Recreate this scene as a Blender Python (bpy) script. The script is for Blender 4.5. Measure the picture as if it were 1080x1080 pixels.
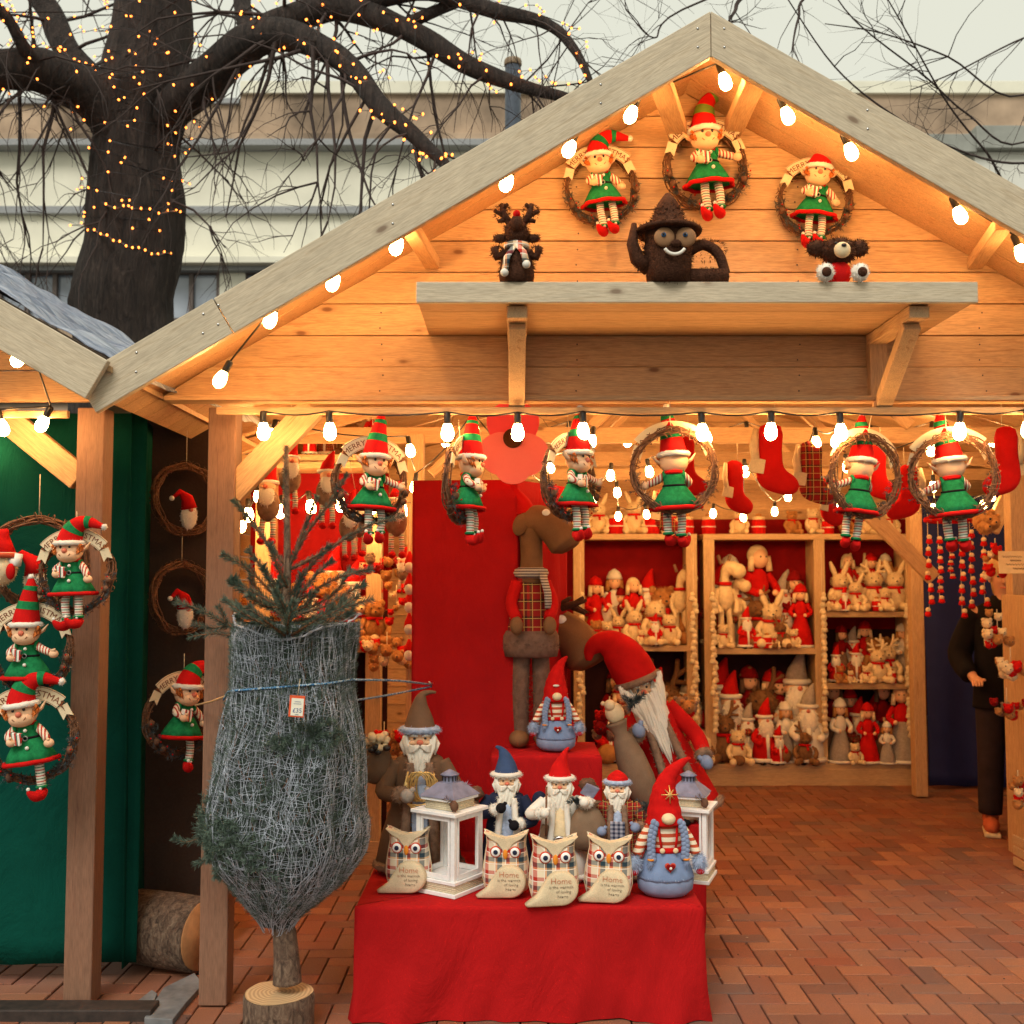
import bpy, math, random
from mathutils import Vector, Matrix, Euler
V = Vector
R = math.radians
rnd = random.Random(7)
scene = bpy.context.scene
for o in list(bpy.data.objects):
    bpy.data.objects.remove(o)

# ---------------------------------------------------------------- camera
PITCH = R(3.58); F = 1150.0; CAMZ = 1.6
cam = bpy.data.cameras.new("camera")
cam.sensor_fit = 'HORIZONTAL'; cam.sensor_width = 36; cam.lens = 36 * F / 1080
cam.clip_start = 0.05; cam.clip_end = 500
camo = bpy.data.objects.new("camera", cam)
scene.collection.objects.link(camo)
camo.location = (0, 0, CAMZ); camo.rotation_euler = (R(90) + PITCH, 0, 0)
scene.camera = camo
cam.dof.use_dof = True; cam.dof.focus_distance = 4.15; cam.dof.aperture_fstop = 4.0
scene.render.resolution_x = 1024; scene.render.resolution_y = 1024

# ---------------------------------------------------------------- sky, sun, exposure
SKY = 0.12; SUN = 1.8; SUN_EL = R(48); SUN_AZ = R(200)      # soft overcast light from behind the camera
w = bpy.data.worlds.new("World"); scene.world = w; w.use_nodes = True
nt = w.node_tree; nt.nodes.clear()
out = nt.nodes.new('ShaderNodeOutputWorld'); bg = nt.nodes.new('ShaderNodeBackground')
sk = nt.nodes.new('ShaderNodeTexSky'); sk.sky_type = 'NISHITA'; sk.sun_disc = False
sk.sun_elevation = SUN_EL; sk.sun_rotation = SUN_AZ; sk.dust_density = 6; sk.air_density = 1.0
mx = nt.nodes.new('ShaderNodeMix'); mx.data_type = 'RGBA'; mx.inputs[0].default_value = 0.93
mx.inputs[7].default_value = (6.0, 6.0, 5.0, 1)            # an even cloud layer over the sky
nt.links.new(sk.outputs[0], mx.inputs[6]); nt.links.new(mx.outputs[2], bg.inputs[0])
bg.inputs[1].default_value = SKY; nt.links.new(bg.outputs[0], out.inputs[0])
sl = bpy.data.lights.new("sun", 'SUN'); sl.energy = SUN; sl.angle = R(25); sl.color = (1, .95, .87)
so = bpy.data.objects.new("sun", sl); scene.collection.objects.link(so)
sd = V((math.sin(SUN_AZ) * math.cos(SUN_EL), math.cos(SUN_AZ) * math.cos(SUN_EL), math.sin(SUN_EL)))
so.rotation_euler = (sd).to_track_quat('Z', 'Y').to_euler()
scene.view_settings.view_transform = 'Standard'; scene.view_settings.look = 'None'
scene.view_settings.exposure = 0.22; scene.view_settings.gamma = 1
scene.render.engine = 'CYCLES'
BULB_STRENGTH = 105

# ---------------------------------------------------------------- helpers
def P(px, py, Y):
    """the point at depth Y seen at a pixel of the 1080 px photograph"""
    u = (px - 540) / F; v = (540 - py) / F
    d = V((u, math.cos(PITCH) - v * math.sin(PITCH), math.sin(PITCH) + v * math.cos(PITCH)))
    t = Y / d.y
    return V((d.x * t, Y, CAMZ + d.z * t))
def PX(px, Y): return P(px, 612, Y).x
def PZ(py, Y): return P(540, py, Y).z
def PG(px, py, z=0.0):
    u = (px - 540) / F; v = (540 - py) / F
    d = V((u, math.cos(PITCH) - v * math.sin(PITCH), math.sin(PITCH) + v * math.cos(PITCH)))
    t = (z - CAMZ) / d.z
    return V((d.x * t, d.y * t, z))
def S(r, g, b):
    return tuple(((c / 255) / 12.92 if c / 255 < .04045 else ((c / 255 + .055) / 1.055) ** 2.4) for c in (r, g, b))

class MB:
    def __init__(s):
        s.v = []; s.f = []; s.sm = []; s.M = Matrix.Identity(4)
    def add(s, vs, fs, smooth=True):
        n = len(s.v); M = s.M
        s.v.extend([M @ V(p) for p in vs])
        s.f.extend([tuple(i + n for i in f) for f in fs]); s.sm.extend([smooth] * len(fs))
        return s
    def box(s, c, size, rot=None):
        x, y, z = [k / 2 for k in size]; m = rot.to_matrix() if isinstance(rot, Euler) else (rot or Matrix.Identity(3))
        vs = [V(c) + m @ V((a * x, b * y, d * z)) for a in (-1, 1) for b in (-1, 1) for d in (-1, 1)]
        return s.add(vs, [(0, 1, 3, 2), (4, 6, 7, 5), (0, 4, 5, 1), (2, 3, 7, 6), (0, 2, 6, 4), (1, 5, 7, 3)], False)
    def beam(s, a, b, w, d, up=V((0, 0, 1))):
        """a board from a to b, w wide across, d deep along up-cross"""
        a = V(a); b = V(b); t = (b - a).normalized(); n = t.cross(up)
        n = n.normalized() if n.length > 1e-4 else V((1, 0, 0)); q = n.cross(t).normalized()
        m = Matrix((t, n, q)).transposed()
        return s.box((a + b) / 2, ((b - a).length, d, w), m)
    def tube(s, pts, r, seg=8, flat=1.0, cap=True, smooth=True):
        pts = [V(p) for p in pts]; n = len(pts)
        rs = list(r) if isinstance(r, (list, tuple)) else [r] * n
        vs = []; fs = []; t0 = (pts[1] - pts[0]).normalized()
        u = t0.orthogonal().normalized() if abs(t0.z) > .9 else t0.cross(V((0, 0, 1))).normalized()
        for i in range(n):
            t = (pts[min(i + 1, n - 1)] - pts[max(i - 1, 0)])
            t = t.normalized() if t.length > 1e-7 else t0
            u = u - t * u.dot(t); u = u.normalized() if u.length > 1e-6 else t.orthogonal().normalized()
            w_ = t.cross(u)
            for k in range(seg):
                a = 2 * math.pi * k / seg
                vs.append(pts[i] + u * (math.cos(a) * rs[i]) + w_ * (math.sin(a) * rs[i] * flat))
        for i in range(n - 1):
            for k in range(seg):
                k2 = (k + 1) % seg
                fs.append((i * seg + k, i * seg + k2, (i + 1) * seg + k2, (i + 1) * seg + k))
        if cap and seg > 2:
            fs.append(tuple(range(seg))[::-1]); fs.append(tuple((n - 1) * seg + k for k in range(seg)))
        return s.add(vs, fs, smooth)
    def ball(s, c, r, rot=None, seg=14, rings=9, noise=0, seed=0):
        if not isinstance(r, (list, tuple)): r = (r, r, r)
        m = Euler(rot).to_matrix() if rot else Matrix.Identity(3); c = V(c); rr = random.Random(seed)
        vs = [c + m @ V((0, 0, -r[2]))]; fs = []
        for i in range(1, rings):
            ph = math.pi * i / rings
            for k in range(seg):
                a = 2 * math.pi * k / seg; j = 1 + (rr.uniform(-noise, noise) if noise else 0)
                vs.append(c + m @ V((r[0] * math.sin(ph) * math.cos(a) * j, r[1] * math.sin(ph) * math.sin(a) * j, -r[2] * math.cos(ph) * j)))
        vs.append(c + m @ V((0, 0, r[2])))
        for k in range(seg):
            fs.append((0, 1 + (k + 1) % seg, 1 + k))
            for i in range(rings - 2):
                a = 1 + i * seg; b = a + seg
                fs.append((a + k, a + (k + 1) % seg, b + (k + 1) % seg, b + k))
            a = 1 + (rings - 2) * seg
            fs.append((a + k, a + (k + 1) % seg, len(vs) - 1))
        return s.add(vs, fs)
    def lathe(s, prof, seg=24, c=(0, 0, 0), wob=0, nw=6, sx=1, sy=1, ph=0):
        vs = []; fs = []; n = len(prof)
        for i, (r, z) in enumerate(prof):
            for k in range(seg):
                a = 2 * math.pi * k / seg; q = r * (1 + wob * math.sin(nw * a + ph) * (1 - i / n))
                vs.append((c[0] + q * sx * math.cos(a), c[1] + q * sy * math.sin(a), c[2] + z))
        for i in range(n - 1):
            for k in range(seg):
                fs.append((i * seg + k, i * seg + (k + 1) % seg, (i + 1) * seg + (k + 1) % seg, (i + 1) * seg + k))
        fs.append(tuple(range(seg))[::-1]); fs.append(tuple((n - 1) * seg + k for k in range(seg)))
        return s.add(vs, fs)
    def torus(s, c, R_, r, axis='z', seg=28, ts=8, rot=None, sx=1, sy=1, a0=0, a1=2 * math.pi, noise=0):
        pts = []; m = {'z': Matrix.Identity(3), 'y': Matrix.Rotation(R(90), 3, 'X'), 'x': Matrix.Rotation(R(90), 3, 'Y')}[axis]
        if rot: m = Euler(rot).to_matrix() @ m
        for k in range(seg + 1):
            a = a0 + (a1 - a0) * k / seg
            pts.append(V(c) + m @ V((R_ * sx * math.cos(a), R_ * sy * math.sin(a), 0)) + V([rnd.uniform(-noise, noise) for _ in 'xyz']) * (1 if 0 < k < seg else 0))
        return s.tube(pts, r, ts, cap=(a1 - a0) < 6.28)
    def prism(s, outl, y0, y1, puff=0):
        """outline in x,z extruded from y0 to y1; puff swells the front and back like a stuffed cushion"""
        n = len(outl); cx = sum(p[0] for p in outl) / n; cz = sum(p[1] for p in outl) / n
        if not puff:
            vs = [(x, y0, z) for x, z in outl] + [(x, y1, z) for x, z in outl]
            fs = [tuple(range(n)), tuple(range(2 * n - 1, n - 1, -1))] + [(i, i + n, (i + 1) % n + n, (i + 1) % n) for i in range(n)]
            return s.add(vs, fs, False)
        lv = [(1, 0), (.93, .55), (.78, .82), (.5, .97), (.2, 1.0)] if puff == 1 else [(1, 0), (.98, .5), (.93, .82), (.86, .97), (.5, 1.0)]; vs = []; fs = []; ym = (y0 + y1) / 2
        for sg in (-1, 1):
            b = len(vs)
            for k, q in lv:
                yy = ym + sg * (y1 - y0) / 2 * q * 1.0
                vs += [(cx + (x - cx) * k, yy, cz + (z - cz) * k) for x, z in outl]
            vs.append((cx, ym + sg * (y1 - y0) / 2 * 1.0, cz))
            for l in range(len(lv) - 1):
                for i in range(n):
                    q = (b + l * n + i, b + l * n + (i + 1) % n, b + (l + 1) * n + (i + 1) % n, b + (l + 1) * n + i)
                    fs.append(q if sg < 0 else q[::-1])
            l = b + (len(lv) - 1) * n
            for i in range(n):
                q = (l + i, l + (i + 1) % n, len(vs) - 1); fs.append(q if sg < 0 else q[::-1])
        return s.add(vs, fs)
    def fur(s, c, r, n, ln, wd=.0016, rot=None, lo=-1, droop=.3, seed=1, ctr=None):
        """hair on an ellipsoid: thin blades standing off the surface"""
        if not isinstance(r, (list, tuple)): r = (r, r, r)
        rr = random.Random(seed); m = Euler(rot).to_matrix() if rot else Matrix.Identity(3); c = V(c); vs = []; fs = []
        for _ in range(n):
            z = rr.uniform(lo, 1); a = rr.uniform(0, 6.283); q = math.sqrt(max(0, 1 - z * z))
            d = V((q * math.cos(a), q * math.sin(a), z)); p = c + m @ V((d.x * r[0], d.y * r[1], d.z * r[2]))
            nn = (m @ V((d.x / r[0], d.y / r[1], d.z / r[2]))).normalized()
            t = (nn + V([rr.uniform(-.5, .5) for _ in 'xyz']) + V((0, 0, -droop))).normalized()
            sd_ = t.cross(V([rr.uniform(-1, 1) for _ in 'xyz'])).normalized() * wd
            l = ln * rr.uniform(.6, 1.2); b = len(vs)
            vs += [p - nn * ln * .15 - sd_, p - nn * ln * .15 + sd_, p + t * l]; fs.append((b, b + 1, b + 2))
        return s.add(vs, fs, False)
    def needles(s, a, b, n, ln, wd=.001, ang=.9, seed=1, fwd=.8):
        """fir needles round a twig from a to b"""
        rr = random.Random(seed); a = V(a); b = V(b); t = (b - a).normalized(); u = t.orthogonal().normalized(); w_ = t.cross(u); vs = []; fs = []
        for i in range(n):
            k = rr.random(); th = rr.uniform(0, 6.283); p = a.lerp(b, k)
            d = (t * fwd + (u * math.cos(th) + w_ * math.sin(th)) * ang).normalized() * ln * rr.uniform(.7, 1.1) * (1 - .35 * k)
            sd_ = d.cross(V([rr.uniform(-1, 1) for _ in 'xyz'])).normalized() * wd; q = len(vs)
            vs += [p - sd_, p + sd_, p + d + sd_ * .3, p + d - sd_ * .3]; fs.append((q, q + 1, q + 2, q + 3))
        return s.add(vs, fs, False)
    def build(s, name, mat, parent=None, bevel=0, sub=0, label=None, loc=None, rot=None):
        me = bpy.data.meshes.new(name)
        me.from_pydata([tuple(p) for p in s.v], [], s.f)
        me.polygons.foreach_set('use_smooth', s.sm); me.update()
        me.materials.append(mat)
        o = bpy.data.objects.new(name, me); scene.collection.objects.link(o)
        if parent: o.parent = parent
        if bevel:
            b = o.modifiers.new('bevel', 'BEVEL'); b.width = bevel; b.segments = 2; b.limit_method = 'ANGLE'
        if sub:
            q = o.modifiers.new('sub', 'SUBSURF'); q.levels = sub; q.render_levels = sub
        if label: o['label'] = label
        if loc is not None: o.location = loc
        if rot is not None: o.rotation_euler = rot
        return o

def tag(o, label, cat, group=None, kind=None):
    if label: o['label'] = label
    if cat: o['category'] = cat
    if group: o['group'] = group
    if kind: o['kind'] = kind
    return o
def thing(name, label, cat, loc=(0, 0, 0), rz=0, group=None, scale=1):
    o = bpy.data.objects.new(name, None); scene.collection.objects.link(o); o.empty_display_size = .05
    o.location = loc; o.rotation_euler = (0, 0, rz); o.scale = (scale,) * 3
    return tag(o, label, cat, group)
KIDS = {}
def dup(root, label, loc, rot=(0, 0, 0), scale=None, group=None):
    def cp(o, par):
        c = o.copy(); scene.collection.objects.link(c)
        if par: c.parent = par
        for ch in KIDS[o]: cp(ch, c)
        return c
    if root not in KIDS:
        for o in [root] + list(root.children_recursive): KIDS[o] = list(o.children)
    c = cp(root, None); c.location = loc; c.rotation_euler = rot
    if scale: c.scale = (scale,) * 3 if not isinstance(scale, (tuple, list)) else scale
    c['label'] = label
    if group: c['group'] = group
    return c
def structure(o): o['kind'] = 'structure'; return o

# ---------------------------------------------------------------- materials
MC = {}
def newmat(name):
    m = bpy.data.materials.new(name); m.use_nodes = True; n = m.node_tree
    return m, n, n.nodes['Principled BSDF']
def N(nt, t, **kw):
    n = nt.nodes.new(t)
    for k, v in kw.items(): setattr(n, k, v)
    return n
def mixc(nt, fac, a, b, mode='MIX'):
    m = N(nt, 'ShaderNodeMix', data_type='RGBA', blend_type=mode)
    for i, x in ((0, fac), (6, a), (7, b)):
        if isinstance(x, bpy.types.NodeSocket): nt.links.new(x, m.inputs[i])
        else: m.inputs[i].default_value = x if i == 0 else (*x[:3], 1)
    return m.outputs[2]
def math_(nt, op, a, b=None, c=None):
    m = N(nt, 'ShaderNodeMath', operation=op)
    for i, x in enumerate((a, b, c)):
        if x is None: continue
        if isinstance(x, bpy.types.NodeSocket): nt.links.new(x, m.inputs[i])
        else: m.inputs[i].default_value = x
    return m.outputs[0]
def coords(nt, scale=(1, 1, 1), rot=(0, 0, 0)):
    tc = N(nt, 'ShaderNodeTexCoord'); mp = N(nt, 'ShaderNodeMapping')
    nt.links.new(tc.outputs['Object'], mp.inputs[0]); mp.inputs['Scale'].default_value = scale; mp.inputs['Rotation'].default_value = rot
    return mp.outputs[0]
def noise(nt, vec, scale, detail=4, rough=.55, dist=0):
    n = N(nt, 'ShaderNodeTexNoise'); nt.links.new(vec, n.inputs['Vector'])
    n.inputs['Scale'].default_value = scale; n.inputs['Detail'].default_value = detail; n.inputs['Roughness'].default_value = rough
    n.inputs['Distortion'].default_value = dist
    return n.outputs['Fac']
def ramp(nt, fac, stops, const=False):
    r = N(nt, 'ShaderNodeValToRGB'); nt.links.new(fac, r.inputs[0]); e = r.color_ramp.elements
    if const: r.color_ramp.interpolation = 'CONSTANT'
    while len(e) < len(stops): e.new(.5)
    for k, (p, c) in zip(e, stops): k.position = p; k.color = (*c[:3], 1)
    return r.outputs[0]
def bump(nt, bs, h, strength=.3, dist=.002):
    b = N(nt, 'ShaderNodeBump'); nt.links.new(h, b.inputs['Height']); b.inputs['Strength'].default_value = strength
    b.inputs['Distance'].default_value = dist; nt.links.new(b.outputs[0], bs.inputs['Normal'])
def fabric(name, col, rough=.92, sc=500, var=.25, bs=.35, dist=.0015, big=12, wr=0):
    if name in MC: return MC[name]
    m, n, b = newmat(name); c = coords(n)
    f = noise(n, c, big, 5); f2 = noise(n, c, sc, 2)
    mix = math_(n, 'ADD', math_(n, 'MULTIPLY', f, .6), math_(n, 'MULTIPLY', f2, .4))
    cr = ramp(n, mix, [(.3, [k * (1 - var) for k in col]), (.7, [min(1, k * (1 + var)) for k in col])])
    n.links.new(cr, b.inputs['Base Color']); b.inputs['Roughness'].default_value = rough
    b.inputs['Specular IOR Level'].default_value = .12
    bump(n, b, f2, bs, dist)
    if wr:
        b1 = b.inputs['Normal'].links[0].from_node; b2 = N(n, 'ShaderNodeBump'); n.links.new(noise(n, coords(n, (1, 1, .5)), 5, 6, .6, 2.2), b2.inputs['Height']); b2.inputs['Distance'].default_value = wr; b2.inputs['Strength'].default_value = .8; n.links.new(b2.outputs[0], b1.inputs['Normal'])
    MC[name] = m; return m
def plain(name, col, rough=.5, metal=0, var=.15, sc=30, bs=0):
    if name in MC: return MC[name]
    m, n, b = newmat(name); c = coords(n); f = noise(n, c, sc, 5)
    n.links.new(ramp(n, f, [(.3, [k * (1 - var) for k in col]), (.7, [min(1, k * (1 + var)) for k in col])]), b.inputs['Base Color'])
    b.inputs['Roughness'].default_value = rough; b.inputs['Metallic'].default_value = metal
    if bs: bump(n, b, f, bs, .004)
    MC[name] = m; return m
def stripes(name, axis, freq, stops, sc=500, wobble=.0):
    """woven stripes: a constant ramp repeated along one object axis"""
    if name in MC: return MC[name]
    m, n, b = newmat(name); tc = coords(n); s = N(n, 'ShaderNodeSeparateXYZ'); n.links.new(tc, s.inputs[0])
    f2 = noise(n, tc, sc, 2)
    v = math_(n, 'MULTIPLY', s.outputs[axis], freq)
    if wobble: v = math_(n, 'ADD', v, math_(n, 'MULTIPLY', noise(n, tc, 30, 2), wobble))
    c = ramp(n, math_(n, 'FRACT', v), stops, True)
    c = mixc(n, .25, c, mixc(n, 1, c, ramp(n, f2, [(.3, (.5, .5, .5)), (.7, (1.3, 1.3, 1.3))]), 'MULTIPLY'))
    n.links.new(c, b.inputs['Base Color']); b.inputs['Roughness'].default_value = .9; bump(n, b, f2, .3, .001); MC[name] = m; return m
def plaid(name, fx, fz, xs, zs, thin=None):
    if name in MC: return MC[name]
    m, n, b = newmat(name); tc = coords(n); s = N(n, 'ShaderNodeSeparateXYZ'); n.links.new(tc, s.inputs[0])
    f2 = noise(n, tc, 600, 2)
    a = ramp(n, math_(n, 'FRACT', math_(n, 'MULTIPLY', s.outputs[0], fx)), xs, True)
    c = ramp(n, math_(n, 'FRACT', math_(n, 'MULTIPLY', s.outputs[2], fz)), zs, True)
    c = mixc(n, .38, mixc(n, 1, a, c, 'MULTIPLY'), c)
    c = mixc(n, .3, c, a)
    if thin:
        k = math_(n, 'LESS_THAN', math_(n, 'FRACT', math_(n, 'MULTIPLY', s.outputs[0], fx * 2)), .07)
        l = math_(n, 'LESS_THAN', math_(n, 'FRACT', math_(n, 'MULTIPLY', s.outputs[2], fz * 2)), .07)
        c = mixc(n, math_(n, 'MAXIMUM', k, l), c, thin)
    n.links.new(c, b.inputs['Base Color']); b.inputs['Roughness'].default_value = .9; bump(n, b, f2, .3, .001); MC[name] = m; return m
def wood(name, light, dark, axis=0, rough=.65, knots=True, stain=0):
    """sawn softwood: grain along one object axis, knots, each board its own tone"""
    if name in MC: return MC[name]
    m, n, b = newmat(name); sc = [9, 9, 9]; sc[axis] = .55
    gi = N(n, 'ShaderNodeNewGeometry'); tc = N(n, 'ShaderNodeTexCoord')
    off = N(n, 'ShaderNodeVectorMath', operation='ADD'); cmb = N(n, 'ShaderNodeCombineXYZ')
    r_ = math_(n, 'MULTIPLY', gi.outputs['Random Per Island'], 37)
    for i in range(3): n.links.new(r_, cmb.inputs[i])
    n.links.new(tc.outputs['Object'], off.inputs[0]); n.links.new(cmb.outputs[0], off.inputs[1])
    mp = N(n, 'ShaderNodeMapping'); n.links.new(off.outputs[0], mp.inputs[0]); mp.inputs['Scale'].default_value = sc
    g = noise(n, mp.outputs[0], 6, 8, .65, .9)
    fine = noise(n, mp.outputs[0], 40, 4, .6)
    col = ramp(n, g, [(.28, dark), (.46, light), (.6, [k * .84 for k in light]), (.75, light)])
    col = mixc(n, .55, col, mixc(n, 1, col, ramp(n, fine, [(.3, (.5, .44, .4)), (.6, (1.1, 1.1, 1.1))]), 'MULTIPLY'))
    tone = ramp(n, gi.outputs['Random Per Island'], [(0, (.82, .8, .78)), (1, (1.08, 1.06, 1.04))])
    col = mixc(n, 1, col, tone, 'MULTIPLY')
    if knots:
        mp2 = N(n, 'ShaderNodeMapping'); n.links.new(off.outputs[0], mp2.inputs[0]); s2 = [7.5, 7.5, 7.5]; s2[1] = 1.2; s2[axis] = 3.4
        mp2.inputs['Scale'].default_value = s2
        vo = N(n, 'ShaderNodeTexVoronoi'); n.links.new(mp2.outputs[0], vo.inputs['Vector']); vo.inputs['Scale'].default_value = 1.0
        kn = ramp(n, vo.outputs['Distance'], [(0, (1, 1, 1)), (.05, (.9, .9, .9)), (.085, (.3, .3, .3)), (.15, (0, 0, 0))])
        col = mixc(n, kn, col, [dark[0] * .42, dark[1] * .33, dark[2] * .3])
    if stain:
        s_ = noise(n, off.outputs[0], 2.2, 5)
        col = mixc(n, ramp(n, s_, [(.45, (0, 0, 0)), (.7, (stain, stain, stain))]), col, (.33, .31, .23))
    n.links.new(col, b.inputs['Base Color']); b.inputs['Roughness'].default_value = rough
    bump(n, b, math_(n, 'ADD', fine, g), .22, .002); MC[name] = m; return m
def emit(name, col, st):
    m, n, b = newmat(name); b.inputs['Base Color'].default_value = (*col, 1)
    b.inputs['Emission Color'].default_value = (*col, 1); b.inputs['Emission Strength'].default_value = st; return m

PINE = ((.66, .42, .215), (.40, .205, .085)); GREY = ((.68, .58, .42), (.46, .36, .23)); POSTC = ((.29, .15, .09), (.17, .075, .045))
M = dict(
    pine_x=wood('pine boards', *PINE, 0), pine_z=wood('pine upright', *PINE, 2), pine_y=wood('pine lengthwise', *PINE, 1),
    grey_x=wood('weathered board', *GREY, 0, stain=.18), post_z=wood('rough sawn post', *POSTC, 2), dark_z=wood('stained board', (.22, .11, .06), (.13, .06, .03), 2),
    pale_x=wood('pale shelf wood', (.66, .45, .24), (.5, .3, .13), 0, knots=False), pale_z=wood('pale shelf upright', (.66, .45, .24), (.5, .3, .13), 2, knots=False),
    red=fabric('red felt', S(192, 22, 20)), redcloth=fabric('red cloth', (.40, .008, .009), sc=350, var=.2, bs=.6, big=5, wr=.016), green=fabric('green felt', S(30, 120, 70), var=.45, big=60),
    lime=fabric('light green felt', S(110, 135, 50)), white=fabric('white plush', S(225, 220, 208), var=.1), beard=fabric('white beard', S(232, 226, 212), var=.08, sc=200),
    skin=fabric('doll skin', S(235, 190, 150), var=.06, sc=200, bs=.1), pink=fabric('pink nose', S(215, 120, 95), var=.05), cream=fabric('cream plush', S(226, 204, 164), var=.2, big=30),
    burlap=fabric('burlap', S(214, 196, 162), var=.25, sc=260, bs=.8), sack=fabric('sackcloth', S(128, 105, 84), var=.25, sc=260, bs=.8), brownf=fabric('brown felt', S(112, 86, 66), var=.2),
    mooseb=fabric('moose plush', S(128, 92, 62), var=.25, sc=380, bs=.6), furb=fabric('brown fur', S(140, 112, 92), var=.45, big=40), furg=fabric('grey fur', S(165, 155, 145), var=.3, big=40),
    denim=fabric('pale denim', S(120, 140, 175), var=.18), denimd=fabric('dark denim', S(60, 78, 112), var=.3), bluefur=fabric('blue white fur', S(165, 180, 205), var=.35, big=50), bluewool=fabric('grey blue wool', S(130, 145, 175), var=.2),
    navy=fabric('navy felt', S(38, 44, 66), var=.2), blackf=fabric('black felt', (.012, .01, .012)), ginger=fabric('ginger hair', S(190, 105, 50), var=.4, sc=300), gold=plain('gold thread', (.75, .5, .18), .35, .7),
    greencloth=fabric('green cloth', S(3, 66, 55), sc=300, var=.25, bs=.3, big=3, wr=.016), browncloth=fabric('dark tarpaulin', S(74, 58, 50), sc=100, var=.2, big=3), bluecloth=fabric('blue curtain', S(42, 48, 96), sc=200, var=.2, big=4),
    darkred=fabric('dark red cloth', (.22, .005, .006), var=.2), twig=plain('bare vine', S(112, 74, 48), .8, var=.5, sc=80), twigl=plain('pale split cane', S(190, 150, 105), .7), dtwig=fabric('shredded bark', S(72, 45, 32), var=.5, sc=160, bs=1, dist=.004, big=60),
    needle=plain('fir needles', (.075, .115, .085), .6, var=.5, sc=60), needleb=plain('silvery fir needles', (.15, .19, .18), .6, var=.5, sc=60), needled=plain('dark tinsel fir', (.05, .07, .075), .4, var=.6), bark=None,
    banner=fabric('banner felt', S(226, 208, 172), var=.06), ink=plain('brown ink', S(120, 60, 30), .8), redink=plain('rust ink', S(185, 80, 40), .8), greyink=plain('grey ink', S(85, 70, 66), .8), blackp=plain('black plastic', (.015, .013, .013), .35),
    eye=plain('eye white', (.85, .85, .82), .25, var=.02), eyeb=plain('eye blue', S(50, 90, 130), .2), paintw=plain('white lantern paint', (.86, .86, .84), .55, var=.06, sc=60), zinc=plain('lavender grey zinc', S(118, 120, 142), .6, var=.25, sc=25), rope=plain('cream rope', S(205, 190, 160), .9, var=.2, sc=200),
    cone=plain('pine cone', S(100, 66, 45), .8, var=.4), metal=plain('steel', (.5, .5, .5), .3, 1), glass=None, orange=fabric('orange felt', S(225, 140, 50), var=.08), toastf=fabric('honey plush', S(176, 124, 74), var=.3, big=30),
)
M['legs'] = stripes('striped stockings', 2, 50, [(0, S(225, 215, 195)), (.33, S(185, 40, 30)), (.5, S(225, 215, 195)), (.83, S(40, 115, 90))])
M['sleeve'] = stripes('striped sleeves', 0, 85, [(0, S(230, 215, 190)), (.55, S(180, 60, 40))])
M['candy'] = stripes('candy stripe', 0, 60, [(0, S(235, 228, 215)), (.45, S(190, 40, 35)), (.75, S(50, 110, 90))])
M['jumper'] = stripes('red cream jumper', 2, 17, [(0, S(232, 218, 190)), (.55, S(185, 75, 42))])
M['jumperz'] = stripes('red cream sleeve', 2, 21, [(0, S(232, 218, 190)), (.55, S(185, 75, 42))])
M['owl'] = plaid('owl tartan', 12.5, 12.5, [(0, S(205, 60, 30)), (.2, S(238, 225, 200)), (.5, S(225, 150, 90)), (.62, S(40, 70, 85)), (.85, S(240, 228, 205))], [(0, S(190, 40, 25)), (.2, S(235, 225, 205)), (.48, S(235, 190, 140)), (.62, S(50, 80, 95)), (.82, S(225, 215, 195))], S(238, 230, 215))
M['tartan'] = plaid('red tartan', 15, 15, [(0, S(170, 25, 20)), (.5, S(50, 40, 30)), (.7, S(185, 40, 25)), (.85, S(90, 80, 40))], [(0, S(170, 25, 20)), (.45, S(50, 45, 30)), (.65, S(180, 35, 25))], S(200, 170, 90))
M['tartand'] = plaid('blue check', 30, 30, [(0, S(50, 60, 90)), (.5, S(190, 190, 200))], [(0, S(50, 60, 90)), (.5, S(190, 190, 200))])
BULB = emit('warm lamp glass', (1.0, .545, .19), BULB_STRENGTH)
FAIRY = emit('amber fairy light', (1.0, .24, .035), 5.5)

FONT = None
def text_mb(txt, size, depth=.0008, spacing=1.0, off=0.0):
    cu = bpy.data.curves.new('lettering', 'FONT'); cu.body = txt; cu.size = size; cu.extrude = depth; cu.align_x = 'CENTER'; cu.resolution_u = 2
    cu.space_character = spacing; cu.offset = off
    o = bpy.data.objects.new('lettering', cu); scene.collection.objects.link(o)
    dg = bpy.context.evaluated_depsgraph_get(); dg.update()
    me = bpy.data.meshes.new_from_object(o.evaluated_get(dg))
    vs = [v.co.copy() for v in me.vertices]; fs = [tuple(p.vertices) for p in me.polygons]
    bpy.data.objects.remove(o); bpy.data.curves.remove(cu); bpy.data.meshes.remove(me)
    return vs, fs
# ================================================================ GROUND
m, n, b = newmat('mortar and dirt'); c = coords(n)
n.links.new(ramp(n, noise(n, c, 8, 8), [(.3, (.02, .015, .013)), (.7, (.05, .04, .033))]), b.inputs['Base Color']); b.inputs['Roughness'].default_value = .95
mb = MB(); mb.add([(-80, -20, 0), (80, -20, 0), (80, 140, 0), (-80, 140, 0)], [(0, 1, 2, 3)], False)
structure(mb.build('ground', m))
m, n, b = newmat('clay paver'); gi = N(n, 'ShaderNodeNewGeometry'); c = coords(n)
base = ramp(n, gi.outputs['Random Per Island'], [(0, (.15, .052, .028)), (.3, (.26, .095, .042)), (.55, (.22, .062, .028)), (.8, (.33, .13, .056)), (1, (.14, .065, .045))])
f2 = noise(n, c, 260, 3); f3 = noise(n, c, 1.3, 5)
base = mixc(n, .6, base, mixc(n, 1, base, ramp(n, f2, [(.3, (.55, .5, .5)), (.7, (1.5, 1.45, 1.4))]), 'MULTIPLY'))
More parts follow.
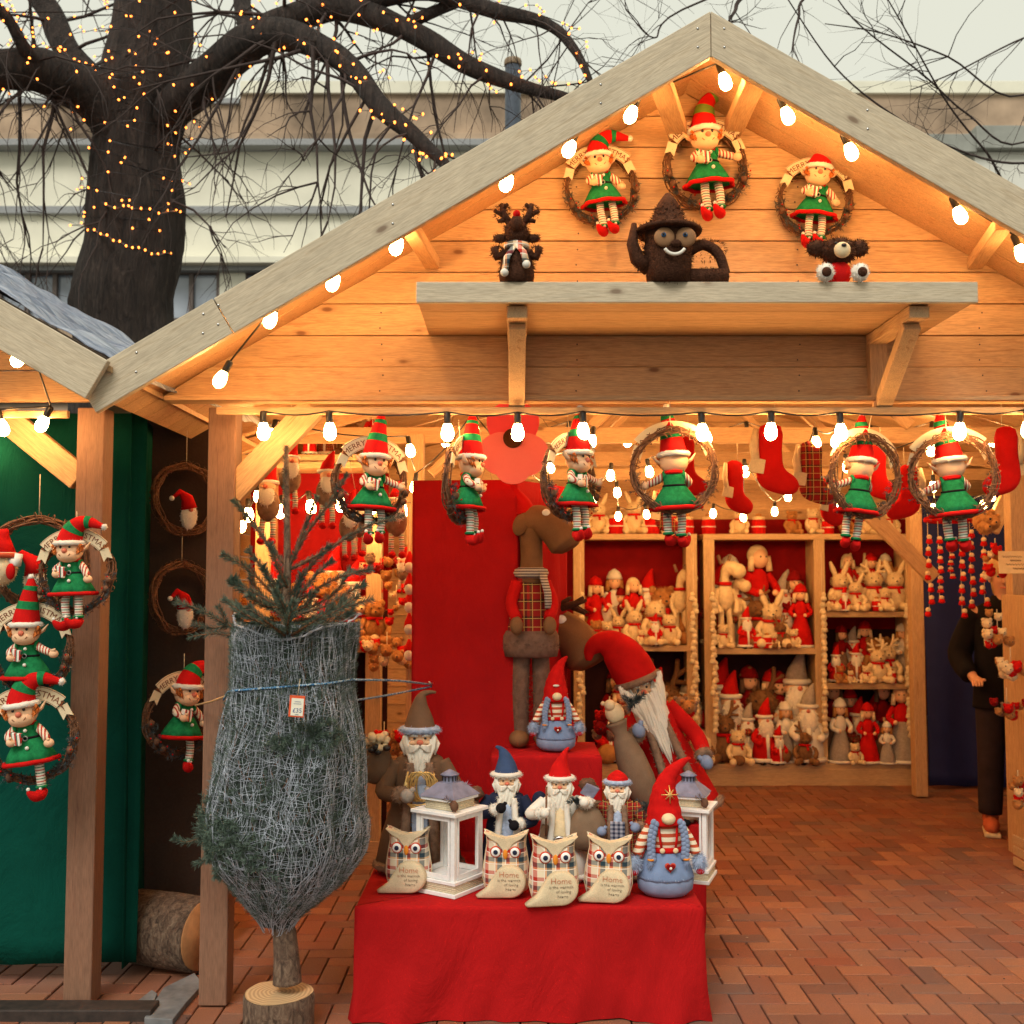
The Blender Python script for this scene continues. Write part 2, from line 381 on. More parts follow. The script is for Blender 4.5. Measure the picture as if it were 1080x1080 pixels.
base = mixc(n, ramp(n, f3, [(.4, (0, 0, 0)), (.75, (.6, .6, .6))]), base, (.17, .12, .10))
n.links.new(base, b.inputs['Base Color']); b.inputs['Roughness'].default_value = .78; bump(n, b, f2, .5, .002)
mb = MB(); rb = random.Random(3)
BW = .1
def brick(x, y, hx):
    w_, d = (.2, .1) if hx else (.1, .2)
    g = .003; z = .014 + rb.uniform(-.0016, .0016); t = rb.uniform(-.001, .001); e = .003
    x0, x1, y0, y1 = x + g, x + w_ - g, y + g, y + d - g
    vs = [(x0, y0, 0), (x1, y0, 0), (x1, y1, 0), (x0, y1, 0), (x0, y0, z - e), (x1, y0, z - e), (x1, y1, z - e), (x0, y1, z - e),
          (x0 + e, y0 + e, z + t), (x1 - e, y0 + e, z - t), (x1 - e, y1 - e, z - t), (x0 + e, y1 - e, z + t)]
    mb.add(vs, [(0, 1, 5, 4), (1, 2, 6, 5), (2, 3, 7, 6), (3, 0, 4, 7), (4, 5, 9, 8), (5, 6, 10, 9), (6, 7, 11, 10), (7, 4, 8, 11), (8, 9, 10, 11)], False)
for i in range(-130, 130):
    for j in range(-130, 130):
        x = (i + 2 * j) * BW; y = (i - 2 * j) * BW
        for hx, dx, dy in ((1, 0, 0), (0, 2 * BW, -BW)):
            X = x + dx; Y = y + dy
            w_ = .2 if hx else .1
            Xm = -(X + w_) + .03
            if -3.2 < Xm < 5 and 2.6 < Y < 10: brick(Xm, Y, hx)
structure(mb.build('paving', m))
mw, n, b = newmat('wet grit'); c = coords(n); n.links.new(ramp(n, noise(n, c, 30, 6), [(.3, (.015, .012, .01)), (.7, (.06, .045, .035))]), b.inputs['Base Color']); b.inputs['Roughness'].default_value = .7
mb = MB(); rg = random.Random(4)
for i in range(420):
    x = rg.uniform(-3, 4); y = rg.uniform(3.5, 8.5); mb.ball((x, y, .016), (rg.uniform(.002, .005), rg.uniform(.002, .004), .002), seg=5, rings=3)
tag(mb.build('grit', mw), 'dark grit and crumbs scattered over the brick paving', 'grit', kind='stuff')
# broken slabs, kerb timber
slab = plain('slate slab', (.16, .165, .17), .7, var=.4, sc=12, bs=.4)
for nm, outl, lb in (('broken_slab', [(152, 1078), (172, 1046), (205, 1030), (214, 1042), (196, 1062), (182, 1080)], 'large broken grey slate slab lying between the two stall posts'),
                     ('broken_slab', [(142, 1062), (160, 1048), (166, 1052), (158, 1070)], 'small grey slate fragment left of the large broken slab')):
    pts = [PG(x, y, .02) for x, y in outl]; mb = MB(); k = len(pts)
    mb.add([(p.x, p.y, .014) for p in pts] + [(p.x, p.y, .036) for p in pts], [tuple(range(k, 2 * k))] + [(i, (i + 1) % k, (i + 1) % k + k, i + k) for i in range(k)], False)
    tag(mb.build(nm, slab, bevel=.003), lb, 'slab')
mb = MB(); mb.box((-2.3, 4.08, .03), (2.0, .1, .05)); tag(mb.build('ground_timber', plain('wet black timber', (.03, .02, .016), .7, var=.5), bevel=.005), 'dark muddy timber lying on the ground in front of the green cloth', 'timber')
# scattered litter of fallen seeds
mb = MB(); rl = random.Random(9)
for i in range(60):
    p = V((rl.uniform(.8, 3.2), rl.uniform(3.7, 8), .0165)); mb.ball(p, (rl.uniform(.003, .008), .003, .0015), seg=6, rings=4)
tag(mb.build('leaf_litter', plain('dry petals', (.5, .38, .25))), 'tiny pale petals and crumbs scattered over the brick paving', 'litter', kind='stuff')

# ================================================================ MAIN STALL
YF, YW = 3.62, 4.15                      # fascia plane and gable wall plane
RX, RZ = .675, 3.53                      # ridge
SL = math.tan(R(30.6))
stall = thing('market_stall', 'large open fronted timber market stall with a lit pine gable', 'stall', (0, 0, 0))
def roofz(x): return RZ - abs(x - RX) * SL
# gable siding, board by board, cut to the slope
mb = MB(); z0 = PZ(421, YW - .02); hb = .1235; z = z0; first = True
while z < RZ - .1:
    z1 = min(z + hb, RZ - .03)
    def xl(zz): return RX - (RZ - .035 - zz) / SL
    a, c_ = xl(z), xl(z1); L = max(a, -1.34 if z < z0 + .12 else -1.30)
    L2 = max(c_, L); Rr = 2 * RX - a; R2 = 2 * RX - c_
    th = .0 if z > z0 + .02 else .02
    y0 = YW - .011 - th; y1 = YW + .012
    outl = [(L, z + .003), (min(Rr, 2.75), z + .003), (min(R2, 2.75), z1 - .002), (L2, z1 - .002)]
    mb.prism(outl, y0, y1)
    mb.box(((L + min(Rr, 2.75)) / 2, YW + .006, z1), (max(.02, min(R2, 2.75) - L2), .01, .012))
    z += hb
mb.build('gable_wall', M['pine_x'], stall, bevel=.003)
# fascia boards (local x runs along the board)
def rake(parent, mat, ax, az, bx, bz, y, wd=.137, th=.03, name='fascia_board', cut=None):
    L = math.hypot(bx - ax, bz - az); ang = math.atan2(bz - az, bx - ax); mb = MB()
    t = math.tan(abs(ang))
    mb.prism([(0, 0), (L, 0), (L - (wd * t if cut == 'end' else 0), -wd), ((wd * t if cut == 'start' else 0), -wd)][::-1], -th, 0)
    o = mb.build(name, mat, parent, bevel=.003); o.location = (ax, y, az); o.rotation_euler = (0, -ang, 0); return o
lx = PX(78, YF); lz = RZ - (RX - lx) * SL
sx = PX(222, YF); szz = roofz(sx)
o = rake(stall, M['grey_x'], lx + .0, lz, sx - .002, szz, YF)                      # lower length, then the long one after the joint
o = rake(stall, M['grey_x'], sx + .002, szz, RX - .001, RZ, YF, cut='end')
o = rake(stall, M['grey_x'], RX + .001, RZ, 2.85, roofz(2.85), YF, cut='start')
# roof sheathing and felt
for sgn in (-1, 1):
    mb = MB(); xa = RX; xb = lx if sgn < 0 else 2.85
    za, zb = RZ - .012, roofz(xb) - .012
    k = 12; Y0, Y1 = YF + .002, 4.95
    for i in range(10):
        ya = Y0 + (Y1 - Y0) * i / 10; yb = Y0 + (Y1 - Y0) * (i + 1) / 10 - .003
        vs = [(xa, ya, za), (xb, ya, zb), (xb, yb, zb), (xa, yb, za)]
        t = .022
        vs = vs + [(x, y, z_ - t) for x, y, z_ in vs]
        mb.add(vs, [(0, 1, 2, 3), (7, 6, 5, 4), (0, 4, 5, 1), (1, 5, 6, 2), (2, 6, 7, 3), (3, 7, 4, 0)], False)
    mb.build('roof_boarding', M['pine_x'], stall)
    mb = MB(); vs = [(xa, Y0 - .01, za + .004), (xb, Y0 - .01, zb + .004), (xb, Y1 + .02, zb + .004), (xa, Y1 + .02, za + .004)]
    mb.add(vs + [(x, y, z_ + .008) for x, y, z_ in vs], [(3, 2, 1, 0), (4, 5, 6, 7), (0, 1, 5, 4), (1, 2, 6, 5), (2, 3, 7, 6), (3, 0, 4, 7)], False)
    mb.build('roof_felt', plain('grey roof felt', (.16, .17, .15), .9, sc=60), stall)
# purlin under the soffit on both slopes, a cleat behind the fascia
for sgn in (-1, 1):
    for q in ():
        x = RX + sgn * q; zc = roofz(x) - .012 - .022 - .035
        mb = MB(); mb.box((x, (YF + 4.9) / 2 + .02, zc), (.045, 4.9 - YF - .04, .062), Euler((0, sgn * R(29.9), 0))); mb.build('purlin', M['pine_y'], stall, bevel=.003)
# short struts between wall and roof
def strut(px0, py0, px1, py1, w_=.055, name='strut', y0=YF + .06, y1=YW - .02, mat='pine_z', d=.045):
    a = P(px0, py0, y0); c_ = P(px1, py1, y1); mb = MB(); L = (c_ - a).length
    mb.box((0, 0, L / 2), (w_, d, L)); o = mb.build(name, M[mat], stall, bevel=.004)
    o.location = a; o.rotation_mode = 'QUATERNION'; o.rotation_quaternion = (c_ - a).to_track_quat('Z', 'Y'); return o
strut(430, 236, 456, 278); strut(1058, 236, 1028, 278); strut(696, 84, 716, 142, .075); strut(797, 82, 772, 138, .075)
# posts, braces, lintel, rail
for px in (231,):
    x = PX(px, YW); mb = MB(); mb.box((0, 0, 1.13), (.105, .1, 2.24)); o = mb.build('post', M['post_z'], stall, bevel=.004); o.location = (x, YW + .055, .012)
mb = MB(); mb.box((0, 0, 1.13), (.105, .1, 2.24)); o = mb.build('post', M['post_z'], stall, bevel=.004); o.location = (2.6, YW + .055, .012)
def brace(parent, a, c_, w_, d, mat='pine_x', name='brace'):
    L = (c_ - a).length; mb = MB(); mb.box((0, 0, 0), (L, d, w_)); o = mb.build(name, M[mat], parent, bevel=.004)
    o.location = (a + c_) / 2; o.rotation_euler = (0, -math.atan2(c_.z - a.z, c_.x - a.x), 0); return o
brace(stall, P(244, 520, YW + .05), P(330, 430, YW + .05), .10, .05)
mb = MB(); mb.box((.7, YW + .045, z0 + .06), (4.1, .06, .12)); mb.build('lintel_beam', M['pine_x'], stall, bevel=.004)
mb = MB(); zr = PZ(433, 4.02); mb.box(((PX(225, 4.02) + 2.75) / 2, 4.03, zr), (2.75 - PX(225, 4.02), .022, .026)); mb.build('light_rail', M['pine_x'], stall, bevel=.002)
mb = MB(); mb.box((.7, 4.085, z0 - .01), (4.0, .09, .018)); mb.build('soffit_strip', M['pine_x'], stall, bevel=.002)
mb = MB(); rn = random.Random(8)
for k in range(9):
    zz = z0 + .03 + k * hb
    for xx in (-1.2, -.5, .25, 1.1, 1.8, 2.4):
        for dz in (0, .06):
            if abs(xx - RX) * SL < RZ - zz - .2: mb.ball((xx + rn.uniform(-.008, .008), YW - .012 - (.02 if k == 0 else 0), zz + dz), (.0035, .0015, .0035), seg=7, rings=4)
mb.build('nail_heads', plain('rusty nails', (.12, .07, .05), .5), stall)['kind'] = 'stuff'
mb = MB()
for xx in (-1.25, -1.03, -.98, -.4, .3, .63, .72, 1.2, 1.75):
    for dz in (.035, .1): mb.ball((xx, YF - .031, roofz(xx) - dz), (.0045, .002, .0045), seg=8, rings=4)
mb.build('screws', M['metal'], stall)['kind'] = 'stuff'
# the shelf on the gable
zs = PZ(308, YF); xs0, xs1 = PX(437, YF), PX(1040, YF)
sh = MB(); sh.box(((xs0 + xs1) / 2, YF + .012, zs), (xs1 - xs0, .024, PZ(297, YF) - PZ(319, YF)))
so_ = sh.build('display_shelf', M['grey_x'], stall, bevel=.003)
mb = MB(); 
for i in range(4):
    ya = YF + .026 + i * (YW - .015 - YF - .026) / 4; yb = ya + (YW - .015 - YF - .026) / 4 - .003
    mb.box(((xs0 + xs1) / 2, (ya + yb) / 2, zs - .02), (xs1 - xs0 - .01, yb - ya, .022))
mb.build('shelf_board', M['pine_x'], so_, bevel=.002)
for px in (545, 930):
    x = PX(px, YW - .05); mb = MB(); z_t = zs - .034
    mb.prism([(-.035, 0), (.035, 0), (.035, 0), (-.035, 0)], 0, 0.001) if 0 else None
    zb_ = PZ(419, YW - .06)
    mb.box((0, YW - .045, (z_t + zb_) / 2), (.066, .05, z_t - zb_))
    q = mb.build('bracket', M['post_z'] if 0 else M['pine_z'], so_, bevel=.003); q.location.x = x
    mb = MB(); mb.box((0, (YF + YW) / 2, z_t - .022), (.07, YW - YF - .09, .042)); mb.build('bracket_arm', M['pine_y'], q, bevel=.003)
    mb = MB(); a = V((0, YF + .12, z_t - .05)); c_ = V((0, YW - .075, z_t - .3)); L = (a - c_).length
    mb.box(((a + c_) / 2), (.06, .04, L), Euler((math.atan2(c_.y - a.y, a.z - c_.z) * 1, 0, 0))); mb.build('bracket_strut', M['pine_z'], q, bevel=.003)

# ================================================================ HALL BEHIND (interior of the stall)
HX0, HX1, HY1, HR, HRX = -1.7, 4.7, 9.0, 3.2, 1.35
def hz(x): return HR - abs(x - HRX) * .28
mb = MB(); z = 0.01
while z < 3.3:
    z1 = z + .145; hw = (HR - z) / .28 if z > 2.2 else 9
    a = max(HX0, HRX - hw); c_ = min(HX1, HRX + hw)
    if c_ > a: mb.box(((a + c_) / 2, HY1 + .01, (z + z1) / 2), (c_ - a, .02, z1 - z - .004)); mb.box(((a + c_) / 2, HY1 - .004, z1), (c_ - a, .012, .012))
    z = z1
mb.build('rear_wall', M['pine_x'], stall, bevel=.003)
for x in (HX0, HX1):
    mb = MB(); z = .01
    while z < 2.25:
        mb.box((x, (4.95 + HY1) / 2, z + .07), (.02, HY1 - 4.97, .141)); z += .145
    mb.build('side_wall', M['pine_y'], stall, bevel=.003)
for sgn in (-1, 1):
    xb = HX0 if sgn < 0 else HX1; mb = MB()
    for i in range(30):
        ya = 4.25 + (HY1 - 4.25) * i / 30; yb = 4.25 + (HY1 - 4.25) * (i + 1) / 30 - .004
        vs = [(HRX, ya, HR), (xb, ya, hz(xb)), (xb, yb, hz(xb)), (HRX, yb, HR)]
        mb.add(vs + [(x, y, z_ + .02) for x, y, z_ in vs], [(3, 2, 1, 0), (4, 5, 6, 7), (0, 1, 5, 4), (1, 2, 6, 5), (2, 3, 7, 6), (3, 0, 4, 7)], False)
    mb.build('ceiling_boarding', M['pine_x'], stall)
    # rear part of the outer roof
    mb = MB(); vs = [(HRX, 4.9, HR + .03), (xb + sgn * .15, 4.9, hz(xb) + .03), (xb + sgn * .15, HY1 + .2, hz(xb) + .03), (HRX, HY1 + .2, HR + .03)]
    mb.add(vs + [(x, y, z_ + .02) for x, y, z_ in vs], [(3, 2, 1, 0), (4, 5, 6, 7), (0, 1, 5, 4), (1, 2, 6, 5), (2, 3, 7, 6), (3, 0, 4, 7)], False)
    mb.build('roof_felt', plain('grey roof felt', (.16, .17, .15)), stall)
    for Y in (5.0, 6.1, 7.3, 8.4):
        brace(stall, V((HRX + sgn * .02, Y, HR - .045)), V((xb - sgn * .02, Y, hz(xb) - .045)), .07, .045, name='rafter')
for Y in (5.0, 6.1, 7.3, 8.4):
    mb = MB(); mb.box(((HX0 + HX1) / 2, Y + .05, 2.42), (HX1 - HX0, .04, .09)); mb.build('tie_beam', M['pine_x'], stall, bevel=.003)
    for dx, tx in ((-.9, -.25), (.9, .25)):
        brace(stall, V((HRX + dx, Y + .02, 2.47)), V((HRX + tx, Y + .02, 3.08)), .06, .04, name='truss_brace')
brace(stall, P(455, 500, 5.6), P(505, 452, 5.6), .05, .04, name='brace')
for Y, px0, py0, px1, py1 in ((7.35, 985, 610, 915, 540), (7.35, 1045, 560, 1075, 500)):
    brace(stall, P(px0, py0, Y), P(px1, py1, Y), .1, .05, name='brace')
for px, Y in ((438, 6.0), (965, 8.1), (1072, 6.5), (330, 6.9)):
    x = PX(px, Y); mb = MB(); mb.box((0, 0, 1.2), (.09, .09, 2.38)); o = mb.build('inner_post', M['pine_z'], stall, bevel=.004); o.location = (x, Y, .015)

# ================================================================ LEFT STALL
left = thing('market_stall', 'neighbouring timber stall at the left edge with green cloth inside', 'stall', (0, 0, 0))
def lroof(x): return PZ(320, YF - .04) - (x - PX(0, YF - .04)) * .57
yl = YF - .045
ax = -3.4; bx = PX(112, yl)
rake(left, M['grey_x'], ax, lroof(ax), bx, lroof(bx), yl, wd=.145, cut=None)
mb = MB(); z = PZ(425, YW)
while z < lroof(-3.3):
    z1 = z + .1235; xr = min(PX(112, YW), (lroof(0) - .06 - z1) / .57)
    mb.prism([(-3.4, z + .003), (min(PX(112, YW), (lroof(0) - .06 - z) / .57), z + .003), (xr, z1 - .002), (-3.4, z1 - .002)], YW - .012, YW + .012)
    z = z1
mb.build('gable_wall', M['pine_x'], left, bevel=.003)
mb = MB()
for i in range(8):
    ya = yl + .002 + i * .3; yb = ya + .297
    vs = [(ax, ya, lroof(ax) - .014), (bx, ya, lroof(bx) - .014), (bx, yb, lroof(bx) - .014), (ax, yb, lroof(ax) - .014)]
    mb.add(vs + [(x, y, z_ - .02) for x, y, z_ in vs], [(0, 1, 2, 3), (7, 6, 5, 4), (0, 4, 5, 1), (1, 5, 6, 2), (2, 6, 7, 3), (3, 7, 4, 0)], False)
mb.build('roof_boarding', M['pine_x'], left)
mb = MB(); mb.box((0, 0, 1.13), (.105, .1, 2.24)); o = mb.build('post', M['post_z'], left, bevel=.004); o.location = (PX(94, YW) - .01, YW + .055, .012)
mb = MB(); mb.box((-2.4, 4.03, PZ(437, 4.03)), (2.0 + 2 * (PX(68, 4.03) + 2.4) - 2.0 if 0 else 2 * (PX(68, 4.03) + 2.4), .022, .026)); mb.build('light_rail', M['pine_x'], left, bevel=.002)
brace(left, P(85, 505, YW + .05), P(5, 440, YW + .05), .10, .05)
brace(left, P(140, 395, YW - .15), P(200, 400, YW + .2), .06, .04, name='rail')
# crumpled blue tarpaulin over its roof
mt, n, b = newmat('blue tarpaulin sheet'); c = coords(n, (1, 1, 1)); f = noise(n, c, 3.5, 8, .65, 1.5)
mp = coords(n, (2, 7, 3), (0, 0, R(25))); f1 = noise(n, mp, 2.2, 6, .6, 1.2)
n.links.new(ramp(n, f1, [(.3, (.10, .13, .2)), (.45, (.22, .27, .38)), (.62, (.5, .54, .62)), (.7, (.25, .3, .42))]), b.inputs['Base Color']); b.inputs['Roughness'].default_value = .38; bump(n, b, f1, .9, .05)
mb = MB(); nx, ny = 60, 50; vs = []; rt = random.Random(5)
from mathutils import noise as mn
for j in range(ny):
    for i in range(nx):
        x = ax + .2 + (PX(122, yl) - ax - .2) * i / (nx - 1); k = j / (ny - 1); y = yl + .03 + k * 2.3
        zz = lroof(x) + .006 + .10 * k * (1 - .25 * (i / nx)) + abs(mn.noise(V((x * 5, y * 2.2 + x * 2, 0)))) * .05 + mn.noise(V((x * 11, y * 5, 3))) * .014
        if i == nx - 1: zz -= .02
        vs.append((x + .1 * k, y, zz))
mb.add(vs, [(j * nx + i, j * nx + i + 1, (j + 1) * nx + i + 1, (j + 1) * nx + i) for j in range(ny - 1) for i in range(nx - 1)])
o = mb.build('roof_tarpaulin', mt); tag(o, 'crumpled blue grey tarpaulin over the roof of the left stall', 'tarpaulin')
s_ = o.modifiers.new('s', 'SOLIDIFY'); s_.thickness = .003

# ---------------------------------------------------------------- cloths
def drape(name, mat, p0, p1, ztop, zbot, amp=.012, fr=14, label='', cat='cloth', flare=.05, nx=70, nz=24, seed=0):
    p0 = V(p0); p1 = V(p1); t = (p1 - p0); L = t.length; t.normalize(); nn = V((t.y, -t.x, 0)); vs = []
    for j in range(nz):
        k = j / (nz - 1)
        for i in range(nx):
            q = i / (nx - 1); d = amp * (math.sin(fr * q * L + seed + 1.5 * math.sin(3 * q * L)) * (.4 + .9 * k)) + amp * 1.4 * mn.noise(V((q * L * 3, k * 2, seed)))
            d += flare * max(0, k - .8) * 2 * (.5 + mn.noise(V((q * L * 4, 1, seed))))
            p = p0 + t * (q * L) + nn * d; vs.append((p.x, p.y, ztop + (zbot - ztop) * k + (.02 * mn.noise(V((q * L * 5, seed, 0))) if j == nz - 1 else 0)))
    mb = MB(); mb.add(vs, [(j * nx + i, j * nx + i + 1, (j + 1) * nx + i + 1, (j + 1) * nx + i) for j in range(nz - 1) for i in range(nx - 1)])
    o = mb.build(name, mat); s_ = o.modifiers.new('s', 'SOLIDIFY'); s_.thickness = .003
    return tag(o, label, cat) if label else o
gx = PX(118, 4.5)
drape('cloth_backdrop', M['greencloth'], (-3.3, 4.42, 0), (gx + .16, 4.42, 0), 2.28, .09, .006, 7, 'deep green cloth backdrop behind the elf wreaths in the left stall')
drape('green_curtain', M['greencloth'], (PX(138, 4.44) , 4.40, 0), (PX(156, 4.8), 4.84, 0), 2.28, .07, .008, 20, 'narrow green cloth return hanging beside the dark tarpaulin', 'cloth', nx=30)
drape('tarpaulin_wall', M['browncloth'], (PX(148, 4.9), 4.92, 0), (PX(252, 4.9), 4.9, 0), 2.5, .04, .01, 8, 'dark brown tarpaulin wall closing the gap between the two stalls', 'tarpaulin')
drape('blue_curtain', M['bluecloth'], (PX(975, 8.4), 8.42, 0), (PX(1100, 8.4), 8.4, 0), 2.25, .04, .02, 11, 'dark blue curtain hanging right of the toy shelves', 'curtain')
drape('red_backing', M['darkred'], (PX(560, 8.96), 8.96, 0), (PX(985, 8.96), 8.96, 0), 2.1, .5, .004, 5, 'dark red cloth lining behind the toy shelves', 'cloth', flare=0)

# ================================================================ SHELF UNITS
M['gloom'] = fabric('painted bay shade cloth', (.035, .012, .012), var=.3)  # shade of the lower bays, put into the back panel's colour
def shelf_unit(label, x0, x1, Y, depth, ztop, cols, boards, label2='shelf unit', back=True):
    """cols: x positions of uprights; boards: list of (xa, xb, z)"""
    t = thing('shelf_unit', label, 'shelf unit', (x0, Y, .014)); th = .05
    for xa in cols:
        mb = MB(); mb.box((xa - x0, .03, ztop / 2), (.085, .03, ztop)); mb.build('upright', M['pale_z'], t, bevel=.002)
        mb = MB(); mb.box((xa - x0, depth / 2 + .03, ztop / 2), (.03, depth - .03, ztop)); mb.build('side_panel', M['pale_z'], t, bevel=.002)
    for xa, xb, z in boards:
        mb = MB(); mb.box(((xa + xb) / 2 - x0, depth / 2 + .005, z - .022), (xb - xa, depth - .01, .044)); mb.build('shelf_board', M['pale_x'], t, bevel=.002)
    mb = MB(); mb.box(((x0 + x1) / 2 - x0, .02, .06), (x1 - x0, .03, .13)); mb.build('plinth', M['pale_x'], t, bevel=.002)
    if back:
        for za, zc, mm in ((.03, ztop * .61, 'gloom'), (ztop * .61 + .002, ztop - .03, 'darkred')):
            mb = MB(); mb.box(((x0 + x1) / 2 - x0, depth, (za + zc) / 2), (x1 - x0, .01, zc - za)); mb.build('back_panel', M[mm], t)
    return t
YS = 8.55
sz = lambda py: PZ(py, YS) - .014
ux0, ux1 = PX(604, YS), PX(736, YS)
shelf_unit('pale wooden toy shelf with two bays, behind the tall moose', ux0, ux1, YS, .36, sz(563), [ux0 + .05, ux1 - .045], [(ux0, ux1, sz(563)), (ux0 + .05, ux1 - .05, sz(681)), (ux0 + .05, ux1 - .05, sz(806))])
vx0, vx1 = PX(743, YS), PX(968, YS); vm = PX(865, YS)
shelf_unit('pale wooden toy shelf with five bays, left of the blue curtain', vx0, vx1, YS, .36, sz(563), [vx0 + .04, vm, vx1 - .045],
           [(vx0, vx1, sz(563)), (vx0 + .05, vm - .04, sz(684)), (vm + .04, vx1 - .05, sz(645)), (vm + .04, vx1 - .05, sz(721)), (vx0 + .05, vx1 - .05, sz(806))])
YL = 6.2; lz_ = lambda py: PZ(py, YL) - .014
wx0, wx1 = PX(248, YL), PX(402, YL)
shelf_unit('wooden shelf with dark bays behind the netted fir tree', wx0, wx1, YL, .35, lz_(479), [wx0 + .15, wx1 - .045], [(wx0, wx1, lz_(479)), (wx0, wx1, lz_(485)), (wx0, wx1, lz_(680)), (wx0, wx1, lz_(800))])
# ================================================================ BUILDING BEHIND
YB = 20.0
stone = plain('pale render', (.74, .72, .60), .85, var=.08, sc=1.5, bs=.1); sdark = plain('weathered sandstone', (.36, .26, .18), .9, var=.65, sc=.7, bs=.2); slead = plain('lead grey trim', (.28, .29, .30), .7, var=.15)
def bbox(name, px0, px1, py0, py1, Y, d, mat, par, bev=.01):
    x0, x1 = PX(px0, Y), PX(px1, Y); za, zb = PZ(py1, Y), PZ(py0, Y); mb = MB()
    mb.box(((x0 + x1) / 2, Y + d / 2, (za + zb) / 2), (x1 - x0, d, zb - za)); return mb.build(name, mat, par, bevel=bev)
hall = thing('building', 'long pale rendered building with a sandstone parapet behind the big tree', 'building', (0, YB, 0))
def bpart(*a, **k):
    o = bbox(*a, **k); o.location = (0, -YB, 0); return o
bpart('wall', -420, 1500, 224, 272, YB, 6, stone, hall)
bpart('wall', -420, 1500, 152, 218, YB + .02, 6, stone, hall)
bpart('wall', -420, 1500, 345, 620, YB + .1, 6, sdark, hall)
bpart('moulding', -420, 1500, 217, 225, YB - .12, 1, slead, hall)
bpart('cornice', -420, 1500, 146, 153, YB - .3, 1, slead, hall)
bpart('cornice', -420, 1500, 140, 147, YB - .2, 1, sdark, hall)
bpart('parapet', 245, 1500, 97, 141, YB - .02, .6, sdark, hall)
bpart('parapet', -420, 244, 108, 141, YB - .02, .6, sdark, hall)
bpart('coping', 245, 1500, 85, 98, YB - .1, .8, stone, hall)
bpart('coping', -420, 244, 103, 109, YB - .1, .8, slead, hall)
bpart('ledge', -420, 1500, 270, 277, YB - .35, 1, stone, hall)
bpart('ledge', -420, 1500, 276, 285, YB - .15, 1, slead, hall)
g_, n, b = newmat('window glass'); b.inputs['Base Color'].default_value = (.30, .35, .42, 1); b.inputs['Roughness'].default_value = .12; b.inputs['Specular IOR Level'].default_value = .8
f = noise(n, coords(n), .8, 3); n.links.new(ramp(n, f, [(.35, (.16, .19, .24)), (.65, (.42, .47, .55))]), b.inputs['Base Color'])
frm = plain('brown window frame', (.10, .075, .065), .6)
px = -330
while px < 1300:
    fr = thing('window', None, None); fr.parent = hall; mbf = MB(); x0, x1 = px, px + 118
    Y = YB + .08
    for a_, b_, c_, d_ in ((x0, x1, 285, 290), (x0, x1, 336, 340), (x0, x1, 420, 425)): 
        mbf.box((PX((a_ + b_) / 2, Y), Y, (PZ(c_, Y) + PZ(d_, Y)) / 2), (PX(b_, Y) - PX(a_, Y), .12, PZ(c_, Y) - PZ(d_, Y)))
    for q in range(5):
        xx = x0 + (x1 - x0) * q / 4; mbf.box((PX(xx, Y), Y - .005, (PZ(285, Y) + PZ(420, Y)) / 2), (.08, .1, PZ(285, Y) - PZ(420, Y)))
    bpy.data.objects.remove(fr); fo = mbf.build('window', frm, hall); fo.location = (0, -YB, 0)
    mbp = MB(); mbp.box((PX((x0 + x1) / 2, Y), Y + .05, (PZ(286, Y) + PZ(420, Y)) / 2), (PX(x1, Y) - PX(x0, Y), .03, PZ(286, Y) - PZ(420, Y))); mbp.build('pane', g_, fo)
    bpart('pier', x1, x1 + 28, 285, 345, YB + .02, .4, stone, hall)
    px += 146
wing = thing('building', 'cream building with stepped grey coping at the upper right', 'building', (0, 17, 0))
def wpart(*a, **k):
    o = bbox(*a, **k); o.location = (0, -17, 0); return o
wpart('wall', 960, 1500, 158, 620, 17.0, 3, plain('cream render', (.66, .66, .6), .85, var=.07, sc=2), wing)
wpart('coping', 955, 1043, 141, 160, 16.8, 3.3, plain('grey coping', (.3, .31, .28), .8, var=.2, sc=3), wing)
wpart('coping', 1043, 1500, 132, 156, 16.75, 3.4, plain('grey coping', (.3, .31, .28)), wing)
wpart('pilaster', 1040, 1500, 160, 620, 16.9, 1, plain('cream render', (.5, .49, .43)), wing)
# grey steel pole
mb = MB(); x = PX(541, 7.5); mb.tube([(x, 9.3, 0), (x, 9.3, PZ(70, 9.3))], .07, 16); x0_ = PX(541, 9.3)
mb = MB(); mb.tube([(x0_, 9.3, 0), (x0_, 9.3, PZ(70, 9.3))], .07, 18); po = mb.build('lamp_pole', plain('dark blue grey steel', (.06, .075, .10), .5, .3))
tag(po, 'dark blue grey steel pole rising behind the left roof slope', 'pole')
mb = MB(); mb.lathe([(.074, 0), (.078, .01), (.078, .045), (.07, .06), (.0, .062)], 18, (x0_, 9.3, PZ(70, 9.3))); mb.build('pole_cap', plain('rusty cap', (.25, .17, .1)), po)

# ================================================================ TREES
mk, n, b = newmat('rough bark'); c = coords(n, (11, 11, 2.2)); f = noise(n, c, 2.4, 9, .7, .8)
n.links.new(ramp(n, f, [(.35, (.014, .009, .008)), (.55, (.05, .034, .028)), (.75, (.13, .095, .075))]), b.inputs['Base Color']); b.inputs['Roughness'].default_value = .9; bump(n, b, f, 1.0, .09)
mtw = plain('twig bark', (.045, .028, .024), .85, var=.3); mtw2 = mtw
def smooth(pts, rs, n=6):
    out = []; ro = []
    for i in range(len(pts) - 1):
        p0 = pts[max(i - 1, 0)]; p1 = pts[i]; p2 = pts[i + 1]; p3 = pts[min(i + 2, len(pts) - 1)]
        for k in range(n):
            t = k / n
            out.append(.5 * ((2 * p1) + (p2 - p0) * t + (2 * p0 - 5 * p1 + 4 * p2 - p3) * t * t + (3 * p1 - p0 - 3 * p2 + p3) * t ** 3)); ro.append(rs[i] * (1 - t) + rs[i + 1] * t)
    return out + [pts[-1]], ro + [rs[-1]]
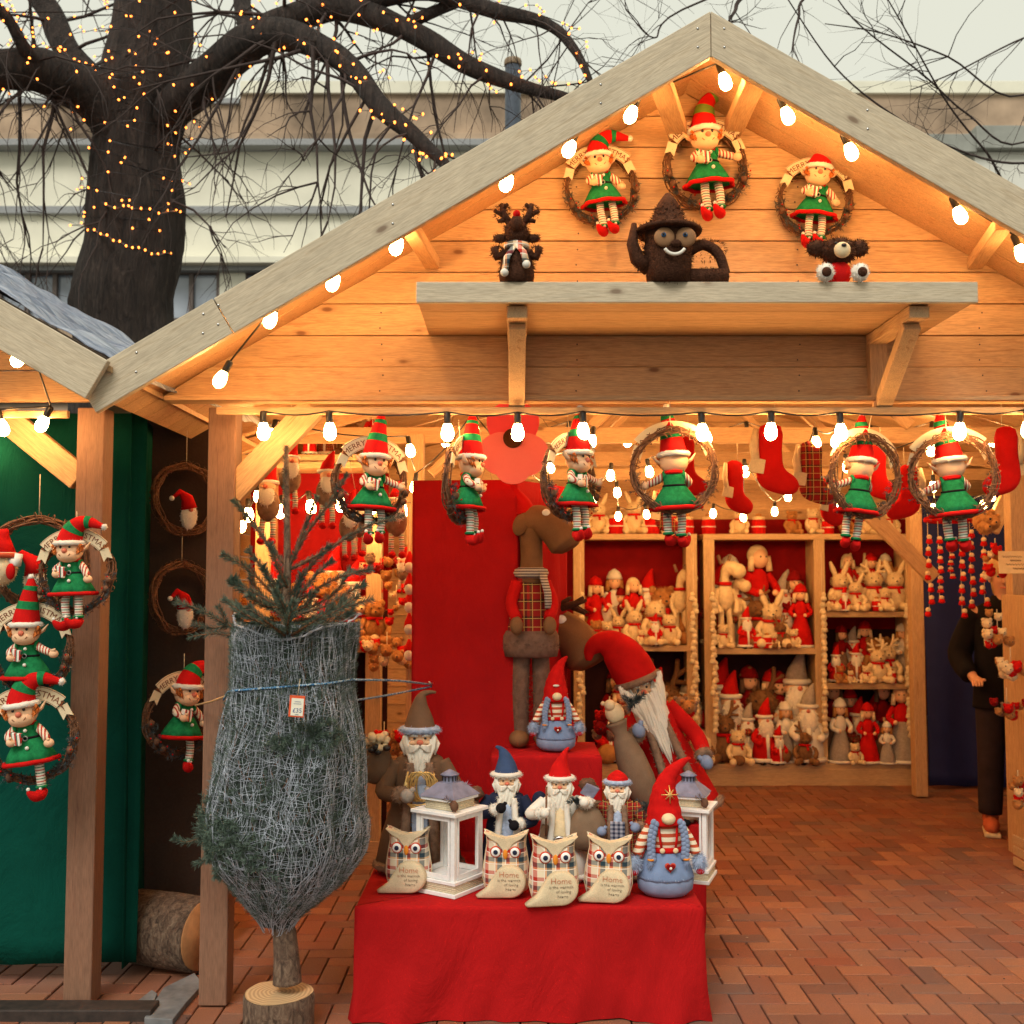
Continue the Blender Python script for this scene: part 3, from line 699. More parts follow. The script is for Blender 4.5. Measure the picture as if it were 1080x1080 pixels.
def limbpts(pl):
    pts = [P(x, y, Y) for x, y, r, Y in pl]; rs = [r * Y / F for x, y, r, Y in pl]; return smooth(pts, rs)
limbs = [
    [(128, 470, 55, 9), (130, 350, 52, 9), (137, 270, 50, 9), (143, 190, 49, 9), (150, 110, 47, 9), (158, 40, 42, 9), (165, -60, 36, 9), (160, -260, 24, 9.2), (180, -480, 10, 9.5)],
    [(128, 150, 26, 8.9), (95, 105, 26, 8.7), (45, 78, 24, 8.4), (-20, 70, 20, 8.1), (-120, 20, 14, 7.8), (-260, -60, 6, 7.5)],
    [(120, 110, 16, 9.1), (75, 55, 14, 9.3), (40, -10, 13, 9.5), (0, -90, 9, 9.8)],
    [(165, 130, 22, 8.9), (205, 95, 22, 8.6), (245, 60, 21, 8.2), (290, 35, 18, 7.9), (340, 52, 14, 7.6), (375, 78, 12, 7.4), (405, 115, 11, 7.2), (440, 145, 9, 7.0), (470, 175, 6, 6.9), (500, 215, 3, 6.8)],
    [(250, 50, 16, 8.2), (300, 18, 16, 8.1), (365, 10, 15, 8.0), (420, 28, 12, 7.8), (480, 62, 11, 7.6), (530, 85, 8, 7.5), (590, 100, 6, 7.4), (640, 118, 3, 7.3)],
    [(365, 8, 10, 8.0), (440, -8, 9, 7.7), (520, 10, 8, 7.5), (580, 25, 6, 7.3), (605, 50, 5, 7.2), (625, 90, 3, 7.1)],
    [(262, 40, 10, 8.3), (255, -10, 9, 8.5), (270, -90, 6, 8.7)],
    [(420, 30, 7, 7.8), (470, 8, 6, 7.7), (540, -20, 5, 7.6), (640, -60, 3, 7.4)],
    [(60, 85, 9, 8.5), (30, 60, 8, 8.2), (8, 20, 6, 8.0), (-30, -20, 4, 7.8)],
]
LP = [limbpts(l) for l in limbs]
tree = thing('bare_tree', 'big bare tree with a dark trunk wound in fairy lights', 'tree', (P(128, 470, 9).x, 9, 0))
base = V(tree.location)
mb = MB(); mb.M = Matrix.Translation(-base)
p0 = LP[0][0][0]; LP[0] = ([V((p0.x, 9, 0)), V((p0.x, 9, 1))] + LP[0][0], [.52, .45] + LP[0][1])
for i, (pts, rs) in enumerate(LP):
    pts2 = [p + V([mn.noise(p * 2 + V((k * 9, i, 0))) for k in range(3)]) * (.12 if i == 0 else .5) * r for k_, (p, r) in enumerate(zip(pts, rs))]
    n0_ = len(mb.v); sg = 40 if i == 0 else 16; mb.tube(pts2, [r * (1 + .10 * mn.noise(p * 3)) for p, r in zip(pts, rs)], sg)
    for q in range(n0_, len(mb.v)):
        c_ = pts2[(q - n0_) // sg] - base; d_ = mb.v[q] - c_; mb.v[q] = c_ + d_ * (1 + .10 * mn.noise(V((d_.x * 9, d_.y * 9, mb.v[q].z * 1.6)) + V((i * 5, 0, 0))) + .05 * mn.noise(V((d_.x * 25, d_.y * 25, mb.v[q].z * 3))))
mb.build('trunk', mk, tree)
rt = random.Random(21)
def twig(mb, p, d, L, r, depth, droop):
    n_ = 5; pts = [p]; q = d.normalized()
    for i in range(n_):
        q = (q + V([rt.uniform(-.28, .28) for _ in 'xyz']) + V((0, 0, -droop))).normalized(); pts.append(pts[-1] + q * L / n_)
    mb.tube(pts, [r * (1 - .75 * i / n_) for i in range(n_ + 1)], 3 if r < .012 else 5, cap=False)
    if depth:
        for _ in range(rt.choice((2, 3, 3))):
            k = rt.randint(1, n_); dd = (pts[k] - pts[k - 1]).normalized()
            twig(mb, pts[k], dd + V([rt.uniform(-.9, .9) for _ in 'xyz']), L * rt.uniform(.45, .75), r * .5, depth - 1, droop * rt.uniform(.4, 1.6))
mb = MB(); mb.M = Matrix.Translation(-base)
for i, (pts, rs) in enumerate(LP):
    cnt = [4, 20, 9, 26, 22, 15, 8, 9, 10][i]
    lo = 14 if i == 0 else 3
    for _ in range(cnt):
        k = rt.randint(lo, len(pts) - 1); p = pts[k]
        d = V((rt.uniform(-1, 1), rt.uniform(-.8, .8), rt.uniform(-1.1, .6)))
        twig(mb, p, d, rt.uniform(.5, 1.5), max(.005, min(.018, rs[k] * .18)), 2, rt.choice((.03, .1, .22)))
for px, py, dx, dz in ((395, 115, -.1, -1), (345, 60, .2, -1), (330, 50, .05, -1), (20, 90, 0, -1), (60, 95, -.2, -1), (435, 140, .2, -1), (360, 70, .4, -1), (5, 80, -.3, -1), (290, 45, -.3, -1)):
    twig(mb, P(px, py, 7.5 if px > 200 else 8.5), V((dx, -.1, dz)), 1.3, .018, 3, .12)
mb.build('crown', mtw, tree)
# second tree, its trunk outside the picture on the right: only its branches reach in
t2 = thing('bare_tree', 'bare tree whose thin branches reach in at the upper right', 'tree', (6.6, 8.5, 0)); base2 = V(t2.location)
mb = MB(); mb.M = Matrix.Translation(-base2)
pts, rs = smooth([V((6.6, 8.5, 0)), V((6.6, 8.5, 2)), V((6.4, 8.4, 4)), V((6.2, 8.3, 6)), V((6.0, 8.2, 8.5))], [.4, .3, .26, .2, .1]); mb.tube(pts, rs, 14)
br = [[(1160, 130, 9, 8.4), (1080, 205, 3, 8), (1040, 160, 2.5, 7.6), (1000, 110, 2, 7.3), (960, 40, 1.6, 7), (925, -20, 1.2, 6.8)],
      [(1160, 150, 6, 8.4), (1080, 172, 2.4, 7.8), (1010, 158, 2.2, 7.4), (940, 120, 2, 7.1), (880, 70, 1.6, 6.9), (825, -10, 1.2, 6.6)],
      [(1180, 60, 6, 8.3), (1080, 150, 2, 7.8), (1020, 120, 2, 7.5), (975, 80, 1.8, 7.2), (900, 20, 1.5, 7), (860, -40, 1, 6.8)],
      [(1180, 0, 5, 8.2), (1080, 100, 2, 7.7), (1000, 60, 1.8, 7.4), (930, 35, 1.4, 7.2), (870, 25, .9, 7.1)],
      [(1150, 20, 5, 8), (1080, 40, 2, 7.8), (1010, 75, 1.6, 7.5), (960, 95, 1, 7.3)],
      [(990, -70, 5, 7.8), (860, -10, 3, 7.4), (842, 20, 2.5, 7.3), (835, 55, 1.2, 7.2)],
      [(900, -80, 6, 7.8), (792, -10, 4.5, 7.4), (775, 12, 3.5, 7.3), (768, 24, 2, 7.2)],
      [(900, -60, 3, 7.8), (720, 10, 2, 7.4), (690, 40, 1.6, 7.3), (660, 10, 1, 7.2)]]
LP2 = []
for l in br:
    pts, rs = limbpts(l); rs = [q * .55 for q in rs]; LP2.append((pts, rs)); mb.tube(pts, rs, 6)
mb.tube([V((6.3, 8.3, 5.2)), P(1250, 60, 8.4), P(1180, 60, 8.3)], [.12, .08, .05], 8)
mb.tube([V((6.1, 8.3, 6.5)), P(1150, -120, 8.2), P(900, -80, 7.8)], [.12, .08, .045], 8)
mb.build('trunk', mtw2, t2)
mb = MB(); mb.M = Matrix.Translation(-base2)
for pts, rs in LP2:
    for _ in range(7):
        k = rt.randint(4, len(pts) - 1); d = (pts[k] - pts[k - 1]).normalized() + V([rt.uniform(-.8, .8) for _ in 'xyz'])
        twig(mb, pts[k], d, rt.uniform(.3, .8), .0045, 1, .03)
mb.build('crown', mtw2, t2)
# ---- fairy lights: two strings in the tree
mbl = MB(); mbl.ball((0, 0, 0), (.0085, .0085, .0105), seg=7, rings=5); fmesh = None
def fairy(label, samples, n, seed):
    t = thing('fairy_light_string', label, 'fairy lights', samples[0][0], 0, 'fairy light strings in the tree'); o0 = V(t.location); rr = random.Random(seed); pts = []
    global fmesh
    cp = MB(); cord = []
    for i in range(n):
        k = (i + rr.random()) / n * (len(samples) - 1); a, ra = samples[int(k)]; b_, _ = samples[min(int(k) + 1, len(samples) - 1)]
        p = a.lerp(b_, k - int(k)); th = rr.uniform(0, 6.28) if rr.random() < .3 else i * .55 + rr.uniform(-.8, .8)
        ax_ = (b_ - a).normalized() if (b_ - a).length > 1e-5 else V((0, 0, 1)); u = ax_.orthogonal().normalized(); w_ = ax_.cross(u)
        q = p + (u * math.cos(th) + w_ * math.sin(th)) * (ra * 1.05 + rr.uniform(.01, .09))
        if q.y > p.y + .3 * ra: q.y = p.y - abs(q.y - p.y)
        if fmesh is None:
            o = mbl.build('bulb', FAIRY, t); fmesh = o.data
        else: o = bpy.data.objects.new('bulb', fmesh); scene.collection.objects.link(o); o.parent = t
        o.location = q - o0; o.rotation_euler = (rr.uniform(-1, 1), rr.uniform(-1, 1), 0); cord.append(q - o0)
    cp.tube(cord, .003, 4, cap=False); cp.build('cord', M['blackp'], t)
tr = list(zip(*LP[0]))
vis = [s for s in tr if 2.9 < s[0].z < 6.8]
fairy('fairy light string wound round the upper trunk of the big tree', vis[len(vis) // 3:], 96, 1)
ring = []
for zz, cnt in ((3.95, 20), (4.45, 14)):
    for i in range(cnt):
        a = math.pi + math.pi * i / (cnt - 1); ring.append((V((p0.x + .03, 9, zz)) + V((0, 0, -.25 * (i / cnt)))))
t = thing('fairy_light_string', 'loops of amber fairy lights round the lower trunk of the big tree', 'fairy lights', (p0.x, 9, 3.9), 0, 'fairy light strings in the tree'); cord = []
for j, (px0, px1, py0, py1, cnt) in enumerate(((93, 186, 208, 222, 11), (86, 180, 236, 268, 15))):
    for i in range(cnt):
        k = i / (cnt - 1); Y = 9 - .55 * math.sin(math.pi * k) - .12; q = P(px0 + (px1 - px0) * k, py0 + (py1 - py0) * k + 6 * math.sin(math.pi * k) + rt.uniform(-3, 3), Y)
        o = bpy.data.objects.new('bulb', fmesh); scene.collection.objects.link(o); o.parent = t; o.location = q - V(t.location); cord.append(q - V(t.location))
mb = MB(); mb.tube([q + V((0, .03, 0)) for q in cord], .009, 5); mb.build('cord', M['blackp'], t)
fairy('fairy light string along the left hand limb of the big tree', list(zip(*LP[1]))[2:], 60, 3)
fairy('fairy light string along the arching limb that dips to the right', list(zip(*LP[3])), 88, 4)
fairy('fairy light string along the top limb reaching over the roof', list(zip(*LP[4]))[4:], 62, 5)
fairy('fairy light string on the small limb at the upper left corner', list(zip(*LP[8])) + list(zip(*LP[2])), 80, 6)
fairy('fairy light string on the thin limb beside the steel pole', list(zip(*LP[5]))[3:], 26, 7)

# ================================================================ LIGHT STRINGS ON THE STALLS
bm_ = MB(); bm_.lathe([(.006, 0), (.013, -.004), (.0195, -.02), (.0225, -.036), (.021, -.05), (.013, -.061), (.002, -.065)], 10, sx=1)
bulb_me = None; sock_me = None
def festoon(label, pts, cord=True, sag=.012, group='lamp strings on the stalls', size=1, cpts=None):
    """pts: (point of the lamp's glass centre, tilt)"""
    global bulb_me, sock_me
    t = thing('festoon_string', label, 'light string', pts[0][0], 0, group); o0 = V(t.location)
    tops = []
    for p, tx, ty in pts:
        if bulb_me is None:
            o = bm_.build('bulb', BULB, t); bulb_me = o.data
            s = MB(); s.lathe([(.0115, -.006), (.0125, 0), (.0125, .034), (.009, .04)], 12); so2 = s.build('socket', M['blackp'], o); sock_me = so2.data
        else:
            o = bpy.data.objects.new('bulb', bulb_me); scene.collection.objects.link(o); o.parent = t
            so2 = bpy.data.objects.new('socket', sock_me); scene.collection.objects.link(so2); so2.parent = o
        e = Euler((tx, ty, 0)); off = e.to_matrix() @ V((0, 0, .036)) * size
        o.location = p - o0 + off; o.rotation_euler = e; o.scale = (size,) * 3
        tops.append(p - o0 + e.to_matrix() @ V((0, 0, .075)) * size)
    if cord:
        mb = MB(); c_ = []
        for a, b_ in zip(tops, tops[1:]):
            for k in range(6): q = a.lerp(b_, k / 6); q.z -= sag * math.sin(math.pi * k / 6) * 1; c_.append(q)
        c_.append(tops[-1]); mb.tube(c_, .0035, 6); mb.build('cord', M['blackp'], t)
    return t
Yg = YF + .10
gb = [(232, 401, -.6), (285, 338, -.5), (351, 299, -.5), (418, 261, -.5), (534, 194, -.5), (600, 158, -.5), (665, 122, -.5), (765, 87, .4), (831, 123, .5), (898, 161, .5), (1013, 228, .5), (1078, 268, .5)]
festoon('string of warm lamps following the inside of the main gable roof', [(P(x, y, Yg), .0, -ty * .8) for x, y, ty in gb], cord=True, sag=-.0)
festoon('row of warm lamps hanging from the rail under the main gable', [(P(x, y + 2, 4.0), rnd.uniform(-.06, .06), rnd.uniform(-.06, .06)) for x, y in ((278, 454), (348, 454), (472, 455), (546, 455), (615, 454), (741, 455), (813, 454), (887, 455), (1012, 454), (1084, 452))], sag=.014, size=1.05)
festoon('pair of warm lamps on the left stall', [(P(19, 379, 3.75), 0, .5), (P(44, 448, 4.0), 0, .45), (P(3, 452, 4.0), 0, -.3)], sag=0.0)
inn = [(287, 460, 4.9), (433, 476, 5.2), (437, 514, 5.6), (500, 452, 5.0), (573, 520, 7.0), (573, 532, 7.3), (581, 494, 6.6), (624, 466, 5.2), (613, 528, 7.0), (625, 530, 7.4), (644, 502, 6.2), (651, 520, 6.8), (652, 545, 7.8), (682, 543, 7.8), (685, 498, 6.0), (746, 462, 5.4)]
festoon('left hand string of warm lamps inside the stall above the moose', [(P(x, y, Y), 0, rnd.uniform(-.2, .2)) for x, y, Y in inn], sag=.03)
inn = [(752, 542, 7.8), (784, 546, 7.9), (786, 498, 6.2), (817, 540, 7.8), (831, 524, 7.0), (861, 468, 5.0), (881, 466, 5.4), (883, 537, 7.6), (893, 493, 6.0), (982, 475, 5.2), (984, 514, 6.4), (984, 537, 7.4), (1037, 533, 7.4), (1046, 524, 7.0)]
festoon('right hand string of warm lamps inside the stall above the shelves', [(P(x, y, Y), 0, rnd.uniform(-.2, .2)) for x, y, Y in inn], sag=.03)
festoon('pair of unseen warm lamps added in the left stall to light the green cloth', [(P(-25, 470, 4.3), 0, .2), (P(-75, 462, 4.3), 0, 0)], sag=.02)  # lamps outside the frame, added for the glow on the green cloth
festoon('warm lamps behind the fir tree top inside the stall', [(P(272, 524, 5.6), .2, 0), (P(255, 556, 5.7), 0, .3), (P(310, 462, 5.3), 0, 0)], sag=.02)

for lab, Y, z_, xs_ in (('string of warm lamps added for glow high across the stall just inside the gable', 5.3, 2.58, [-1.3 + k * .36 for k in range(13)]), ('string of warm lamps added for glow high across the stall before the toy shelves', 7.5, 2.58, [-1.3 + k * .42 for k in range(13)]),
                        ('string of warm lamps added for glow over the shelf at the left inner wall', 6.0, 1.98, [-1.45 + k * .17 for k in range(6)])):
    festoon(lab, [(V((x, Y + .02 * math.sin(x * 9), z_ + .03 * math.sin(x * 5))), 0, rnd.uniform(-.2, .2)) for x in xs_], sag=.04, size=1.25)  # extra lamp strings added to brighten the interior
# ================================================================ ELF WREATHS
def arcpt(r, a, y): return (r * math.cos(a), y, r * math.sin(a))
def vine_ring(R_=.148, n=15, seed=1, wraps=26):
    rr = random.Random(seed); mb = MB()
    for i in range(n):
        ph = rr.uniform(0, 6.28); ph2 = rr.uniform(0, 6.28); r0 = rr.uniform(-.012, .012); yy = rr.uniform(-.012, .012); pts = []
        for k in range(49):
            a = 2 * math.pi * k / 48; q = R_ + r0 + .006 * math.sin(3 * a + ph) + .004 * math.sin(7 * a + ph2)
            pts.append(arcpt(q, a, yy + .008 * math.sin(4 * a + ph2)))
        mb.tube(pts, rr.uniform(.0022, .0038), 5, cap=False)
    for i in range(wraps):
        a = 2 * math.pi * i / wraps + rr.uniform(-.1, .1); pts = []
        for k in range(9):
            b_ = 2 * math.pi * k / 8; pts.append(arcpt(R_ + .02 * math.cos(b_), a + k * .035, .02 * math.sin(b_)))
        mb.tube(pts, .0018, 4, cap=False)
    return mb
def bend_text(txt, size, R_, amid, y, depth=.0006, sp=1.0):
    vs, fs = text_mb(txt, size, depth, sp); out = []
    for v in vs:
        a = amid - v.x / R_; r_ = R_ + v.y; out.append((r_ * math.cos(a), y - v.z, r_ * math.sin(a)))
    return out, fs
def banner(par, scale=1):
    mb = MB(); a0, a1 = R(42), R(138); r0, r1 = .140, .190; n_ = 18; vs = []
    for i in range(n_ + 1):
        a = a0 + (a1 - a0) * i / n_
        for r_ in (r0, r1):
            for y in (-.022, -.027): vs.append(arcpt(r_, a, y))
    fs = []
    for i in range(n_):
        b_ = i * 4; c_ = b_ + 4
        fs += [(b_ + 1, b_ + 3, c_ + 3, c_ + 1), (b_, c_, c_ + 2, b_ + 2), (b_ + 2, c_ + 2, c_ + 3, b_ + 3), (b_, b_ + 1, c_ + 1, c_)]
    fs += [(0, 2, 3, 1), (4 * n_, 4 * n_ + 1, 4 * n_ + 3, 4 * n_ + 2)]
    mb.add(vs, fs, False)
    for sg in (1, -1):       # swallow-tailed ends tucked behind
        am = R(90) - sg * R(56); c_ = V((math.cos(am), 0, math.sin(am))); tdir = V((sg * math.sin(R(56)) * .0 + sg * .35, 0, -.94)).normalized(); nn = V((tdir.z, 0, -tdir.x)) * sg
        p = c_ * .158 + V((-sg * .008, 0, .012)); W = .019; L = .05
        q = [p + nn * W, p - nn * W, p - nn * W + tdir * L, p + tdir * (L - .014), p + nn * W + tdir * L]
        if sg < 0: q = q[::-1]
        mb.prism([(k.x, k.z) for k in q][::-1], -.021, -.017)
    o = mb.build('banner', M['banner'], par)
    mb = MB(); v_, f_ = bend_text('MERRY CHRISTMAS', .032, .1535, R(90), -.0275, .0005, 1.0)
    mb.add(v_, f_, False)
    mb.torus((0, -.0272, 0), .187, .0008, 'y', 24, 4, a0=R(42), a1=R(138)); mb.torus((0, -.0272, 0), .143, .0008, 'y', 24, 4, a0=R(42), a1=R(138))
    mb.build('lettering', M['ink'], o); return o
def sprigs(par, seed=1, dense=1):
    rr = random.Random(seed); mb = MB(); cones = []; mr = MB()
    for a in [R(x) for x in (205, 220, 238, 255, 285, 300, 318, 335, 350, 190)]:
        c_ = V(arcpt(.15, a, -.018))
        for k in range(6):
            d = V((rr.uniform(-1, 1), rr.uniform(-.9, .1), rr.uniform(-1, 1))).normalized(); mb.needles(c_, c_ + d * .035, 26, .016, .0009, 1, rr.random())
        if rr.random() < .5: cones.append(c_ + V((0, -.018, 0)))
        mr.ball(c_ + V((rr.uniform(-.02, .02), -.028, rr.uniform(-.02, .02))), .0035, seg=6, rings=4)
    o = mb.build('fir_sprig', M['needled'], par); mr.build('berries', M['red'], o)
    for q in cones: mc = MB(); mc.ball(q, (.012, .012, .016), seg=8, rings=6, noise=.25, seed=3); mc.build('pine_cone', M['cone'], o)
ES = 1.27
def elf_figure(par, variant=0, legs=2, dz=.012):
    mark = set(par.children_recursive); elf_figure_(par, variant, legs)
    for o in set(par.children_recursive) - mark:
        for v in o.data.vertices: v.co = V((v.co.x * ES, -.05 + (v.co.y + .05) * ES, v.co.z * ES + dz))
def elf_figure_(par, variant=0, legs=2):
    """all parts hang off par, origin at ring centre, facing -Y"""
    y = -.05; hx = -.004
    hd = MB(); hd.ball((hx, y, .068), (.043, .037, .038), seg=20, rings=14); hd.ball((hx, y - .012, .052), (.036, .03, .024)); head = hd.build('head', M['skin'], par)
    e = MB(); e.ball((hx, y - .039, .066), .0085); e.build('nose', M['pink'], head)
    e = MB(); e.torus((hx, y - .0385, .066), .021, .0012, 'y', 14, 5, a0=-R(150), a1=-R(30)); e.build('mouth', M['ink'], head)
    for s in (-1, 1):
        e = MB(); e.ball((hx + s * .0145, y - .034, .078), (.0042, .003, .0048)); e.build('eye', M['blackp'], head)
        e = MB(); e.tube([(hx + s * .036, y, .062), (hx + s * .052, y + .002, .073), (hx + s * .066, y + .002, .092)], [.011, .0105, .002], 8, .5); e.build('ear', M['skin'], head)
        e = MB(); rr = random.Random(4)
        for _ in range(22):
            p = V((hx + s * rr.uniform(.026, .042), y - rr.uniform(0, .024), rr.uniform(.066, .094))); e.tube([p, p + V((s * .006, -.006, -.008)), p + V((s * .002, -.009, -.015))], [.003, .0028, .001], 4)
        e.build('hair', M['ginger'], head)
    # hat
    if variant == 0: path = [(hx, y, .085), (hx, y, .115), (.0, y, .148), (.012, y, .178), (.035, y, .196), (.066, y - .004, .2), (.088, y - .006, .196)]
    elif variant == 1: path = [(hx, y, .085), (hx + .002, y, .12), (hx + .005, y, .15), (hx + .008, y, .18), (hx + .012, y, .205), (hx + .012, y, .222), (hx + .012, y, .235)]
    else: path = [(hx, y, .085), (hx + .004, y, .112), (.012, y, .137), (.034, y, .153), (.062, y, .155), (.09, y - .004, .145), (.112, y - .006, .138)]
    pr = [.043, .037, .030, .0235, .018, .012, .006]
    sp, sr = smooth([V(p) for p in path], pr, 5)
    m_ = MB(); m_.tube(sp, sr, 18); hat = m_.build('hat', M['red'], par)
    for a_, b_ in ((8, 12), (18, 21)):
        m_ = MB(); m_.tube(sp[a_:b_ + 1], [r_ + .0012 for r_ in sr[a_:b_ + 1]], 18, cap=False); m_.build('hat_band', M['green'] if variant else M['lime'], hat)
    m_ = MB(); m_.torus((hx, y, .09), .042, .0085, 'z', 26, 8, noise=.0012); m_.fur((hx, y, .09), (.05, .05, .012), 260, .006, .001); m_.build('hat_brim', M['white'], hat)
    m_ = MB(); m_.ball(sp[-1], .0095, seg=8, rings=6, noise=.1); m_.fur(sp[-1], .009, 80, .005, .0009); m_.build('pompom', M['white'], hat)
    # tunic
    ty = y + .01; tw = MB(); tw.lathe([(.012, .04), (.026, .032), (.032, .015), (.031, -.002), (.044, -.02), (.06, -.045), (.071, -.068), (.055, -.07)], 30, (0, ty, 0), wob=-.0, sx=1, sy=.72)
    for i, v in enumerate(tw.v):
        if v.z < -.015:
            a = math.atan2(v.y - ty, v.x); k = 1 + .07 * math.sin(7 * a) * min(1, (-.015 - v.z) / .05); v.x *= k; v.y = ty + (v.y - ty) * k
    tun = tw.build('tunic', M['green'], par)
    m_ = MB(); pts = [(.0715 * (1 + .07 * math.sin(7 * a)) * math.cos(a), ty + .0715 * .72 * (1 + .07 * math.sin(7 * a)) * math.sin(a), -.071) for a in [2 * math.pi * k / 42 for k in range(43)]]
    m_.tube(pts, .0068, 7, cap=False); m_.build('hem', M['red'], tun)
    m_ = MB(); m_.torus((0, ty, .036), .022, .007, 'z', 18, 7, sy=.8); m_.build('collar', M['red'], tun)
    m_ = MB(); m_.torus((0, ty, -.004), .0325, .0035, 'z', 22, 6, sy=.74); m_.build('belt', M['blackf'], tun)
    m_ = MB(); m_.torus((0, ty - .028, -.004), .0065, .0016, 'y', 12, 5); m_.build('buckle', M['metal'], tun)
    m_ = MB(); m_.ball((.004, ty - .033, .018), .005); m_.ball((.006, ty - .041, -.03), .0055); m_.build('button', M['white'], tun)
    # arms
    for s, pts in ((-1, [(-.028, ty - .004, .026), (-.045, ty - .018, .008), (-.036, ty - .036, -.002)]), (1, [(.028, ty - .004, .026), (.052, ty - .014, .014), (.074, ty - .02, .006)] if variant != 2 else [(.028, ty - .004, .022), (.046, ty - .014, .004), (.056, ty - .022, -.016)])):
        m_ = MB(); a_, b_ = smooth([V(p) for p in pts], [.0125, .0115, .0105], 4); m_.tube(a_, b_, 10); arm = m_.build('arm', M['sleeve'], par)
        q = V(pts[-1]); d = (q - V(pts[-2])).normalized(); m_ = MB(); m_.ball(q + d * .012, (.0145, .0125, .0125)); m_.tube([q + d * .008 + V((0, -.006, .008)), q + d * .02 + V((0, -.008, .017))], [.005, .0035], 6); m_.build('hand', M['skin'], arm)
        m_ = MB(); m_.torus(pts[0], .011, .006, 'x', 12, 6); m_.build('cuff', M['green'], arm)
    m_ = MB(); m_.box((-.022, ty - .043, .0), (.036, .018, .034), Euler((0, .25, 0))); m_.build('striped_present', M['candy'], par, bevel=.003)
    # legs
    for s, off in ((-1, 0), (1, .006)):
        if legs == 1 and s < 0: continue
        x = s * .019 + .004; m_ = MB(); sp_, sr_ = smooth([V((x, ty - .006, -.06)), V((x + .003 * s, ty - .016, -.105)), V((x + .002, ty - .014, -.152 + off))], [.013, .0125, .012], 5); m_.tube(sp_, sr_, 12); leg = m_.build('leg', M['legs'], par)
        m_ = MB(); m_.torus((x + .002, ty - .014, -.15 + off), .0125, .0045, 'z', 14, 6); m_.build('cuff', M['green'], leg)
        m_ = MB(); z_ = -.165 + off; sp_, sr_ = smooth([V((x + .003, ty - .004, z_ + .004)), V((x - .002, ty - .02, z_ - .006)), V((x - .012, ty - .038, z_ - .006)), V((x - .022, ty - .048, z_ + .006)), V((x - .024, ty - .05, z_ + .014))], [.012, .0165, .0145, .008, .003], 5); m_.tube(sp_, sr_, 12); sh_ = m_.build('shoe', M['red'], leg)
        for q, w_ in (((x - .024, ty - .05, z_ + .017), .0055), ((x + .002, ty - .027, z_ + .012), .0048)): m_ = MB(); m_.ball(q, w_, seg=8, rings=6); m_.build('bell', M['white'], leg)
def elf_wreath(label, variant, loc=(0, 0, 0), legs=2, seed=1, dz=.012):
    t = thing('elf_wreath', label, 'elf wreath', loc, 0, 'elf wreaths hung round the stalls')
    vine_ring(n=11, seed=seed).build('vine_ring', M['twig'], t); banner(t); sprigs(t, seed); elf_figure(t, variant, legs, dz)
    m_ = MB(); m_.tube([(0, 0, .15), (.004, 0, .19), (0, .005, .26)], .0016, 5); m_.build('hanging_loop', M['rope'], t)
    return t
YG = YW - .045
E0 = elf_wreath('gable elf wreath nearest the roof peak, hat tip flopped to the right', 0, P(744, 178, YG), seed=1); E0.rotation_euler = (0, R(-4), R(3))
E1 = elf_wreath('right hand gable elf wreath above the little teddy bear', 2, P(859, 213, YG), seed=2); E1.scale = (.89,) * 3; E1.rotation_euler = (0, R(7), R(-4))
E2 = elf_wreath('elf wreath hanging by the big fir tree, straight pointed hat', 1, P(390, 510, 4.06), seed=3, dz=-.012); E2.scale = (.93,) * 3; E2.rotation_euler = (0, R(3), R(32))
dup(E1, 'left hand gable elf wreath above the twig reindeer and twig man', P(634, 200, YG), (0, R(-7), R(2)), .89)
dup(E2, 'elf wreath seen nearly edge on against the red cloth pillar', P(484, 510, 4.06), (0, R(2), R(74)))
dup(E2, 'elf wreath turned half sideways in front of the tall moose', P(600, 506, 4.06), (0, 0, R(48)))
E3 = elf_wreath('back to front elf wreath above the left toy shelf, leftmost of three', 1, P(711, 496, 4.06), seed=7, dz=-.05); E3.rotation_euler = (0, R(3), R(176))
dup(E3, 'back to front elf wreath between the tartan stocking and the rightmost ringed elf', P(913, 502, 4.06), (0, R(-7), R(192)), (.9, 1, .97))
dup(E3, 'back to front elf wreath beside the big red stocking at the right edge', P(1006, 502, 4.06), (0, R(6), R(172)))
dup(E1, 'topmost elf wreath overlapping the left post', P(81, 606, 3.98), (0, R(-2), R(-3)))
dup(E2, 'middle elf wreath of the column on the green cloth', P(33, 686, 4.0), (0, 0, R(4)))
E4 = elf_wreath('lowest elf wreath of the column on the green cloth, one leg dangling', 2, P(33, 778, 3.98), legs=1, seed=5); E4.rotation_euler = (0, R(-8), R(8))
dup(E4, 'dim elf wreath hanging low on the dark tarpaulin between the posts', P(188, 756, 4.55), (0, R(6), R(52)))
# rings with a plush face
def face_wreath(label, loc, rz, hatcol='red', scale=1):
    t = thing('plush_wreath', label, 'wreath', loc, rz, 'vine wreaths with plush faces'); t.scale = (scale,) * 3
    vine_ring(seed=9).build('vine_ring', M['twig'], t)
    m_ = MB(); m_.ball((.0, -.03, -.075), (.036, .03, .06)); m_.fur((0, -.03, -.075), (.036, .03, .06), 300, .008); b_ = m_.build('beard', M['beard'], t)
    m_ = MB(); m_.ball((-.005, -.055, -.05), .011); m_.build('nose', M['pink'], b_)
    m_ = MB(); m_.tube([(0, -.03, -.045), (-.01, -.03, .0), (-.045, -.03, .025), (-.08, -.035, .0)], [.036, .026, .014, .006], 12); h_ = m_.build('hat', M[hatcol], t)
    m_ = MB(); m_.ball((-.084, -.035, -.004), .011); m_.build('pompom', M['white'], h_)
    m_ = MB(); m_.tube([(0, 0, .15), (.0, 0, .3)], .0015, 5); m_.build('hanging_loop', M['rope'], t); return t
fw = face_wreath('dim vine wreath with a white bearded face, topmost on the dark tarpaulin', P(196, 526, 4.75), R(45))
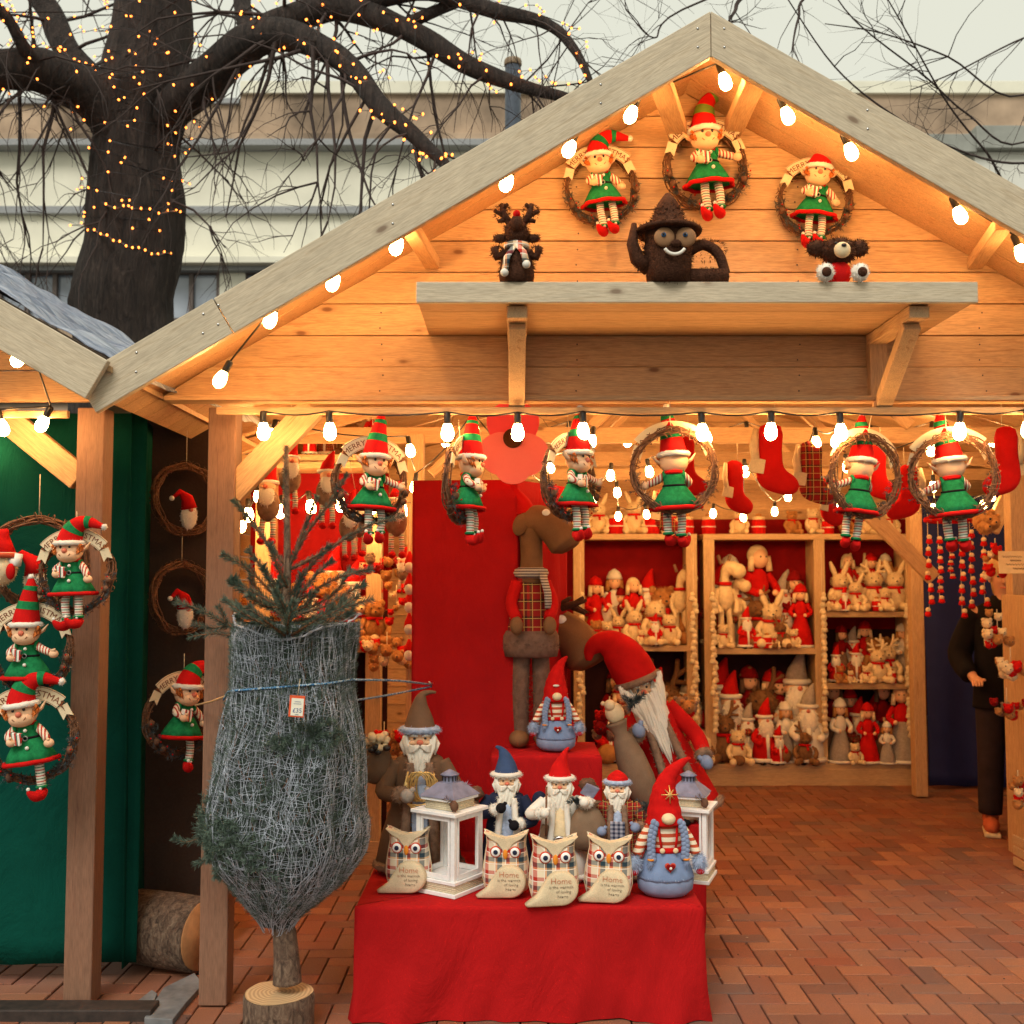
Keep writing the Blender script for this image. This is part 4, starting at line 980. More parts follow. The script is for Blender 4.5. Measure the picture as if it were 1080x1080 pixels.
dup(fw, 'dim vine wreath on the dark tarpaulin behind the fir twig', P(191, 630, 4.75), (0, 0, R(55)))
dup(fw, 'large bare topped vine wreath high on the green cloth', P(40, 592, 4.12), (0, 0, R(10)), 1.1)
# snowman plush at the extreme left
t = thing('snowman_plush', 'cream snowman plush with red hat, cut by the left edge', 'plush toy', P(2, 600, 4.0))
m_ = MB(); m_.ball((0, 0, .0), (.055, .045, .06)); m_.fur((0, 0, 0), (.055, .045, .06), 500, .008); b_ = m_.build('body', M['cream'], t)
m_ = MB(); m_.tube([(0, 0, .045), (-.01, 0, .1), (.0, 0, .13), (.02, -.01, .14)], [.05, .04, .025, .008], 14); h_ = m_.build('hat', M['red'], t)
m_ = MB(); m_.torus((0, 0, .05), .05, .01, 'z'); m_.build('scarf', M['jumper'], t)
for s in (-1, 1):
    m_ = MB(); m_.tube([(s * .04, -.01, .03), (s * .07, -.03, .02), (s * .075, -.03, .055)], [.018, .016, .014], 8); m_.build('arm', M['white'], t)
m_ = MB(); m_.ball((.05, -.04, -.01), (.016, .014, .03)); m_.build('red_mitten', M['red'], t)

# ================================================================ FIGURES ON THE GABLE SHELF
ZSH = PZ(297, YF + .15) ; YSH = YF + .045; ZT = zs + (PZ(297, YF) - PZ(319, YF)) / 2
def on_shelf(px): return V((PX(px, YSH), YSH, ZT))
t = thing('twig_reindeer', 'small reindeer of shredded bark with a checked scarf, on the gable shelf', 'figure', on_shelf(545), scale=1.08)
m_ = MB(); m_.lathe([(.052, 0), (.056, .03), (.05, .08), (.036, .115), (.02, .125)], 18); m_.fur((0, 0, .06), (.055, .055, .07), 700, .014, .0014); m_.build('body', M['dtwig'], t)
m_ = MB(); m_.ball((0, -.01, .165), (.038, .036, .044), noise=.05); m_.ball((0, -.035, .185), (.022, .03, .03)); m_.fur((0, -.01, .165), (.04, .04, .045), 500, .012, .0013); hd = m_.build('head', M['dtwig'], t)
m_ = MB(); m_.ball((0, -.052, .212), .012); m_.build('nose', M['red'], hd)
for s in (-1, 1):
    m_ = MB(); m_.ball((s * .052, 0, .15), (.022, .012, .014)); m_.fur((s * .052, 0, .15), (.022, .012, .014), 100, .009); m_.build('ear', M['dtwig'], hd)
    m_ = MB(); m_.tube([(s * .018, 0, .195), (s * .04, 0, .225), (s * .048, 0, .262)], [.012, .012, .007], 8); m_.tube([(s * .04, 0, .225), (s * .072, 0, .24)], [.01, .006], 7); m_.tube([(s * .03, 0, .212), (s * .06, 0, .205)], [.009, .006], 7); m_.tube([(s * .045, 0, .245), (s * .028, 0, .262)], [.009, .006], 7)
    m_.fur((s * .045, 0, .232), (.025, .01, .028), 160, .01); m_.build('antler', M['dtwig'], hd)
    m_ = MB(); m_.tube([(s * .035, -.01, .1), (s * .062, -.02, .085), (s * .07, -.02, .115)], [.016, .014, .014], 8); m_.fur((s * .062, -.02, .1), (.018, .016, .02), 140, .01); m_.build('arm', M['dtwig'], t)
m_ = MB(); m_.torus((0, -.004, .123), .03, .012, 'z', 18, 8); m_.tube([(.0, -.035, .12), (.02, -.062, .09), (.028, -.064, .06)], [.013, .014, .014], 8, .5); m_.tube([(-.005, -.03, .12), (-.03, -.055, .075), (-.036, -.058, .035)], [.013, .014, .014], 8, .5); sc = m_.build('scarf', M['owl'], t)
for q in ((.03, -.066, .048), (-.038, -.06, .024)): m_ = MB(); m_.ball(q, .013); m_.build('pompom', M['white'], sc)
t = thing('twig_man', 'large brown twig log man in a pointed hat waving, on the gable shelf', 'figure', on_shelf(708))
m_ = MB(); m_.lathe([(.075, 0), (.078, .06), (.082, .13), (.078, .19), (.05, .2)], 24); m_.fur((0, 0, .1), (.08, .08, .125), 1600, .016, .0015); b_ = m_.build('body', M['dtwig'], t)
m_ = MB(); m_.lathe([(.112, .178), (.116, .186), (.108, .194), (.062, .205), (.05, .245), (.034, .285), (.01, .318)], 26); m_.fur((0, 0, .19), (.112, .112, .008), 600, .012); m_.fur((0, 0, .2), (.06, .06, .09), 500, .012, lo=0); m_.build('hat', M['dtwig'], t)
for s in (-1, 1):
    m_ = MB(); m_.ball((s * .036 + .012, -.078, .142), (.035, .014, .034), seg=18); g = m_.build('goggle', fabric('cork slice', S(150, 112, 80), var=.3), t)
    m_ = MB(); m_.ball((s * .036 + .008, -.091, .146), .0085); e = m_.build('eye', M['eyeb'], g); m_ = MB(); m_.ball((s * .036 + .006, -.0985, .147), .0045); m_.build('pupil', M['blackp'], g)
m_ = MB(); m_.ball((.014, -.088, .118), (.018, .014, .012), noise=.1); m_.build('nose', M['dtwig'], t)
m_ = MB(); m_.torus((.008, -.092, .118), .038, .006, 'y', 14, 6, a0=-R(150), a1=-R(30)); m_.build('smile', M['white'], t)
m_ = MB(); m_.tube([(-.065, 0, .06), (-.108, -.01, .09), (-.124, -.012, .14), (-.118, -.014, .21)], [.03, .026, .02, .009], 10); m_.fur((-.1, -.01, .11), (.024, .022, .06), 300, .012); m_.build('raised_arm', M['dtwig'], t)
m_ = MB(); a_, b2 = smooth([V((.07, 0, .12)), V((.12, 0, .14)), V((.17, 0, .11)), V((.195, 0, .04))], [.022, .018, .018, .016], 5); m_.tube(a_, b2, 10); m_.fur((.13, 0, .12), (.07, .016, .04), 220, .01); m_.build('curved_arm', M['dtwig'], t)
m_ = MB(); m_.tube([(.07, -.005, .028), (.2, -.005, .028)], .028, 14); m_.fur((.135, -.005, .028), (.07, .029, .029), 350, .01); m_.build('log_foot', M['dtwig'], t)
t = thing('teddy_bear', 'little brown teddy bear in a red top sitting on the gable shelf', 'teddy bear', on_shelf(890), scale=1.3)
m_ = MB(); m_.ball((0, 0, .03), (.035, .03, .036)); m_.build('red_top', M['red'], t)
m_ = MB(); m_.ball((0, -.005, .088), (.046, .038, .036), noise=.03); m_.fur((0, -.005, .088), (.046, .038, .036), 700, .01, .0012); hd = m_.build('head', M['dtwig'], t)
for s in (-1, 1):
    m_ = MB(); m_.ball((s * .055, 0, .098), (.026, .016, .022)); m_.fur((s * .055, 0, .098), (.026, .016, .022), 200, .008); m_.build('ear', M['dtwig'], hd)
    m_ = MB(); m_.ball((s * .045, -.04, .022), (.023, .02, .024)); m_.fur((s * .045, -.04, .022), (.023, .02, .024), 150, .006); lg = m_.build('foot', M['white'], t); m_ = MB(); m_.ball((s * .046, -.055, .02), (.013, .01, .013)); m_.build('sole', M['dtwig'], lg)
    m_ = MB(); m_.ball((s * .016, -.04, .1), .004); m_.build('eye', M['blackp'], hd)
m_ = MB(); m_.ball((0, -.04, .082), (.022, .016, .021)); mz = m_.build('muzzle', M['cream'], hd); m_ = MB(); m_.ball((0, -.056, .09), (.007, .004, .005)); m_.build('nose', M['blackp'], hd)

# ================================================================ RED CLOTH TABLE, BOX AND PILLAR
def cloth_box(name, label, x0, x1, y0, y1, z0, z1, amp, flare, seed, cat='table', rot=0, ctr=None, seg=.018, nz=26, mat='redcloth'):
    """a box under a cloth: soft top edge, hanging folds that swing out at the hem"""
    pts = []; r_ = .025; cor = [(x0, y0), (x1, y0), (x1, y1), (x0, y1)]
    for i in range(4):
        a = V((*cor[i], 0)); b_ = V((*cor[(i + 1) % 4], 0)); L = (b_ - a).length; n_ = max(4, int(L / seg)); d = (b_ - a).normalized(); nn = V((d.y, -d.x, 0))
        for k in range(n_): 
            q = k / n_; e = min(q, 1 - q) * L; c_ = max(0, 1 - e / .04)
            pts.append((a + d * (q * L), nn, q * L + i * 3.7, c_))
    n_ = len(pts); vs = []; ctr_ = V(((x0 + x1) / 2, (y0 + y1) / 2, 0))
    for j in range(nz):
        k = j / (nz - 1)
        for p, nn, s_, c_ in pts:
            if j == 0: q = p - nn * .012; z = z1
            elif j == 1: q = p - nn * .003; z = z1 - .004
            else:
                z = z1 - .012 - (z1 - .012 - z0) * (j - 2) / (nz - 3); kk = (z1 - z) / (z1 - z0)
                f = amp * kk * (mn.noise(V((s_ * 7 + kk * .8, seed, kk * .5))) * 1.6 + mn.noise(V((s_ * 16 + kk * 2, seed, 4))) * .6)
                q = p + nn * (f + flare * kk ** 2.2 + c_ * flare * .6 * kk)
                if j == nz - 1: z += .012 * mn.noise(V((s_ * 4, 2, seed)))
            vs.append((q.x, q.y, z))
    fs = [(j * n_ + i, (j + 1) * n_ + i, (j + 1) * n_ + (i + 1) % n_, j * n_ + (i + 1) % n_) for j in range(nz - 1) for i in range(n_)]
    b0 = len(vs); tops = [i for i in range(n_)]
    vs.append((ctr_.x, ctr_.y, z1 + .001)); fs += [(i, (i + 1) % n_, b0) for i in range(n_)]
    mb = MB(); mb.add(vs, fs); o = mb.build(name, M[mat]); tag(o, label, cat); return o
TZ = .42
ty0 = 4.03; tx0 = PX(377, ty0); tx1 = PX(739, ty0); ty1 = 4.85
cloth_box('cloth_covered_table', 'low display table draped to the ground in bright red cloth', tx0, tx1, ty0, ty1, .018, TZ, .028, .008, 1)
bx0, bx1 = PX(518, 4.62), PX(634, 4.62); BZ = PZ(797, 4.62)
bo = cloth_box('cloth_covered_box', 'red cloth covered box standing on the table under the moose', bx0, bx1, 4.62, 5.02, TZ + .003, BZ, .012, .003, 2, 'box')
# tall pillar, turned so that an edge faces the camera
cx = P(545, 505, 4.86).x; mbp = MB(); w1, w2 = .47, .46; a1 = R(176); a2 = R(58); zt = PZ(506, 4.86)
c0 = V((cx, 4.86, 0)); cL = c0 + V((math.cos(a1), math.sin(a1), 0)) * w1; cR = c0 + V((math.cos(a2), math.sin(a2), 0)) * w2; cB = cL + (cR - c0)
loop = [cL, c0, cR, cB]; vs = []; nz = 24; ring_ = []
for i in range(4):
    a, b_ = loop[i], loop[(i + 1) % 4]; n_ = 24; d = (b_ - a).normalized(); nn = V((d.y, -d.x, 0))
    for k in range(n_): ring_.append((a.lerp(b_, k / n_), nn, k / n_ + i * 2))
nr = len(ring_)
for j in range(nz):
    k = j / (nz - 1); z = .015 + (zt - .015) * (1 - k)
    for p, nn, s_ in ring_:
        q = p + nn * (.010 * mn.noise(V((s_ * 5, k * 1.5, 7))) + .004 * mn.noise(V((s_ * 14, k * 3, 2)))); vs.append((q.x, q.y, z))
fs = [(j * nr + i, (j + 1) * nr + i, (j + 1) * nr + (i + 1) % nr, j * nr + (i + 1) % nr) for j in range(nz - 1) for i in range(nr)] + [tuple(range(nr))]
mbp.add(vs, fs); tag(mbp.build('cloth_covered_pillar', M['redcloth']), 'tall square pillar wrapped in bright red cloth behind the low table', 'pillar')
# small staples and a hook on the pillar
hk = P(455, 722, 4.80); mb = MB(); mb.tube([hk + V((0, .06, 0)), hk, hk + V((-.01, -.005, .012))], .005, 7); tag(mb.build('rope_hook', M['metal']), 'small steel hook on the red pillar holding the blue rope', 'hook')

# ================================================================ OWLS
def owl(label, loc, rz, m_plaid, wing=1, group='tartan owl cushions on the red table', lean=0):
    t = thing('owl_cushion', label, 'owl cushion', loc, rz, group)
    out = []; H = .235
    prof = [(.055, .004), (.078, .02), (.088, .06), (.086, .10), (.078, .15), (.072, .185), (.074, .215), (.083, .238), (.06, .228), (.03, .215), (0, .21)]
    outl = [(x, z) for x, z in prof] + [(-x, z) for x, z in prof[-2::-1]]
    outl = [outl[i] for i in range(len(outl))]; dense = []
    for i in range(len(outl)):
        a, b_ = outl[i], outl[(i + 1) % len(outl)]
        for k in range(3): dense.append((a[0] + (b_[0] - a[0]) * k / 3, a[1] + (b_[1] - a[1]) * k / 3))
    mb = MB(); mb.prism(dense[::-1], -.05, .05, puff=1); body = mb.build('body', m_plaid, t)
    mb = MB(); v_ = [(-.082, .236), (-.045, .226), (0, .213), (.045, .226), (.082, .236), (.06, .215), (.03, .198), (.006, .168), (0, .160), (-.006, .168), (-.03, .198), (-.06, .215)]
    mb.prism(v_[::-1], -.0525, -.02, puff=0); mb.build('brow', M['burlap'], t, bevel=.002)
    mb = MB(); pts = [(x * 1.0, 0, z) for x, z in dense]; mb.tube(pts + [pts[0]], .0032, 5, cap=False); mb.build('piping', M['burlap'], body)
    for s in (-1, 1):
        mb = MB(); mb.ball((s * .036, -.049, .166), (.0215, .007, .0215), seg=20); ring_ = mb.build('eye', M['owl_red'], t)
        mb = MB(); mb.ball((s * .036, -.0535, .166), (.0175, .006, .0175), seg=20); mb.build('eye_white', M['eye'], ring_)
        mb = MB(); mb.ball((s * .036, -.0585, .166), (.009, .004, .009), seg=16); mb.build('pupil', M['navy'], ring_)
    mb = MB(); mb.ball((0, -.052, .158), (.0095, .007, .018)); mb.build('beak', M['orange'], t)
    # heart-tipped burlap wing across the belly, with the motto
    w_ = []
    for k in range(24):
        a = R(-95) + R(245) * k / 23; w_.append((.018 * wing + wing * .062 * math.cos(a), .062 + .06 * math.sin(a)))
    w_ += [(-.07 * wing, .038), (-.11 * wing, .010), (-.105 * wing, .0), (-.06 * wing, .0)]
    if wing > 0: w_ = w_[::-1]
    mb = MB(); mb.prism(w_, -.082, -.036, puff=2); wg = mb.build('wing', M['burlap'], t)
    mb = MB()
    for tx_, sz_, zz in (('Home', .030, .082),): 
        v_, f_ = text_mb(tx_, sz_, .0005, 1.0, -.025 * sz_); mb.add([(v.x + .016, -.0835 - v.z, zz + v.y) for v in v_], f_, False)
    mb.build('lettering', M['redink'], wg)
    mb = MB()
    for tx_, sz_, zz, xx in (('is the warmth', .0155, .066, .016), ('of loving', .0155, .050, .024), ('hearts', .0155, .034, .022)):
        v_, f_ = text_mb(tx_, sz_, .0005, 1.0, -.025 * sz_); mb.add([(v.x + xx, -.0835 - v.z, zz + v.y) for v in v_], f_, False)
    mb.build('motto', M['greyink'], wg)
    return t
M['owl_red'] = fabric('rust felt', S(195, 70, 40), var=.08)
OY = 4.08
def tb(px, py): p = PG(px, py, TZ); return V((p.x, p.y, TZ + .002))
o1 = owl('tartan owl cushion nearest the left end, half behind the large white lantern', tb(431, 938), R(-6), M['owl'])
dup(o1, 'tartan owl cushion immediately right of the large white lantern', tb(534, 943), (0, 0, R(-4)))
dup(o1, 'tartan owl cushion in the middle of the table, in front of the white robed santa', tb(584, 951), (0, 0, R(5)), 1.03)
dup(o1, 'tartan owl cushion immediately left of the blue skirted gnome', tb(641, 948), (0, R(2), R(-6)))

# ================================================================ LANTERNS
def lantern(label, loc, rz, scale):
    t = thing('lantern', label, 'lantern', loc, rz, 'white wooden lanterns', scale); W = .2
    mb = MB(); mb.box((0, 0, .008), (W + .02, W + .02, .016)); mb.box((0, 0, .055), (W + .014, W + .014, .014)); mb.build('base', M['paintw'], t, bevel=.002)
    mb = MB()
    for k in range(5): mb.torus((0, 0, .02 + k * .0075), 1, .0042, 'z', 4, 6) if 0 else mb.tube([(x * (W / 2), y * (W / 2), .02 + k * .0075) for x, y in ((-1, -1), (1, -1), (1, 1), (-1, 1), (-1, -1))], .0042, 6)
    mb.build('rope_band', M['rope'], t)
    for x in (-1, 1):
        for y in (-1, 1):
            mb = MB(); mb.box((x * (W / 2 - .012), y * (W / 2 - .012), .19), (.02, .02, .256)); mb.build('corner_post', M['paintw'], t, bevel=.0015)
    for i in range(4):
        a = i * math.pi / 2; m3 = Matrix.Rotation(a, 3, 'Z'); mb = MB()
        mb.box(m3 @ V((0, -(W / 2 - .006), .074)), (W - .05, .01, .02), m3); mb.box(m3 @ V((0, -(W / 2 - .006), .306)), (W - .05, .01, .02), m3)
        for s in (-1, 1): mb.box(m3 @ V((s * (W / 2 - .03), -(W / 2 - .006), .19)), (.01, .01, .212), m3)
        mb.build('window_frame', M['paintw'], t, bevel=.001)
    mb = MB(); mb.box((0, 0, .325), (W + .03, W + .03, .014)); mb.box((0, 0, .375), (W - .03, W - .03, .012)); mb.build('top_plate', M['paintw'], t, bevel=.002)
    mb = MB()
    for k in range(5): mb.tube([(x * (W / 2 - .03), y * (W / 2 - .03), .337 + k * .0075) for x, y in ((-1, -1), (1, -1), (1, 1), (-1, 1), (-1, -1))], .0042, 6)
    mb.build('rope_band', M['rope'], t)
    mb = MB(); h0, h1, z0_, z1_ = W / 2 - .008, .038, .382, .435; vs = [(x * h0, y * h0, z0_) for x, y in ((-1, -1), (1, -1), (1, 1), (-1, 1))] + [(x * h1, y * h1, z1_) for x, y in ((-1, -1), (1, -1), (1, 1), (-1, 1))]
    mb.add(vs, [(3, 2, 1, 0), (4, 5, 6, 7), (0, 1, 5, 4), (1, 2, 6, 5), (2, 3, 7, 6), (3, 0, 4, 7)], False); rf = mb.build('roof', M['zinc'], t, bevel=.002)
    mb = MB(); mb.lathe([(.032, .43), (.032, .437), (.03, .44), (.03, .462), (.033, .465)], 20)
    mb.build('chimney', M['zinc'], rf)
    mb = MB()
    for k in range(12): a = k * math.pi / 6; mb.box((.0305 * math.cos(a), .0305 * math.sin(a), .451), (.004, .005, .02), Euler((0, 0, a)))
    mb.build('vent_slot', M['blackp'], rf)
    mb = MB(); mb.lathe([(.04, .463), (.04, .467), (.012, .482), (.004, .486)], 8); mb.build('chimney_cap', M['zinc'], rf)
    return t
l1 = lantern('large white wooden lantern with a lavender zinc roof at the front left of the table', tb(474, 938), R(-34), .93)
mb = MB(); mb.ball((0, 0, 0), (.016, .016, .022), noise=.2, seg=9, rings=7); mb.needles((0, 0, 0), (-.04, -.02, .03), 40, .02); mb.needles((0, 0, 0), (-.02, -.03, .04), 40, .02)
o = mb.build('pine_cone_sprig', M['cone'], l1); o.location = (.09, -.09, .36)
dup(l1, 'second white lantern, mostly hidden behind the blue skirted gnome at the table corner', V((PX(724, 4.42), 4.42, TZ + .002)), (0, 0, R(-20)), .86)
for c in []: pass
# ================================================================ SANTAS (unit height)
def beard(par, c, w_, top, length, n=90, seed=1, mat='beard', depth=.05, y=-.0):
    rr = random.Random(seed); mb = MB(); c = V(c)
    mb.ball(c + V((0, .012, top - length * .42)), (w_ * .85, depth * .8, length * .52), seg=16, rings=12)
    for i in range(n):
        a = rr.uniform(-1, 1); x0 = a * w_; z0_ = top + .03 * (abs(a) ** 2) * 2 * (w_ / .08) - rr.uniform(0, .4) * length * (1 - abs(a)) * .9; L = length * rr.uniform(.55, 1.0) * (1 - .35 * abs(a)); p = c + V((x0, -depth * .75 * math.sqrt(max(0, 1 - a * a * .8)) - rr.uniform(0, .012), z0_)); pts = []
        ph = rr.uniform(0, 6)
        for k in range(6):
            q = k / 5; pts.append(p + V((-x0 * .5 * q * q + .006 * math.sin(ph + q * 5), -.012 * math.sin(q * 3), -L * q)))
        mb.tube(pts, [.0085, .0095, .009, .007, .005, .001], 5, cap=False)
    return mb.build('beard', M[mat], par)
def santa(label, loc, rz, h, robe, trim, hatm, hatpath, hatr, mitt, under=None, pose=None, extras=None, scarf=None, leg=True, group='santa figures on the red table', tilt=(0, 0), skirt=1.0):
    t = thing('santa_figure', label, 'santa figure', loc, rz, group, h); t.rotation_euler = (tilt[0], tilt[1], rz); t.scale = (h * 1.2, h * 1.12, h) if not tilt[1] else (h,) * 3
    mb = MB(); mb.lathe([(.02, .02), (.17 * skirt, .03), (.18 * skirt, .045), (.16 * skirt, .2), (.135, .36), (.12, .48), (.125, .56), (.11, .63), (.06, .67), (.03, .68)], 36, sx=1, sy=.75)
    for v in mb.v:
        a = math.atan2(v.y, v.x); k = 1 + .05 * math.sin(8 * a + 1) * max(0, (.45 - v.z) / .45); v.x *= k; v.y *= k
    rb_ = mb.build('robe', M[robe], t)
    if under:
        mb = MB(); mb.ball((0, -.045, .33), (.07, .085, .3)); mb.build('under_robe', M[under], t)
    for s in (-1, 1):
        mb = MB(); pts = [(s * .045, -.09, .62), (s * .05, -.108, .5), (s * .06, -.122, .36), (s * .07, -.142 * max(1, skirt * .97), .2), (s * .078, -.15 * skirt, .06)]
        a_, b_ = smooth([V(p) for p in pts], [.018, .022, .022, .022, .024], 6); mb.tube(a_, b_, 8)
        for q in a_[::2]: mb.fur(q, .022, 34, .018, .0022, seed=int(q.z * 100))
        mb.build('front_trim', M[trim], rb_)
    mb = MB(); pts = [(.178 * skirt * math.cos(a), .134 * skirt * math.sin(a), .045) for a in [k * math.pi / 16 for k in range(33)]]; mb.tube(pts, .024, 8, cap=False)
    for q in pts[:-1]: mb.fur(q, .024, 26, .018, .0022, seed=int(q[0] * 999) + 5)
    mb.build('hem_trim', M[trim], rb_)
    if leg:
        for s in (-1, 1):
            mb = MB(); mb.ball((s * .05, -.1, .03), (.04, .07, .032)); mb.tube([(s * .05, -.05, .03), (s * .05, -.05, .12)], [.036, .034], 10); mb.build('boot', M['blackf'], t)
    # head
    hc = V((0, -.02, .735)); mb = MB(); mb.ball(hc, (.066, .064, .075), seg=20, rings=14); head = mb.build('head', M['skin'], t)
    mb = MB(); mb.ball(hc + V((0, -.068, -.004)), (.016, .016, .015)); mb.build('nose', M['pink'], head)
    for s in (-1, 1):
        mb = MB(); mb.ball(hc + V((s * .025, -.058, .016)), (.0065, .005, .006)); mb.build('eye', M['blackp'], head)
        mb = MB(); mb.ball(hc + V((s * .035, -.052, -.008)), (.017, .012, .012)); mb.build('cheek', M['skin'], head)
        mb = MB(); mb.tube([hc + V((s * .01, -.064, .028)), hc + V((s * .028, -.062, .036)), hc + V((s * .046, -.05, .028))], [.006, .009, .003], 6); mb.build('eyebrow', M['beard'], head)
        mb = MB()
        for k in range(7): 
            d = k * .004; mb.tube([hc + V((s * .004, -.075, -.02)), hc + V((s * .03, -.078, -.026 - d)), hc + V((s * .062, -.055, -.018 - d * 2))], [.007, .009, .002], 6)
        mb.build('moustache', M['beard'], head)
        mb = MB()
        for k in range(10): mb.tube([hc + V((s * .062, -.02 + k * .003, .03)), hc + V((s * (.076 + .001 * k), -.02, -.02)), hc + V((s * .07, -.03, -.08))], [.01, .012, .004], 6)
        mb.build('side_hair', M['beard'], head)
    beard(head, (0, -.03, 0), .072, .715, .23, 90)
    # hat
    sp, sr = smooth([V(p) for p in hatpath], hatr, 6); mb = MB(); mb.tube(sp, sr, 20); hat = mb.build('hat', M[hatm], t)
    bz = V(hatpath[0]); mb = MB(); mb.torus(bz + V((0, 0, .004)), hatr[0] * .98, .019, 'z', 26, 9); mb.fur(bz, (hatr[0] + .016, hatr[0] + .016, .02), 520, .02, .0022); mb.build('hat_brim', M[trim], hat)
    # arms
    pose = pose or {}
    for s in (-1, 1):
        el, hd_ = pose.get(s, ((.165, -.05, .46), (.085, -.16, .46)))
        pts = [V((s * .1, 0, .61)), V((s * el[0], el[1], el[2])), V((s * hd_[0], hd_[1], hd_[2]))]; mb = MB(); a_, b_ = smooth(pts, [.045, .043, .04], 6); mb.tube(a_, b_, 14); arm = mb.build('sleeve', M[robe], t)
        d = (pts[2] - pts[1]).normalized(); mb = MB(); q = pts[2]; mb.tube([q - d * .02, q + d * .012], .046, 14); mb.fur(q, .044, 200, .02, .0022); mb.build('cuff', M[trim], arm)
        mb = MB(); q = pts[2] + d * .045; mb.ball(q, (.034, .034, .04)); mb.tube([q + V((-s * .01, 0, .01)), q + V((-s * .03, -.01, .045))], [.016, .012], 8); mb.build('mitten', M[mitt], arm)
    if extras: extras(t)
    return t
def fircluster(t, name, c, n=7, L=.09, mat='needled', seed=2):
    rr = random.Random(seed); mb = MB(); c = V(c)
    for _ in range(n):
        d = V((rr.uniform(-1, 1), rr.uniform(-1, .2), rr.uniform(-.6, 1))).normalized(); mb.needles(c, c + d * L, 70, .035, .002, .9, rr.random())
    return mb.build(name, M[mat], t)
def sackof(t, c, r, name='sack', mat='sack'):
    c = V(c); mb = MB(); mb.lathe([(.3 * r[0], -r[2]), (.85 * r[0], -.85 * r[2]), (r[0], -.3 * r[2]), (.9 * r[0], .2 * r[2]), (.62 * r[0], .62 * r[2]), (.42 * r[0], .75 * r[2]), (.62 * r[0], .95 * r[2]), (.7 * r[0], 1.0 * r[2])], 26, c, sy=r[1] / r[0]); return mb.build(name, M[mat], t)
# santa with the brown hat, chain and bag
def ex1(t):
    mb = MB()
    for k in range(9):
        x = -.075 + k * .012; mb.torus((x * .5 + .02, -.15, .5), .05, .0035, 'y', 16, 5, sy=1.6, noise=.004)
    for k in range(4):
        pts = [V((-.055, -.13, .58)), V((-.06 - .006 * k, -.17, .44)), V((-.01, -.18, .37 + k * .012)), V((.06, -.17, .44)), V((.065, -.13, .57))]; a_, b_ = smooth(pts, [.004] * 5, 6); mb.tube(a_, b_, 5)
    mb.build('gold_chain', M['gold'], t)
    s = sackof(t, (-.2, .0, .62), (.075, .06, .13), 'bag', 'brownf')
    mb = MB(); rr = random.Random(3)
    for _ in range(26): mb.ball((-.2 + rr.uniform(-.05, .05), -.02 + rr.uniform(-.05, .04), .72 + rr.uniform(-.02, .05)), rr.uniform(.014, .022), seg=8, rings=6)
    mb.build('nuts', M['cream'], s); mb = MB()
    for _ in range(6): mb.ball((-.2 + rr.uniform(-.05, .05), -.07, .7 + rr.uniform(-.02, .02)), .018, seg=8, rings=6)
    mb.build('berries', M['blackp'], s)
    mb = MB(); mb.box((0, -.12, .3), (.07, .02, .4)); mb.build('blue_front', M['bluefur'], t)
t = santa('tallest santa on the table, brown felt hat, blue fur trim and gold chain', V((PX(443, 4.5), 4.52, TZ)), R(6), .72, 'brownf', 'furb', 'brownf', [(0, -.01, .79), (0, 0, .86), (.0, 0, .93), (.012, 0, .985), (.045, 0, 1.0), (.075, -.01, 1.0)], [.08, .062, .038, .02, .012, .007], 'furg', 'bluefur', extras=ex1, skirt=1.1)
for o in t.children_recursive:
    if o.name.startswith('hat_brim'): o.data.materials[0] = M['bluefur']
def ex2(t):
    s = fircluster(t, 'fir_bunch', (-.25, .02, .62), 8, .08)
    for q in ((-.2, -.06, .66), (-.22, -.06, .56)): mb = MB(); mb.ball(q, .05, noise=.2); mb.build('pine_cone', M['cone'], t)
    mb = MB(); mb.fur((-.28, 0, .69), .02, 120, .05, .003); mb.ball((-.28, 0, .69), .03); mb.build('frosted_flower', M['bluefur'], t)
    mb = MB(); mb.ball((.22, .02, .58), (.05, .03, .07)); mb.build('blue_bag', M['navy'], t)
santa('small santa in dark blue with a denim pointed hat', V((PX(534, 4.42), 4.44, TZ)), R(4), .51, 'navy', 'white', 'denimd', [(0, -.01, .79), (0, 0, .86), (-.01, 0, .93), (-.035, 0, .985), (-.07, 0, 1.005)], [.085, .066, .042, .02, .008], 'blackf', 'bluefur', extras=ex2, pose={-1: ((.17, -.06, .5), (.075, -.15, .55)), 1: ((.17, -.06, .45), (.07, -.16, .44))})
def ex3(t):
    s = sackof(t, (.18, -.1, .44), (.13, .09, .19)); fircluster(t, 'fir_bunch', (.09, -.17, .64), 6, .06); mb = MB(); mb.tube([(-.09, -.2, .38), (-.085, -.2, .76)], .007, 6); mb.build('walking_stick', M['twig'], t)
    mb = MB(); mb.torus((0, -.16, .33), .035, .012, 'y', 20, 8); mb.ball((0, -.15, .33), (.03, .01, .03)); mb.build('buckle', M['metal'], t)
    mb = MB(); mb.ball((0, -.06, .26), (.1, .09, .13)); mb.build('red_tunic', M['red'], t)
    mb = MB(); mb.box((-.12, -.12, .28), (.05, .05, .34), Euler((0, .15, 0))); mb.build('brown_strap', M['brownf'], t, bevel=.01)
santa('santa in a long white robe holding a burlap sack and stick', V((PX(590, 4.4), 4.4, TZ)), R(-3), .50, 'white', 'white', 'red', [(0, -.01, .79), (.0, 0, .86), (.015, 0, .93), (.04, 0, 1.0), (.06, 0, 1.03)], [.085, .062, .036, .016, .006], 'white', 'cream', extras=ex3, pose={-1: ((.19, -.06, .52), (.12, -.17, .55)), 1: ((.2, -.05, .6), (.17, -.15, .63))}, skirt=1.15)
